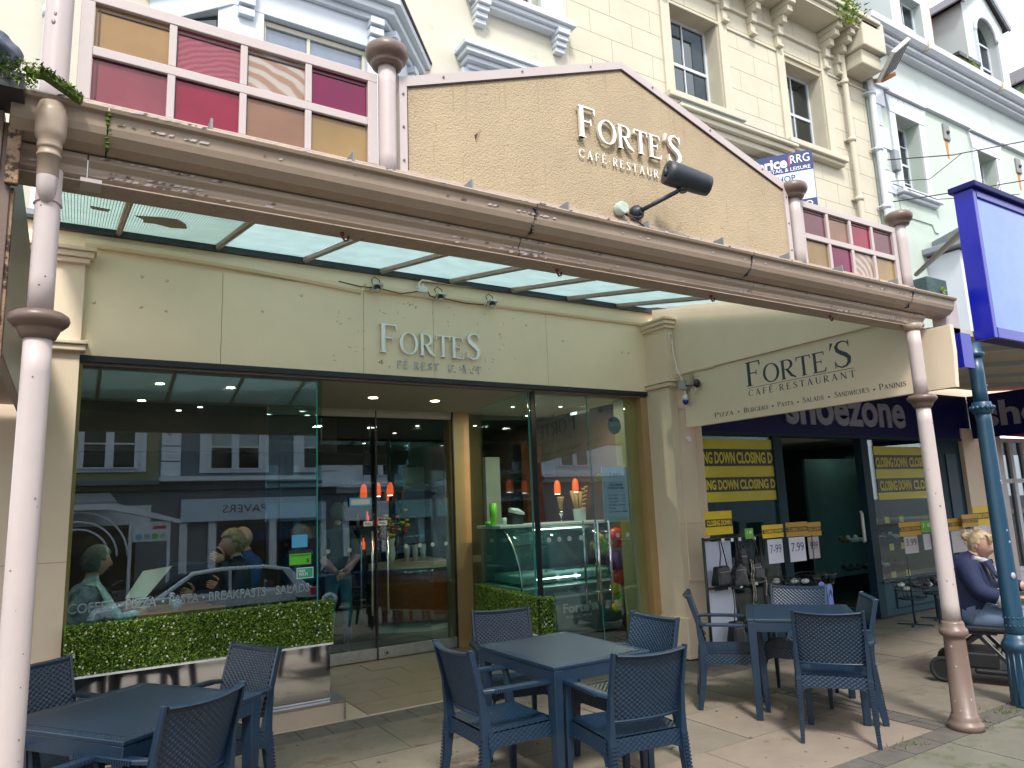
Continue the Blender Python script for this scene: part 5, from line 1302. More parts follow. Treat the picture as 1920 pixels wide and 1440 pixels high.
for x, y_ in ((1.23, 8.6), (1.05, 8.93), (2.08, 9.0), (2.75, 8.88), (3.44, 8.75), (4.41, 9.77), (4.48, 10.82), (4.61, 12.58), (5.28, 9.57)): down(x, y_, 2.90, 'small lit downlight deep in the cafe ceiling ' + {1.23: 'above the blonde diner', 1.05: 'above and left of the blonde diner', 2.08: 'at the right edge of the left window', 2.75: 'just inside the left door', 3.44: 'just inside the right door', 4.41: 'right of the door joint', 4.48: 'over the wooden counter', 4.61: 'the farthest one', 5.28: 'behind the corner glass'}[x], 'lamp_white', .028)
def pendant(x, y_, z, label):
    t = thing('pendant_lamp', label, 'lamp', (x, y_, z), 0, 'orange pendant lamps in the cafe')
    MB().lathe((x, y_, z), [(.040, 0), (.045, .03), (.042, .12), (.030, .16), (.010, .18)], 18).build('lamp_shade', 'lamp_orange', t)
    MB().lathe((x, y_, z - .006), [(.034, 0), (.034, .005)], 16).build('lamp_bulb', 'lamp_white', t)
    MB().tube([(x, y_, z + .2), (x, y_, 2.9)], .004, 5).build('lamp_cord', 'cable', t)
def lampglow(x, y_, z, e, name='downlight_beam'):
    l = bpy.data.lights.new(name, 'AREA'); l.shape = 'DISK'; l.size = .12; l.energy = e; l.color = (1, .84, .62)
    o = bpy.data.objects.new(name, l); COL.objects.link(o); o.location = (x, y_, z)
for x, y_, e in ((.66, 6.98, 2.2), (1.26, 7.0, 2.0), (3.48, 7.22, 1.2), (2.74, 7.2, 1.2), (4.75, 7.05, 11), (5.4, 7.0, 10), (4.41, 9.7, 1.4), (5.28, 9.3, 1.8)): lampglow(x, y_, 2.855, e)
for x, y_ in ((6.85, 6.6), (8.55, 8.3), (10.2, 6.6)): lampglow(x, y_, 2.47, .9)
pendant(3.29, 9.0, 1.84, 'leftmost orange pendant lamp, seen through the left door'); pendant(3.50, 9.05, 1.86, 'middle orange pendant lamp of the three, at the door joint'); pendant(3.90, 9.6, 1.88, 'rightmost orange pendant lamp of the three behind the doors')
pendant(5.55, 7.85, 1.80, 'left orange pendant lamp over the ice cream cones'); pendant(5.85, 7.85, 1.82, 'right orange pendant lamp over the ice cream cones')
# painted window lettering and stickers
def pane_y(z, z0=.16): return FY + (z - z0) * TL - .002
def sticker(x0, z0, x1, z1, m, nm, label, cat='sticker', off=0.0):
    y0 = pane_y(z0) - off; y1 = pane_y(z1) - off
    o = MB().add([(x0, y0 - .001, z0), (x1, y0 - .001, z0), (x1, y1 - .001, z1), (x0, y1 - .001, z1), (x0, y0, z0), (x1, y0, z0), (x1, y1, z1), (x0, y1, z1)],
        [(0, 1, 2, 3), (4, 7, 6, 5), (0, 4, 5, 1), (1, 5, 6, 2), (2, 6, 7, 3), (3, 7, 4, 0)])
    return tag(o.build(nm, m), label, cat)
sticker(1.635, 1.395, 1.765, 1.50, 'cyan_sticker', 'sticker', 'bright blue square sticker on the left window near its right edge')
sticker(1.61, 1.245, 1.80, 1.375, 'dark_frame', 'sticker', 'black edged food hygiene sticker below the blue one')
s2 = sticker(1.615, 1.255, 1.795, 1.345, 'lime_sticker', 'sticker', 'lime green rating sticker on the left window', off=.002)
sticker(1.675, 1.14, 1.815, 1.228, 'white_print', 'sticker', 'white rimmed wireless sign sticker at the window edge')
sticker(1.681, 1.146, 1.809, 1.222, 'wifi_green', 'sticker', 'green and white FREE WIFI sticker at the right edge of the window', off=.002)
put_text('FREE', 'white_print', 1.69, 1.745, 1.19, 1.213, pane_y(1.2) - .006, name='lettering', extr=.0005, bold=.02)
put_text('Wi-Fi', 'white_print', 1.69, 1.765, 1.16, 1.187, pane_y(1.17) - .006, name='lettering', extr=.0005, bold=.02)
put_text('FOOD HYGIENE RATING', 'dark_frame', 1.625, 1.785, 1.325, 1.337, pane_y(1.33) - .006, name='lettering', extr=.0005)
put_text('5', 'dark_frame', 1.755, 1.778, 1.268, 1.30, pane_y(1.28) - .006, name='lettering', extr=.0005, bold=.02)
def vinyl(body, x0, x1, z0, z1):
    put_text(body, 'dot_grey', x0 - .004, x1 + .004, z0 - .004, z1 + .004, pane_y(z0) - .001, name='lettering', extr=.0004, bold=.012)
    put_text(body, 'glass_text', x0, x1, z0, z1, pane_y(z0) - .0025, name='lettering', extr=.0004, bold=-.008)
for wd_s, a, b in (('COFFEE', .06, .335), ('PIZZA', .43, .62), ('PASTA', .72, .915), ('BREAKFASTS', 1.0, 1.42), ('SALADS', 1.51, 1.775)): vinyl(wd_s, a, b, 1.035, 1.095)
for o in list(COL.objects):
    if o.name.startswith('lettering') and o.parent is None: 
        o.name = 'window_lettering'; tag(o, 'x', 'lettering', 'painted words on the left cafe window')
WL = [o for o in COL.objects if o.name.startswith('window_lettering')]
names = ['white word FREE on the green sticker', 'white word Wi-Fi on the green sticker', 'black print heading of the lime green rating sticker', 'black number five on the lime green sticker']
for wd_s in ('COFFEE', 'PIZZA', 'PASTA', 'BREAKFASTS', 'SALADS'): names += ['pale outline of the word %s across the left window' % wd_s, 'dark filled word %s across the left window' % wd_s]
for o, n_ in zip(WL, names): o['label'] = n_
for x in (.38, .67, .955): MB().lathe((x, pane_y(1.06) - .003, 1.062), [(.008, .002), (.008, 0)], 8, axis='y').build('window_dot', 'dot_grey', cafe)
for x in (4.24, 4.37, 4.50, 4.65, 5.01, 5.15, 5.29): MB().lathe((x, FY + .035, 1.31), [(.026, .004), (.026, 0)], 14, axis='y').build('safety_dot', 'dot_grey', cafe)
for x in (2.35, 2.55, 2.80, 3.50, 3.68, 3.85, 4.03): MB().lathe((x, DY + .032, 1.24), [(.026, .004), (.026, 0)], 14, axis='y').build('safety_dot', 'dot_grey', cafe)
for x in (3.02, 3.20): 
    box('pull_sign', 'white_print', x - .055, DY + .018, 1.50, x + .055, DY + .022, 1.555, cafe)
    put_text('PULL', 'dark_frame', x - .04, x + .04, 1.515, 1.54, DY + .016, parent=cafe, extr=.0005, bold=.02)
box('door_notice', 'cyan_sticker', 2.80, DY + .03, 1.73, 3.07, DY + .034, 1.83, cafe); box('door_notice_panel', 'paper', 2.82, DY + .026, 1.75, 3.05, DY + .0295, 1.81, cafe)
put_text('SANDWICHES · PANINI · CREPES', 'dark_frame', 4.16, 4.78, .78, .815, FY + .02, parent=cafe, extr=.0006)
# menu card
mc = thing('menu_card', 'pale ice cream price card hung inside the right hand glass', 'menu', (5.2, 6.26, 1.43))
box('card', 'paper', 5.06, 6.285, 1.45, 5.42, 6.29, 2.06, mc)
roman("Forte's", 'navy_text', 5.17, 5.33, 1.95, .05, 6.2845, small=.7, depth=.0005, parent=mc, per_letter=False)
put_text('ICE CREAM', 'navy_text', 5.16, 5.34, 1.845, 1.87, 6.283, parent=mc, extr=.0005, bold=.02); put_text('CONES & TUBS', 'navy_text', 5.13, 5.36, 1.81, 1.835, 6.283, parent=mc, extr=.0005, bold=.02)
for k, s_ in enumerate(('Single', 'Double', 'Triple', 'Waffle cone', 'Tub', 'Ice cream soda')):
    put_text(s_, 'navy_text', 5.13, 5.18 + .015 * len(s_), 1.735 - k * .036, 1.752 - k * .036, 6.283, parent=mc, extr=.0005, bold=.01); put_text('4.%d0' % (k + 1), 'navy_text', 5.33, 5.37, 1.735 - k * .036, 1.75 - k * .036, 6.283, parent=mc, extr=.0005)
for k in range(2): box('small_print', 'dot_grey', 5.14, 6.2835, 1.50 - k * .02, 5.37, 6.2845, 1.508 - k * .02, mc)
t = thing('window_sticker', 'faint round taste award sticker high on the right glass', 'sticker', (5.3, 6.2, 2.5))
MB().lathe((5.28, 6.285, 2.53), [(.10, .003), (.10, 0)], 28, axis='y').build('sticker_disc', 'glass_text', t); put_text('taste', 'dot_grey', 5.21, 5.36, 2.52, 2.575, 6.2825, parent=t, extr=.0005, bold=.01)

# artificial hedges
def hedge(name, label, paths, z0, z1, th, n):
    t = thing(name, label, 'hedge', (paths[0][0][0], paths[0][0][1], z0), 0, 'strips of artificial hedge on the shopfront')
    segs = []
    for p in paths:
        for a, b in zip(p, p[1:]): segs.append((Vector((*a, 0)), Vector((*b, 0)), (Vector(b) - Vector(a)).length))
    core = MB()
    for a, b, L in segs:
        c = (a + b) / 2; d = (b - a).normalized(); R = Matrix((d, Vector((-d.y, d.x, 0)), Vector((0, 0, 1)))).transposed()
        core.obox((c.x, c.y, (z0 + z1) / 2), (L / 2 - .01, th / 2 - .02, (z1 - z0) / 2 - .02), R)
    core.build('hedge_backing', 'hedge_core', t)
    lf = MB(); tot = sum(s[2] for s in segs); fl = MB()
    for i in range(n):
        q = random.random() * tot; 
        for a, b, L in segs:
            if q <= L: break
            q -= L
        d = (b - a).normalized(); nn = Vector((d.y, -d.x, 0))
        f_ = random.random()
        top = random.random() < .16; end = random.random() < .05
        if top: off = random.uniform(-th / 2, th / 2); z = z1 - .012 + random.gauss(0, .006)
        else: off = th / 2 - .012 + random.gauss(0, .008); z = random.uniform(z0, z1)
        # round the upper edge
        if z > z1 - .03 and not top: off -= (z - z1 + .03) * .5
        p = a + d * q + nn * off; p.z = z
        if end: p = (a if random.random() < .5 else b) + nn * random.uniform(-th / 2, th / 2); p.z = z
        dr = (nn * random.uniform(.1, 1) + Vector((0, 0, random.gauss(.25, .6))) + d * random.gauss(0, .8) ).normalized()
        s_ = random.uniform(.006, .012); e = dr.cross(Vector((random.gauss(0, 1), random.gauss(0, 1), random.gauss(0, 1)))).normalized() * s_ * .45
        lf.add([p - dr * s_, p + e, p + dr * s_, p - e], [(0, 1, 2, 3)], random.choices([0, 1, 2], [5, 3.5, 1.5])[0])
        if random.random() < .005:
            p2 = p + nn * .012; 
            for k in range(4):
                a_ = k * math.pi / 2 + .4; r_ = .0062; u = d * math.cos(a_) + Vector((0, 0, 1)) * math.sin(a_); v = d * math.cos(a_ + 1.2) + Vector((0, 0, 1)) * math.sin(a_ + 1.2)
                fl.add([p2, p2 + u * r_, p2 + (u + v) * r_ * .8 + nn * .002, p2 + v * r_], [(0, 1, 2, 3)])
    lf.build('hedge_leaf', ['leafA', 'leafB', 'leafC'], t, kind='stuff'); fl.build('blossom', 'blossom', t, kind='stuff')
    tb = MB()
    for a, b, L in segs: d = (b - a).normalized(); nn = Vector((d.y, -d.x, 0)); tb.beam(a + nn * (th / 2) + Vector((0, 0, z0 - .006)), b + nn * (th / 2) + Vector((0, 0, z0 - .006)), .012, .014)
    tb.build('hedge_trim', 'white_plastic', t)
hedge('artificial_hedge', 'long low green hedge with white blossoms along the left window', [[(.05, 6.06), (1.93, 6.06)]], .625, .965, .10, 34000)
hedge('artificial_hedge', 'short rounded green hedge wrapping the glass corner right of the doors', [[(4.27, 7.75), (4.05, 6.11)], [(4.02, 6.10), (4.19, 6.10)]], .415, .77, .10, 15000)
MB().tube([(4.24, 7.7, 0), (4.24, 7.7, .41)], .012, 8).build('post', 'beige_box', COL.objects['artificial_hedge.001'])

# ================================================================== TABLES AND CHAIRS
def make_table():
    t = thing('cafe_table', 'x', 'table', (0, 0, 0), 0, 'dark blue plastic tables outside the cafe')
    h = .40; T = .74
    m = MB(); n = 44; b = .055
    # grooved top: ridges run along y inside a border
    xs = [-h + b + (2 * h - 2 * b) * i / (n * 4) for i in range(n * 4 + 1)]
    k = len(m.v)
    for y_ in (-h + b, h - b):
        for i, x in enumerate(xs): m.v.append((x, y_, T - .0018 * (1 - abs(math.cos(math.pi * i / 4)) ** .5)))
    N = len(xs)
    for i in range(N - 1): m.f.append((k + i, k + i + 1, k + N + i + 1, k + N + i)); m.m.append(0); m.sm.append(False)
    m.build('tabletop', 'rattan', t)
    m = MB(); m.box(-h, -h, T - .022, h, -h + b, T + .001); m.box(-h, h - b, T - .022, h, h, T + .001); m.box(-h, -h + b, T - .022, -h + b, h - b, T + .001); m.box(h - b, -h + b, T - .022, h, h - b, T + .001); m.box(-h + b, -h + b, T - .022, h - b, h - b, T - .004)
    m.build('table_rim', 'rattan', t, bevel=.005)
    a = h - .006
    m = MB(); m.box(-a, -a, T - .095, a, -a + .022, T - .0225); m.box(-a, a - .022, T - .095, a, a, T - .0225); m.box(-a, -a + .022, T - .095, -a + .022, a - .022, T - .0225); m.box(a - .022, -a + .022, T - .095, a, a - .022, T - .0225)
    m.build('apron', 'rattan', t, bevel=.003)
    dots = MB()
    for i in range(46):
        v = -.37 + i * .0165
        for j in range(2):
            dots.ball((v, -h + .016 + j * .018, T + .0015), .0045, 6, sc=(1, 1, .5)); dots.ball((h - .016 - j * .018, v, T + .0015), .0045, 6, sc=(1, 1, .5)); dots.ball((-h + .016 + j * .018, v, T + .0015), .0045, 6, sc=(1, 1, .5))
    dots.build('rim_weave', 'rattan', t, kind='stuff')
    for sx in (-1, 1):
        for sy in (-1, 1):
            c = h - .036; m = MB()
            m.add([(sx * c + dx * w_, sy * c + dy * w_, z) for z, w_ in ((0, .024), (T - .023, .032)) for dx, dy in ((-1, -1), (1, -1), (1, 1), (-1, 1))], [(0, 3, 2, 1), (4, 5, 6, 7), (0, 1, 5, 4), (1, 2, 6, 5), (2, 3, 7, 6), (3, 0, 4, 7)])
            m.build('leg', 'rattan', t, bevel=.004)
    return t
def weave(mb, fn, nu, nv, pu, su, sv, amp, m=0):
    """woven sheet: fn(u,v)->(point, normal); nu rows across, strands shift by half each row"""
    U = nu * su; V = nv * sv; k = len(mb.v)
    for j in range(V + 1):
        v = j / V; row = min(int(v * nv), nv - 1); fv = v * nv - row
        for i in range(U + 1):
            u = i / U; ph = u * nu + (.5 if row % 2 else 0); c = math.cos(2 * math.pi * ph)
            prof = max(0, math.sin(math.pi * fv)) ** .6
            p, n_ = fn(u, v); mb.v.append(tuple(Vector(p) + Vector(n_) * (amp * c * prof)))
    for j in range(V):
        for i in range(U):
            q = (k + j * (U + 1) + i, k + j * (U + 1) + i + 1, k + (j + 1) * (U + 1) + i + 1, k + (j + 1) * (U + 1) + i)
            mb.f.append(q); mb.m.append(m); mb.sm.append(True)
def make_chair():
    t = thing('rattan_chair', 'x', 'chair', (0, 0, 0), 0, 'dark blue woven plastic armchairs at the cafe tables')
    HW = .225; ZS = .43; ZT = .875
    def bk(u, v, off=0):     # backrest surface: u across, v up; leans back, curves
        x = (u - .5) * 2; z = .515 + v * (ZT - .515 - .02); y_ = -.205 - .125 * ((z - ZS) / (ZT - ZS)) ** 1.15 + .0 + .028 * x * x - off
        z += .012 * x * x * v
        return Vector((x * (HW - .012), y_, z))
    m = MB()
    weave(m, lambda u, v: (bk(u, v), (0, -1, 0)), 13, 25, 0, 6, 3, .0042)
    weave(m, lambda u, v: (bk(u, v) + Vector((0, .012, 0)), (0, 1, 0)), 13, 25, 0, 6, 3, .0042)
    m.build('backrest', 'rattan', t)
    # frame round the back: top rail with turned-back lip, stiles, bottom rail
    def rail(v, w_, hgt, nm, ua=0, ub=1, lip=0):
        q = MB(); N = 14; k = 0
        for i in range(N + 1):
            u = ua + (ub - ua) * i / N; p = bk(u, v); x = (u - .5) * 2
            for dy, dz in ((.018, -hgt), (.018, hgt * .6), (-.004 - lip, hgt), (-.012 - lip, hgt * .4), (-.008, -hgt)): q.v.append((p.x, p.y + dy, p.z + dz))
        for i in range(N):
            for j in range(5): q.f.append((i * 5 + j, i * 5 + (j + 1) % 5, (i + 1) * 5 + (j + 1) % 5, (i + 1) * 5 + j)); q.m.append(0); q.sm.append(False)
        q.f += [tuple(range(5))[::-1], tuple(range(N * 5, N * 5 + 5))]; q.m += [0, 0]; q.sm += [False, False]
        q.build(nm, 'rattan', t, bevel=.002)
    rail(1.0, 1, .012, 'top_rail', lip=.018); rail(0, 1, .009, 'lower_rail')
    for s_ in (-1, 1):       # stile + rear leg as one piece
        q = MB(); path = [((s_ * (HW + .012)), -.27, 0), ((s_ * (HW + .004)), -.235, .2), ((s_ * HW), -.212, ZS), ((s_ * (HW)), -.222, .52), ((s_ * (HW)), -.205 - .125 * .5 + .026, .66), ((s_ * (HW + .002)), -.205 - .125 + .030, ZT + .012)]
        wx = [.013, .016, .019, .014, .011, .009]; wy = [.019, .024, .032, .026, .018, .016]
        for p, a, b in zip(path, wx, wy):
            for dx, dy in ((-1, -1), (1, -1), (1, 1), (-1, 1)): q.v.append((p[0] + dx * a, p[1] + dy * b, p[2]))
        for i in range(len(path) - 1):
            for j in range(4): q.f.append((i * 4 + j, i * 4 + (j + 1) % 4, (i + 1) * 4 + (j + 1) % 4, (i + 1) * 4 + j)); q.m.append(0); q.sm.append(False)
        q.f += [(3, 2, 1, 0), tuple(range(len(path) * 4 - 4, len(path) * 4))]; q.m += [0, 0]; q.sm += [False, False]
        q.build('rear_leg', 'rattan', t, bevel=.004)
        rb = MB()
        for k in range(22):
            z = .02 + k * .0185; yy = -.27 + (z / ZS) * .055; rb.obox((s_ * (HW + .012 - .012 * z / ZS), yy - .019 - .011 * z / ZS, z), (.012 + .005 * z / ZS, .0035, .0055))
        rb.build('leg_weave', 'rattan', t, kind='stuff')
        q = MB(); path = [((s_ * (HW + .028)), .245, 0), ((s_ * (HW + .026)), .235, ZS - .02), ((s_ * (HW + .030)), .215, .60), ((s_ * (HW + .03)), .205, .652)]
        wx = [.014, .021, .016, .014]; wy = [.018, .028, .018, .016]
        for p, a, b in zip(path, wx, wy):
            for dx, dy in ((-1, -1), (1, -1), (1, 1), (-1, 1)): q.v.append((p[0] + dx * a, p[1] + dy * b, p[2]))
        for i in range(len(path) - 1):
            for j in range(4): q.f.append((i * 4 + j, i * 4 + (j + 1) % 4, (i + 1) * 4 + (j + 1) % 4, (i + 1) * 4 + j)); q.m.append(0); q.sm.append(False)
        q.f += [(3, 2, 1, 0), (12, 13, 14, 15)]; q.m += [0, 0]; q.sm += [False, False]
        q.build('front_leg', 'rattan', t, bevel=.004)
        q = MB(); path = [((s_ * (HW + .004)), -.235, .655), ((s_ * (HW + .028)), -.18, .660), ((s_ * (HW + .034)), .0, .656), ((s_ * (HW + .032)), .18, .650), ((s_ * (HW + .03)), .222, .642)]
        for p, a in zip(path, (.016, .024, .026, .026, .022)):
            for dx, dz in ((-1, -.010), (1, -.010), (1, .008), (.75, .013), (-.75, .013), (-1, .008)): q.v.append((p[0] + dx * a, p[1], p[2] + dz))
        for i in range(4):
            for j in range(6): q.f.append((i * 6 + j, (i + 1) * 6 + j, (i + 1) * 6 + (j + 1) % 6, i * 6 + (j + 1) % 6)); q.m.append(0); q.sm.append(False)
        q.f += [tuple(range(6)), tuple(range(24, 30))[::-1]]; q.m += [0, 0]; q.sm += [False, False]
        q.build('armrest', 'rattan', t, bevel=.003)
        rb = MB()
        for k in range(24): rb.obox((s_ * (HW + .034), -.17 + k * .0155, .657), (.0272, .0045, .009))
        rb.build('arm_weave', 'rattan', t, kind='stuff')
    # seat, dished, and woven apron
    m = MB()
    weave(m, lambda u, v: (Vector(((u - .5) * 2 * (HW + .012), -.205 + v * .455, ZS + .006 - .012 * math.sin(math.pi * v) * (1 - (2 * u - 1) ** 2))), (0, 0, 1)), 13, 24, 0, 5, 3, .0028)
    m.box(-HW - .01, -.2, ZS - .022, HW + .01, .245, ZS - .012)
    m.build('seat', 'rattan', t)
    m = MB()
    def ap(x0, y0, x1, y1, nrm, nu):
        def fn(u, v):
            cut = .075 - .03 * max(0, 1 - (1 - abs(2 * u - 1)) * 5) * 0
            return Vector((x0 + (x1 - x0) * u, y0 + (y1 - y0) * u, ZS - .075 + v * .08)), nrm
        weave(m, fn, nu, 6, 0, 5, 3, .003)
    ap(-HW - .012, -.222, HW + .012, -.222, (0, -1, 0), 13); ap(-HW - .012, .255, HW + .012, .255, (0, 1, 0), 13); ap(-HW - .026, -.21, -HW - .030, .25, (-1, 0, 0), 12); ap(HW + .026, -.21, HW + .030, .25, (1, 0, 0), 12)
    m.build('apron', 'rattan', t)
    m = MB()   # curved braces under the apron corners
    for sx in (-1, 1):
        for sy, yl in ((-1, -.222), (1, .245)):
            m.prism([(sx * (HW - .012), yl - .008, ZS - .074), (sx * (HW - .075), yl - .008, ZS - .074), (sx * (HW - .03), yl - .008, ZS - .088), (sx * (HW - .012), yl - .008, ZS - .13)], (0, .016, 0))
            m.prism([(sx * (HW + .018), yl - sy * .02, ZS - .074), (sx * (HW + .018), yl - sy * .09, ZS - .074), (sx * (HW + .018), yl - sy * .04, ZS - .088), (sx * (HW + .018), yl - sy * .02, ZS - .13)], (sx * .014, 0, 0))
    m.build('corner_brace', 'rattan', t, kind='stuff')
    return t
table0 = make_table(); chair0 = make_chair()
TB = [((2.835, 4.06), 0, (.93, 1.14), 'middle table between the glass doors and the near slabs'), ((.355, 4.30), 35, (1.05, 1.12), 'table at bottom left in front of the hedge'), ((5.10, 3.92), 41, (1.02, 1.02), 'table at right beside the pink and brown column')]
for i, ((x, y_), a, s_, lab) in enumerate(TB):
    o = table0 if i == 0 else copy_tree(table0)
    o.location = (x, y_, 0); o.rotation_euler.z = rad(a); o.scale = (s_[0], s_[1], 1); o['label'] = lab
# facing angle: direction the sitter looks, degrees from +x
CH = [((2.27, 3.93), 0, 'chair on the left side of the middle table, its back to the doorway side'),
      ((2.87, 4.74), 254, 'chair behind the middle table with its back to the short hedge'),
      ((3.27, 3.94), 180, 'chair on the right side of the middle table, half hidden by the nearer one'),
      ((2.78, 3.37), 81, 'nearest chair of the middle table, seen from behind'),
      ((.43, 3.95), 124, 'nearest chair of the left table, its back towards the viewer'),
      ((.79, 4.71), 205, 'chair at the right end of the left table in front of the hedge'),
      ((.02, 4.94), 299, 'chair at the far side of the left table behind the pink column'),
      ((-.12, 3.98), 30, 'chair mostly hidden under the left table by the near column'),
      ((4.74, 3.40), 35, 'nearest chair of the right table, its woven back facing the viewer'),
      ((4.79, 4.40), 315, 'chair left of the right table beside the cream pilaster'),
      ((5.33, 4.14), 208, 'chair behind the right table in front of the handbags'),
      ((5.12, 3.66), 135, 'chair at the right side of the right table next to the column')]
for i, ((x, y_), a, lab) in enumerate(CH):
    o = chair0 if i == 0 else copy_tree(chair0)
    o.location = (x, y_, 0); o.rotation_euler.z = rad(a - 90); o['label'] = lab

# ================================================================== PEOPLE
def body_mesh(name, joints, bones, mats, par, sub=2):
    """joints: name -> (point, radius, radius2); bones: (a, b, material index); one continuous skinned surface"""
    idx = {k: i for i, k in enumerate(joints)}
    me = bpy.data.meshes.new('tmp'); me.from_pydata([j[0] for j in joints.values()], [(idx[a], idx[b]) for a, b, _ in bones], [])
    o = bpy.data.objects.new('tmp', me); COL.objects.link(o)
    md = o.modifiers.new('skin', 'SKIN'); md.use_smooth_shade = True
    for i, j in enumerate(joints.values()):
        sv = me.skin_vertices[0].data[i]; sv.radius = (j[1], j[2] if len(j) > 2 else j[1]); sv.use_root = (i == 0)
    sb = o.modifiers.new('sub', 'SUBSURF'); sb.levels = sub; sb.render_levels = sub
    dg = bpy.context.evaluated_depsgraph_get(); m2 = bpy.data.meshes.new_from_object(o.evaluated_get(dg))
    bpy.data.objects.remove(o)
    J = {k: Vector(v[0]) for k, v in joints.items()}
    for v in m2.vertices:     # cloth folds
        v.co += v.normal * noise.noise(v.co * 16) * .007
    m2.materials.clear()
    for q in mats: m2.materials.append(M[q])
    for p in m2.polygons:
        best = 1e9; c = p.center
        for a, b, k in bones:
            A, B = J[a], J[b]; d = B - A; t = max(0, min(1, (c - A).dot(d) / max(d.length_squared, 1e-9))); ds = (c - A - d * t).length / (joints[a][1] * (1 - t) + joints[b][1] * t + .01)
            if ds < best: best = ds; bk = k
        p.material_index = bk; p.use_smooth = True
    o0 = origin_of(par)
    for v in m2.vertices: v.co -= o0
    o = bpy.data.objects.new(name, m2); COL.objects.link(o); o.parent = par
    return o
def hand(mb, wrist, dirv, palm, s=1.0, m=0, side=1, curl=.5):
    d = Vector(dirv).normalized(); n_ = Vector(palm).normalized(); x = d.cross(n_).normalized()
    w_ = Vector(wrist); R = Matrix((x, d, n_)).transposed()
    mb.ball(w_ + d * .045 * s, .045 * s, 12, m, (.92, 1.05, .42), R)
    for i, (off, L) in enumerate(((-.030, .062), (-.010, .074), (.010, .070), (.029, .056))):
        a = w_ + d * .078 * s + x * off * s; b = a + (d * (1 - curl * .4) + n_ * curl * .6) * L * .5 * s; c = b + (d * (1 - curl) + n_ * curl) * L * .5 * s
        mb.tube([a - d * .02 * s, a, b, c, c + (d * .2 + n_) * .012 * s], [.010 * s, .0095 * s, .0088 * s, .0075 * s, .004 * s], 7, m)
    a = w_ + d * .02 * s - x * .035 * s * side; mb.tube([a, a + (d * .5 - x * side * .8) * .032 * s, a + (d * 1.1 - x * side * .9 + n_ * .4) * .052 * s, a + (d * 1.5 - x * side * .8 + n_ * .5) * .06 * s], [.013 * s, .011 * s, .009 * s, .005 * s], 7, m)
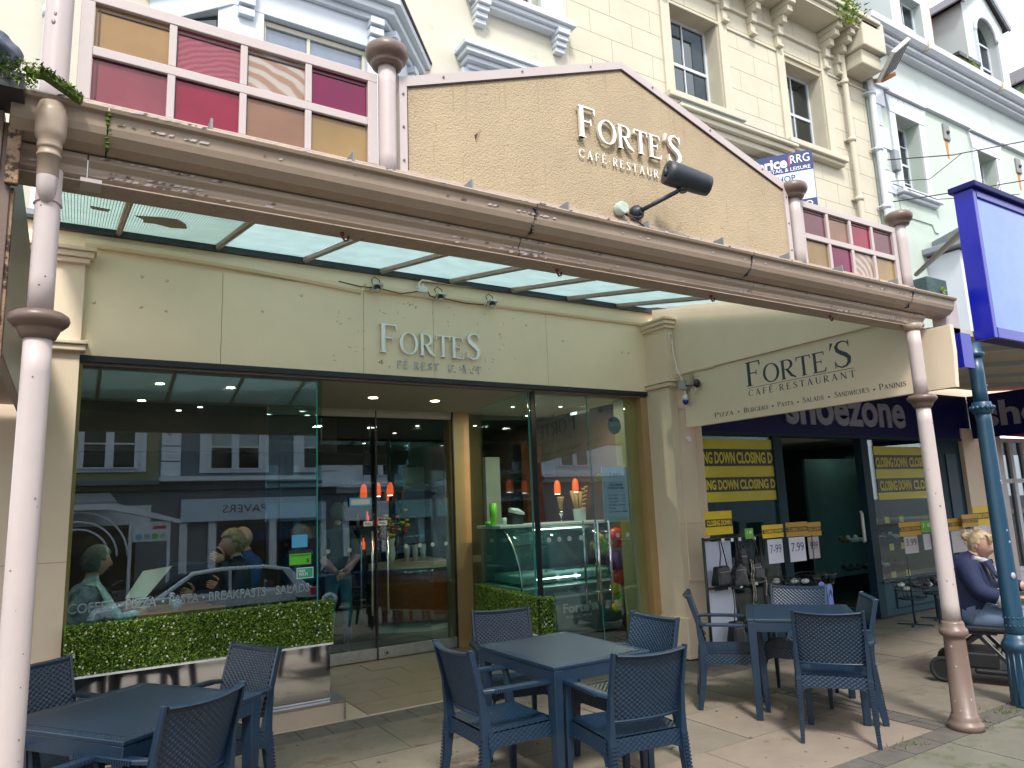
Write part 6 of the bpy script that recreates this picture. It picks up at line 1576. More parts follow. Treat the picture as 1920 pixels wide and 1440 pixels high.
def head(par, c, look, s, skin, hair, style='short', tilt=0):
    """head of height about .23*s looking along look (unit, horizontal-ish)"""
    c = Vector(c); f = Vector(look).normalized(); l = Vector((0, 0, 1)).cross(f).normalized(); u = f.cross(l)
    R = Matrix((f, l, u)).transposed()
    def W(x, y_, z): return c + R @ (Vector((x, y_, z)) * s)
    m = MB(); k = 0; n = 24; H = 18
    for i in range(H + 1):
        t = math.pi * i / H
        for j in range(n):
            a = math.tau * j / n; x = math.sin(t) * math.cos(a); y_ = math.sin(t) * math.sin(a); z = math.cos(t)
            rx = .094 + (.004 if x > 0 else .010); ry = .076; rz = .118
            if z < 0: ry *= 1 - .32 * z * z; rx *= 1 - .18 * z * z if x > 0 else 1 - .45 * z * z
            px, py, pz = x * rx, y_ * ry, z * rz
            if x > .55 and abs(y_) < .35: px += .010 * max(0, 1 - abs(z + .05) * 2.2)
            # nose, brow, lips, chin
            px += .024 * math.exp(-((py / .014) ** 2) - ((pz + .022) / .020) ** 2) * (x > 0)
            px += .012 * math.exp(-((py / .011) ** 2) - ((pz - .005) / .022) ** 2) * (x > 0)
            px -= .010 * math.exp(-(((abs(py) - .030) / .014) ** 2) - ((pz - .012) / .012) ** 2) * (x > 0)
            px += .007 * math.exp(-((py / .026) ** 2) - ((pz + .060) / .010) ** 2) * (x > 0)
            px += .010 * math.exp(-((py / .022) ** 2) - ((pz + .096) / .014) ** 2) * (x > 0)
            m.v.append(tuple(W(px, py, pz)))
    for i in range(H):
        for j in range(n): m.f.append((i * n + j, (i + 1) * n + j, (i + 1) * n + (j + 1) % n, i * n + (j + 1) % n)); m.m.append(0); m.sm.append(True)
    m.build('head', skin, par)
    e = MB()
    for sg in (-1, 1):
        e.ball(W(.086, sg * .030, .012), .0105 * s, 10, 0, (.8, 1.15, .62), R); e.ball(W(.0935, sg * .030, .012), .0048 * s, 8, 1, (.6, 1, 1), R)
        e.beam(W(.094, sg * .016, .033), W(.088, sg * .046, .032), .006 * s, .005 * s, 2)
    e.build('eyes', ['white_plastic', 'shoe_dark', hair], par)
    MB().tube([W(.088, -.024, -.064), W(.099, -.008, -.061), W(.100, 0, -.062), W(.099, .008, -.061), W(.088, .024, -.064)], [.002 * s, .0045 * s, .005 * s, .0045 * s, .002 * s], 6).build('mouth', 'toy_red' if 0 else 'skin_red', par)
    er = MB()
    for sg in (-1, 1): er.ball(W(-.008, sg * .079, -.004), .030 * s, 10, 0, (.62, .28, 1.05), R)
    er.build('ear', skin, par)
    # hair cap made of a displaced shell plus strands
    hb = MB(); n = 36; H = 20; zc_ = {'short': -.35, 'pony': -.42, 'bald': 2}[style]
    if style != 'bald':
        for i in range(H + 1):
            t = (math.pi * .72) * i / H
            for j in range(n):
                a = math.tau * j / n; x = math.sin(t) * math.cos(a); y_ = math.sin(t) * math.sin(a); z = math.cos(t)
                q = Vector((x * 7, y_ * 7, z * 7)); g = 1 + .11 * noise.noise(q) + .06 * noise.noise(q * 2.6)
                fr = max(0, x) ; thick = .016 * g if style == 'short' else .007 * g
                lim = (z < .45 and x > .30) or (z < .10 and x > -.12)
                r_ = -.010 if lim else thick
                hb.v.append(tuple(W(x * (.102 + r_) - .004, y_ * (.080 + r_), z * (.120 + r_) + .004)))
        for i in range(H):
            for j in range(n): hb.f.append((i * n + j, (i + 1) * n + j, (i + 1) * n + (j + 1) % n, i * n + (j + 1) % n)); hb.m.append(0); hb.sm.append(True)
        rr = random.Random(3)
        for i in range(320):
            a = rr.uniform(1.75, math.tau - 1.75); t = rr.uniform(.1, 1.8); x = math.sin(t) * math.cos(a); y_ = math.sin(t) * math.sin(a); z = math.cos(t)
            p = W(x * .118, y_ * .096, z * .136); d = (R @ Vector((x * .4 - .4, y_ * .6, z * .3 - .5 + rr.gauss(0, .4)))).normalized() * .03 * s; e_ = d.cross(R @ Vector((x, y_, z))).normalized() * .0025 * s
            if style == 'pony': d = (R @ Vector((-1, -y_ * .5, .3))).normalized() * .03 * s
            hb.add([p - e_, p + e_, p + d + (R @ Vector((x, y_, z))) * .004], [(0, 1, 2)])
    if style == 'pony':
        hb.ball(W(-.125, 0, .045), .045 * s, 14, 0, (1, 1, .9), R)
        for i in range(160):
            d = (R @ Vector((-.6 + random.gauss(0, .5), random.gauss(0, .6), random.gauss(.1, .7)))).normalized() * random.uniform(.03, .075) * s; p = W(-.125, 0, .05); e_ = d.cross(Vector((.3, .2, 1))).normalized() * .003 * s
            hb.add([p + d * .2 - e_, p + d * .2 + e_, p + d * 1.3], [(0, 1, 2)])
        for i in range(40):    # loose fringe
            y_ = random.uniform(-.06, .06); p = W(.05, y_ * .9, .105); q = W(.088 + random.uniform(-.01, .008), y_ + random.gauss(0, .012), .035 + random.uniform(-.03, .02)); mid = (p + q) / 2 + (R @ Vector((.022, 0, .012))) * s
            hb.tube([p, mid, q], [.0035 * s, .003 * s, .0008 * s], 4)
    if hb.v: hb.build('hair', hair, par)

# woman on the mobility scooter, facing right and slightly to the street
BXs, BYs = 6.95, 3.57
ld = thing('person', 'blonde woman in a navy coat and blue jeans seated on a mobility scooter', 'person', (BXs, BYs, .1))
F_ = Vector((.35, -.937, 0)).normalized(); L_ = Vector((.937, .35, 0)).normalized()
def Q(f, l, z): return Vector((BXs, BYs, 0)) + F_ * f + L_ * l + Vector((0, 0, z))
j = dict(pelvis=(Q(.02, 0, .60), .19, .17), belly=(Q(.07, 0, .74), .215, .21), chest=(Q(.07, 0, .92), .19, .20), collar=(Q(.08, 0, 1.02), .11, .14), neck=(Q(.12, 0, 1.07), .058), headb=(Q(.16, 0, 1.14), .05),
    sl=(Q(.07, .17, 1.00), .088), el=(Q(.18, .26, .78), .080), wl=(Q(.42, .18, .80), .060), sr=(Q(.07, -.17, 1.00), .088), er=(Q(.15, -.27, .77), .084), wr=(Q(.37, -.18, .73), .062), hr=(Q(.42, -.16, .73), .035), hl=(Q(.47, .16, .80), .035),
    hpl=(Q(.08, .10, .55), .125), knl=(Q(.50, .13, .56), .092), anl=(Q(.60, .13, .20), .062), tol=(Q(.72, .13, .165), .042),
    hpr=(Q(.08, -.10, .55), .130), knr=(Q(.50, -.15, .56), .098), anr=(Q(.62, -.14, .20), .066), tor=(Q(.74, -.14, .165), .042))
b = [('pelvis', 'belly', 0), ('belly', 'chest', 0), ('chest', 'collar', 0), ('collar', 'neck', 1), ('neck', 'headb', 1), ('chest', 'sl', 0), ('sl', 'el', 0), ('el', 'wl', 0), ('wl', 'hl', 1), ('chest', 'sr', 0), ('sr', 'er', 0), ('er', 'wr', 0), ('wr', 'hr', 1),
    ('pelvis', 'hpl', 2), ('hpl', 'knl', 2), ('knl', 'anl', 2), ('anl', 'tol', 3), ('pelvis', 'hpr', 2), ('hpr', 'knr', 2), ('knr', 'anr', 2), ('anr', 'tor', 3)]
body_mesh('body', j, b, ['coat_navy', 'skin_red', 'jeans', 'shoe_dark'], ld)
head(ld, Q(.19, 0, 1.165), Vector((.0, -.97, -.2)), 1.0, 'skin_red', 'hair_blonde', 'pony')
m = MB()
for s_, y_, f0, z0_ in ((1, .18, .38, .80), (-1, -.20, .34, .73)):
    m.tube([Q(f0 - .075, y_, z0_), Q(f0 - .06, y_, z0_), Q(f0 + .005, y_ + .01 * s_, z0_), Q(f0 + .01, y_ + .01 * s_, z0_)], [.068, .084, .082, .06], 18)
m.build('sleeve_cuff', 'fleece', ld, kind='stuff')
m = MB(); hand(m, Q(.41, -.165, .735), F_ + Vector((0, 0, .05)), (0, 0, -1), .95, 0, -1, .8); m.build('hand', 'skin_red', ld)
m = MB(); hand(m, Q(.46, .165, .80), F_, (0, 0, -1), .95, 0, 1, .8); m.build('hand', 'skin_red', ld)
m = MB(); m.tube([Q(.12, -.10, 1.06), Q(.20, -.05, 1.03), Q(.24, 0, .98), Q(.26, .01, .90), Q(.26, 0, .84)], [.022, .03, .034, .03, .012], 10); m.tube([Q(.12, .10, 1.06), Q(.21, .05, 1.03), Q(.25, .02, .96), Q(.27, .04, .88)], [.022, .03, .03, .012], 10); m.build('scarf', 'scarf', ld)
m = MB()
for y_ in (-.07, .06): m.prism([Q(.20, y_ * 1.9, 1.03), Q(.235, y_ * .6, 1.04), Q(.275, y_ * .9, .88), Q(.26, y_ * 2.0, .92)], F_ * .02)
m.build('coat_lapel', 'coat_navy', ld)
scb = thing('mobility_scooter', 'black four wheel mobility scooter with red seat post under the seated woman', 'scooter', (BXs + .2, BYs, 0))
m = MB(); R = Matrix((F_, L_, Vector((0, 0, 1)))).transposed()
m.obox(Q(.45, 0, .115), (.42, .22, .025), R); m.obox(Q(.02, 0, .20), (.20, .20, .07), R); m.obox(Q(.96, 0, .17), (.10, .14, .08), R); m.build('deck', 'scooter_black', scb, bevel=.02)
m = MB(); m.beam(Q(-.12, -.16, .24), Q(.14, -.16, .44), .03, .03); m.beam(Q(-.12, .16, .24), Q(.14, .16, .44), .03, .03); m.beam(Q(.30, -.16, .16), Q(.06, -.16, .44), .03, .03); m.beam(Q(.30, .16, .16), Q(.06, .16, .44), .03, .03); m.obox(Q(.03, 0, .43), (.2, .2, .012), R); m.build('seat_frame', 'scooter_black', scb)
m = MB(); m.obox(Q(.08, 0, .465), (.24, .23, .03), R); m.build('seat', 'leather', scb, bevel=.02)
m = MB(); m.obox(Q(-.17, 0, .60), (.03, .19, .13), R); m.build('seat_back', 'leather', scb, bevel=.02)
m = MB(); m.obox(Q(-.02, -.14, .425), (.035, .03, .02), R); m.build('red_clip', 'scooter_red', scb)
for f0, l0, r_ in ((-.20, -.23, .11), (-.20, .23, .11), (.98, -.20, .10), (.98, .20, .10)):
    p = Q(f0, l0, r_); m = MB(); pr = []
    for k in range(28):
        a = math.tau * k / 28; pr.append(p + F_ * math.cos(a) * (r_ - .02) + Vector((0, 0, math.sin(a) * (r_ - .02))))
    m.tube(pr + [pr[0]], .02, 8); w2 = m.build('wheel', 'tyre', scb)
    q = MB(); q.prism([p - L_ * .012 + F_ * math.cos(a) * (r_ - .03) + Vector((0, 0, math.sin(a) * (r_ - .03))) for a in [math.tau * k / 20 for k in range(20)]], L_ * .024); q.build('wheel_hub', 'scooter_black', w2)
m = MB(); m.tube([Q(.98, 0, .2), Q(.88, 0, .6), Q(.72, 0, .86)], .024, 10); m.build('tiller', 'scooter_black', scb)
m = MB(); m.tube([Q(.56, -.24, .80), Q(.66, -.2, .86), Q(.70, 0, .88), Q(.66, .2, .86), Q(.56, .24, .80)], .014, 8); m.obox(Q(.72, 0, .90), (.06, .1, .03), R); m.build('handlebar', 'scooter_black', scb)
m = MB(); m.obox(Q(.95, 0, .62), (.10, .17, .12), R); m.build('front_basket', 'scooter_black', scb, bevel=.015)
m = MB(); m.obox(Q(.80, -.02, .80), (.02, .12, .03), R); m.build('red_panel', 'scooter_red', scb, bevel=.01)
for f0, m_ in ((.55, 'white_plastic'), (.78, 'white_plastic')): MB().obox(Q(f0, -.1, .142), (.05, .03, .003), R).build('deck_light', m_, scb)
tag(MB().lathe(Q(.46, -.02, .14), [(.02, 0), (.032, .02), (.03, .07), (.01, .09)], 14).build('bottle', 'flip_blue'), 'small bright blue bottle standing on the scooter deck', 'bottle')
# cafe customers behind the left window
def diner(x, y_, zs, face, label, mats, hairm, style, skin='skin', s=1.0, arm=None, hc=None):
    t = thing('person', label, 'person', (x, y_, 0)); F = Vector((math.cos(rad(face)), math.sin(rad(face)), 0)); L = Vector((-F.y, F.x, 0))
    q = lambda f, l, z: Vector((x, y_, 0)) + F * f * s + L * l * s + Vector((0, 0, zs + z * s))
    al, ar = arm or ((.38, .12, .30), (.38, -.12, .30))
    j = dict(pelvis=(q(0, 0, .10), .17, .15), belly=(q(.02, 0, .26), .16, .18), chest=(q(.03, 0, .44), .15, .19), collar=(q(.03, 0, .55), .10, .12), neck=(q(.04, 0, .61), .055), hb=(q(.06, 0, .70), .05),
        sl=(q(.02, .17, .52), .075), el=(q(.12, .24, .28), .062), hl=(q(*al), .04), sr=(q(.02, -.17, .52), .075), er=(q(.12, -.24, .28), .062), hr=(q(*ar), .04),
        tl=(q(.40, .11, .10), .085), fl=(q(.42, .11, -.34), .05), tr=(q(.40, -.11, .10), .085), fr=(q(.42, -.11, -.34), .05))
    b = [('pelvis', 'belly', 0), ('belly', 'chest', 0), ('chest', 'collar', 0), ('collar', 'neck', 1), ('neck', 'hb', 1), ('chest', 'sl', 0), ('sl', 'el', 0), ('el', 'hl', 0), ('chest', 'sr', 0), ('sr', 'er', 0), ('er', 'hr', 0), ('pelvis', 'tl', 2), ('tl', 'fl', 2), ('pelvis', 'tr', 2), ('tr', 'fr', 2)]
    body_mesh('body', j, b, mats, t)
    m = MB(); hand(m, q(*al), F + Vector((0, 0, .5)), -L, s, 0, 1, .5); m.build('hand', skin, t); m = MB(); hand(m, q(*ar), F + Vector((0, 0, .5)), L, s, 0, -1, .5); m.build('hand', skin, t)
    head(t, q(.08, 0, .75), F + Vector((0, 0, -.12)), s, skin, hairm, style)
    return t, q
t, q = diner(.18, 6.95, .60, 25, 'grey haired diner in a pale floral shirt reading a menu in the left window', ['floral', 'skin', 'jeans'], 'hair_grey', 'short', s=1.0)
tag(MB().prism([(.47, 7.0, 1.03), (.62, 6.93, 1.03), (.82, 6.98, 1.27), (.60, 7.05, 1.24)], (0, .012, 0)).build('menu', 'menu_paper'), 'large cream menu held open by the diner in the floral shirt', 'menu')
diner(1.42, 7.15, .68, 185, 'blonde diner in a dark top resting her chin on her hand in the left window', ['shirt_dark', 'skin', 'shoe_dark'], 'hair_dark_blonde', 'short', s=1.0, arm=((.16, .03, .60), (.38, -.1, .3)))
diner(1.62, 7.75, .70, 200, 'bald diner in a blue top behind the blonde woman', ['shirt_blue', 'skin', 'shoe_dark'], 'hair_grey', 'bald')
tg = thing('dining_table', 'brown wooden cafe table behind the left window', 'table', (.85, 7.15, 0)); box('tabletop', 'table_wood', .55, 6.85, .87, 1.25, 7.5, .90, tg, bevel=.004); MB().tube([(.9, 7.2, 0), (.9, 7.2, .87)], .03, 10).build('leg', 'dark_frame', tg)
tc_ = thing('dining_chair', 'black dining chair back beside the blonde diner', 'chair', (1.05, 7.7, 0)); box('backrest', 'dark_frame', .85, 7.62, .6, 1.25, 7.68, 1.26, tc_, bevel=.06); box('seat', 'dark_frame', .85, 7.3, .45, 1.25, 7.62, .5, tc_)
tag(MB().lathe((.86, 6.95, .90), [(.035, 0), (.04, .08), (.036, .085), (.03, .02)], 16).build('cup', 'case_white'), 'white cup on the wooden table behind the window', 'cup')
# standing person behind the left door
t = thing('person', 'standing person in pale top and blue jeans with hands clasped behind the back', 'person', (2.98, 9.1, 0))
j = dict(p=((2.98, 9.1, .92), .14, .12), b=((2.98, 9.1, 1.10), .14, .12), c=((2.98, 9.1, 1.34), .16, .12), k=((2.98, 9.1, 1.45), .09, .09), n=((2.98, 9.12, 1.52), .05), h=((2.98, 9.14, 1.60), .045),
    sl=((2.82, 9.1, 1.40), .07), el=((2.74, 9.02, 1.12), .055), wl=((2.92, 8.95, .92), .035), sr=((3.14, 9.1, 1.40), .07), er=((3.22, 9.02, 1.12), .055), wr=((3.02, 8.95, .90), .035),
    tl=((2.90, 9.1, .80), .095), kl=((2.88, 9.08, .46), .068), al=((2.87, 9.10, .10), .05), fl=((2.87, 9.22, .05), .04), tr=((3.07, 9.1, .80), .095), kr=((3.10, 9.08, .46), .068), ar=((3.12, 9.10, .10), .05), fr=((3.13, 9.22, .05), .04))
b = [('p', 'b', 0), ('b', 'c', 0), ('c', 'k', 0), ('k', 'n', 1), ('n', 'h', 1), ('c', 'sl', 0), ('sl', 'el', 0), ('el', 'wl', 1), ('c', 'sr', 0), ('sr', 'er', 0), ('er', 'wr', 1), ('p', 'tl', 2), ('tl', 'kl', 2), ('kl', 'al', 2), ('al', 'fl', 3), ('p', 'tr', 2), ('tr', 'kr', 2), ('kr', 'ar', 2), ('ar', 'fr', 3)]
body_mesh('body', j, b, ['shirt_pale', 'skin', 'jeans_teal', 'white_plastic'], t); head(t, (2.98, 9.14, 1.66), (0, 1, 0), 1, 'skin', 'hair_grey', 'short')
m = MB(); hand(m, (2.93, 8.94, .92), (.7, -.1, -.3), (0, -1, 0), 1, 0, 1, .5); m.build('hand', 'skin', t); m = MB(); hand(m, (3.01, 8.93, .91), (-.7, -.1, -.3), (0, -1, 0), 1, 0, -1, .5); m.build('hand', 'skin', t)

# ================================================================== COUNTERS
t = thing('wooden_counter', 'brown wood service counter with pale top seen through the glass doors', 'counter', (4.3, 9.9, 0))
m = MB(); m.prism([(3.70, 9.75, .14), (4.42, 9.35, .14), (5.3, 9.7, .14), (4.6, 10.3, .14)], (0, 0, .72)); m.build('counter_body', 'wood_counter', t)
m = MB(); m.prism([(3.62, 9.72, .86), (4.42, 9.27, .86), (5.38, 9.68, .86), (4.6, 10.4, .86)], (0, 0, .09)); m.build('counter_top', 'counter_top', t)
m = MB(); m.prism([(3.78, 9.77, 0), (4.42, 9.42, 0), (5.2, 9.72, 0), (4.6, 10.2, 0)], (0, 0, .139)); m.build('counter_plinth', 'case_white', t)
t = thing('flower_bouquet', 'bouquet of yellow and red flowers in a vase on the wooden counter', 'flowers', (4.05, 9.85, .95))
MB().lathe((3.98, 9.8, .95), [(.05, 0), (.07, .1), (.05, .25), (.07, .33)], 16).build('vase', 'case_white', t)
m = MB(); 
for i in range(60):
    p = Vector((3.98 + random.gauss(0, .12), 9.8 + random.gauss(0, .1), 1.42 + random.gauss(0, .10))); m.tube([(3.98, 9.8, 1.28), p], .004, 4, 2); m.ball(p, random.uniform(.02, .045), 8, random.choice([0, 0, 1, 2]), (1, 1, .6))
m.build('flower', ['flower_yellow', 'flower_red', 'leafB'], t, kind='stuff')
for i, x in enumerate((4.15, 4.28, 4.40)): tag(MB().lathe((x, 9.62, .95), [(.035, 0), (.045, .22), (.047, .222)], 14).build('cup_stack', 'case_white'), ['left', 'middle', 'right'][i] + ' stack of white paper cups on the wooden counter', 'cups', 'stacks of paper cups')
gc = thing('ice_cream_counter', 'curved glass ice cream display counter with metal front and cafe name', 'counter', (5.1, 7.2, 0))
GX0, GX1 = 4.42, 6.1
prof = [(7.32, 0.10), (7.22, .30), (7.10, .52), (7.05, .70), (7.04, .73), (7.12, .735), (7.9, .75), (7.9, .10)]
MB().sweepx(prof, GX0, GX1).build('counter_front', 'case_metal', gc, bevel=.01)
box('counter_base', 'dark_frame', GX0 + .05, 7.36, 0, GX1, 7.9, .1, gc)
m = MB(); k = 0; N = 14
gp = [(7.05 + .02 * 0, .74), (7.055, .85), (7.09, .98), (7.15, 1.10), (7.23, 1.22), (7.33, 1.33), (7.42, 1.40)]
for y_, z in gp: m.v += [(GX0 + .02, y_, z), (GX1 - .02, y_, z)]
for i in range(len(gp) - 1): m.f.append((2 * i, 2 * i + 1, 2 * i + 3, 2 * i + 2)); m.m.append(0); m.sm.append(True)
g_ = m.build('curved_glass', 'side_glass', gc); sd = g_.modifiers.new('s', 'SOLIDIFY'); sd.thickness = .008
for x in (GX0, GX1 - .02): MB().tube([(x + .01, y_ - .004, z) for y_, z in [(7.15, .45), (7.06, .65)] + gp], .013, 8).build('glass_trim', 'steel', gc)
MB().prism([(GX0 + .012, y_, z) for y_, z in gp] + [(GX0 + .012, 7.9, 1.40), (GX0 + .012, 7.9, .76)], (.006, 0, 0)).build('end_glass', 'side_glass', gc)
m = MB(); m.box(GX0 - .05, 7.38, 1.405, GX1 + .05, 7.95, 1.44); m.build('counter_shelf', 'case_white', gc, bevel=.005)
box('back_panel', 'inside_teal', GX0, 7.92, .76, GX1, 7.95, 1.40, gc)
box('added_glow_strip', 'lamp_white', GX0 + .5, 7.5, 1.36, GX1 - .4, 7.53, 1.372, gc); box('added_glow_strip', 'lamp_white', GX0 + .3, 7.20, .80, GX0 + .95, 7.22, .815, gc)  # glowing strips added to brighten the inside of the counter
for i in range(12):
    x = GX0 + .1 + (i % 6) * .265; y_ = 7.2 + (i // 6) * .33
    box('ice_cream_tub', random.choice(['case_white', 'paper', 'stained_rose', 'counter_top', 'inside_teal', 'mint_wall']), x, y_, .76, x + .24, y_ + .29, .86, gc, bevel=.02)
for i in range(5): MB().beam((GX0 + .03, 7.315 - i * .022, .13 + i * .045), (GX1, 7.315 - i * .022, .13 + i * .045), .012, .018).build('front_slat', 'case_white', gc)
MB().beam((GX0, 7.075, .60), (GX1, 7.075, .60), .014, .03).build('front_trim', 'case_white', gc)
_o0 = origin_of(gc)
put_text("Forte's", 'case_white', 5.02, 5.50, .40, .52, 7.10, parent=gc, extr=.004, bold=.035); put_text('PURE ICE CREAM', 'case_white', 5.08, 5.46, .335, .365, 7.13, parent=gc, extr=.004, bold=.015)
def cyl(name, x, y_, z, r, h, mm, label, cat, group=None):
    return tag(MB().lathe((x, y_, z), [(r * .85, 0), (r, h * .5), (r, h)], 18).build(name, mm), label, cat, group)
cyl('tall_tub', 4.42, 7.62, 1.44, .045, .27, 'lime', 'tall lime green tube standing at the left end of the ice cream counter', 'tube')
cyl('small_pot', 4.33, 7.60, 1.44, .035, .05, 'lime', 'small yellow green pot left of the tall lime tube', 'pot'); cyl('cup', 4.56, 7.6, 1.44, .03, .09, 'case_white', 'small grey cup right of the lime tube', 'cup')
t = thing('till', 'small dark card till with white cloth top on the counter', 'till', (4.75, 7.65, 1.44)); box('till_body', 'dark_frame', 4.68, 7.6, 1.44, 4.84, 7.75, 1.56, t, bevel=.01); MB().tube([(4.64, 7.6, 1.62), (4.76, 7.6, 1.60), (4.86, 7.62, 1.565)], [.03, .035, .02], 10).build('till_cover', 'case_white', t)
t = thing('wafer_cone', 'single tall wafer cone in a glass on the counter', 'cone', (5.45, 7.65, 1.44)); MB().lathe((5.45, 7.65, 1.44), [(.03, 0), (.006, .02), (.006, .06), (.03, .10), (.035, .14)], 14).build('glass_stem', 'steel', t); MB().lathe((5.45, 7.65, 1.52), [(.01, 0), (.045, .22), (.05, .24)], 16).build('cone', 'cone', t)
t = thing('cone_tub', 'white tub holding bunches of stacked wafer cones', 'tub', (5.75, 7.65, 1.44)); MB().lathe((5.75, 7.65, 1.44), [(.075, 0), (.088, .15), (.092, .155)], 20).build('tub', 'case_white', t)
for i, (dx, ln_) in enumerate(((-.06, .27), (-.03, .24), (.01, .26), (.04, .30), (.065, .33))):
    q = MB(); pts = [(5.75 + dx, 7.65, 1.56), (5.75 + dx * 2, 7.64, 1.56 + ln_)]
    if i < 3: q.tube(pts, [.012, .03], 10)
    else:
        for k in range(6): tt = k / 6; q.lathe((5.75 + dx * (1 + tt), 7.645, 1.58 + ln_ * tt), [(.020, 0), (.030, .035), (.026, .036)], 12)
    q.build('cone', 'cone', t)
# inflatable toys hung by the right door post
t = thing('toy_bunch', 'bunch of bright toys hanging inside the right end of the glass', 'toys', (5.45, 6.7, 1.0))
m = MB()
for (x, y_, z, r_, k) in ((5.32, 6.7, 1.16, .10, 3), (5.28, 6.7, 1.28, .05, 0), (5.42, 6.7, 1.16, .05, 0), (5.55, 6.7, 1.25, .12, 1), (5.52, 6.7, 1.0, .12, 2), (5.55, 6.7, .80, .10, 1), (5.5, 6.7, .68, .08, 0), (5.58, 6.7, .58, .08, 3), (5.5, 6.7, .48, .07, 0)): m.ball((x, y_, z), r_, 14, k, (1, .7, 1))
for a in range(6): m.ball((5.34 + .08 * math.cos(a * 1.05), 6.65, 1.20 + .08 * math.sin(a * 1.05)), .035, 10, 0, (1, .4, 1))
m.build('toy', ['toy_yellow', 'toy_red', 'toy_purple', 'toy_green'], t)
cyl('sun_rosette', 4.96, 6.3, 1.88, .0, .0, 'toy_yellow', 'x', 'sticker') if False else None
m = MB()
for a in range(10): m.ball((5.0 + .035 * math.cos(a * .63), 6.27, 1.93 + .035 * math.sin(a * .63)), .014, 8, 0, (1, .3, 1))
m.ball((5.0, 6.27, 1.93), .03, 10, 0, (1, .3, 1)); tag(m.build('sun_sticker', 'toy_yellow'), 'little yellow sun shaped sticker left of the price card', 'sticker')

# ================================================================== SHOE SHOP
sz = thing('shoe_shop', 'shoe shop front with navy fascia, teal frames and closing down windows', 'building', (9, 5.9, 0))
SY = 5.92
box('fascia', 'navy_fascia', 6.15, SY - .06, 2.44, 12.3, SY + .1, 3.12, sz)
box('fascia_trim', 'teal_frame', 6.15, SY - .075, 2.40, 12.2, SY + .1, 2.438, sz)
put_text('shoezone', 'grey_letter', 7.75, 10.45, 2.56, 3.06, SY - .065, parent=sz, extr=.012, bold=.03)
box('shop_wall', 'cream_pilaster', 5.86, 5.86, 0, 6.12, 6.0, 3.1, sz)
for a, b_ in ((6.12, 6.17), (7.50, 7.66), (9.34, 9.50), (11.2, 11.32)): box('frame_post', 'teal_frame', a, SY - .03, 0, b_, SY + .08, 2.40, sz)
pane('window_pane', 'clear_glass', 6.17, 7.50, .12, 2.40, SY, par=sz, tilt=0); pane('window_pane', 'clear_glass', 9.50, 11.2, .46, 2.40, SY, par=sz, tilt=0)
box('stall_riser', 'teal_riser', 6.17, SY - .02, 0, 7.5, SY + .05, .12, sz); box('stall_riser', 'teal_riser', 9.5, SY - .02, 0, 11.2, SY + .05, .44, sz); box('window_sill', 'teal_riser', 9.46, SY - .06, .44, 11.2, SY + .05, .47, sz, bevel=.005)
m = MB(); m.box(9.75, SY - .035, .08, 10.95, SY - .021, .10); m.box(9.75, SY - .035, .36, 10.95, SY - .021, .38); m.box(9.75, SY - .034, .10, 9.77, SY - .021, .36); m.box(10.93, SY - .034, .10, 10.95, SY - .021, .36); m.build('riser_moulding', 'teal_frame', sz)
# recessed door
box('recess_ceiling', 'ceiling', 7.66, SY + .1, 2.42, 9.34, 7.6, 2.46, sz)
for (xa, ya, xb, yb) in ((7.66, 6.0, 7.95, 7.3), (9.34, 6.0, 9.05, 7.3)): side_pane('side_pane', 'clear_glass', xa, ya, xb, yb, .12, 2.42, par=sz); side_pane('side_riser', 'teal_riser', xa, ya, xb, yb, 0, .12, .04, par=sz)
dd = box('shop_door', 'teal_frame', 8.98, 7.30, .0, 9.06, 7.36, 2.0, sz); box('shop_door', 'teal_frame', 7.95, 7.3, 0, 8.10, 7.36, 2.42, sz); box('door_head', 'teal_frame', 8.10, 7.3, 1.98, 9.05, 7.36, 2.06, sz)
pane('door_glass', 'clear_glass', 8.10, 8.98, .02, 1.98, 7.32, par=sz, tilt=0); box('door_poster', 'yellow_strip', 8.25, 7.29, 2.07, 9.05, 7.30, 2.40, sz)
MB().tube([(8.98, 7.27, 1.15), (8.98, 7.20, 1.13), (8.98, 7.20, .82), (8.98, 7.27, .80)], .018, 10).build('door_handle', 'white_plastic', sz)
m = MB(); m.tube([(9.30, 5.98, 1.40), (9.24, 5.93, 1.38), (9.24, 5.93, 1.02), (9.30, 5.98, 1.00)], .02, 10); m.build('door_handle', 'white_plastic', sz)
box('open_door', 'teal_frame', 7.70, 6.05, .0, 7.76, 6.95, 1.95, sz)
# interior
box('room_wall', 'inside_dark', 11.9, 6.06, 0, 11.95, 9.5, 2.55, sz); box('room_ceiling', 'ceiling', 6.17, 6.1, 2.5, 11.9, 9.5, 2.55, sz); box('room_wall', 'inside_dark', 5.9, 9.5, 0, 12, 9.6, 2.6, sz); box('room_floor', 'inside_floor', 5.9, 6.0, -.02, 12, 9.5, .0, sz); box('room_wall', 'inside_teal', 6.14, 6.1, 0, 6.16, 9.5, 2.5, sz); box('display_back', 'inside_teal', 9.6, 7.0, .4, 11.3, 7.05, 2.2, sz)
for x, y_ in ((6.75, 6.5), (9.0, 8.3), (10.2, 6.6)):
    t = thing('ceiling_lamp', 'bright oval lamp in the shoe shop ceiling ' + ('behind the left window' if x < 7 else 'behind the recessed door' if x < 9.5 else 'behind the right window'), 'lamp', (x, y_, 2.48), 0, 'ceiling lamps of the shoe shop'); MB().lathe((x, y_, 2.485), [(.08, 0), (.08, .008)], 18).build('lamp_glow', 'lamp_white', t)
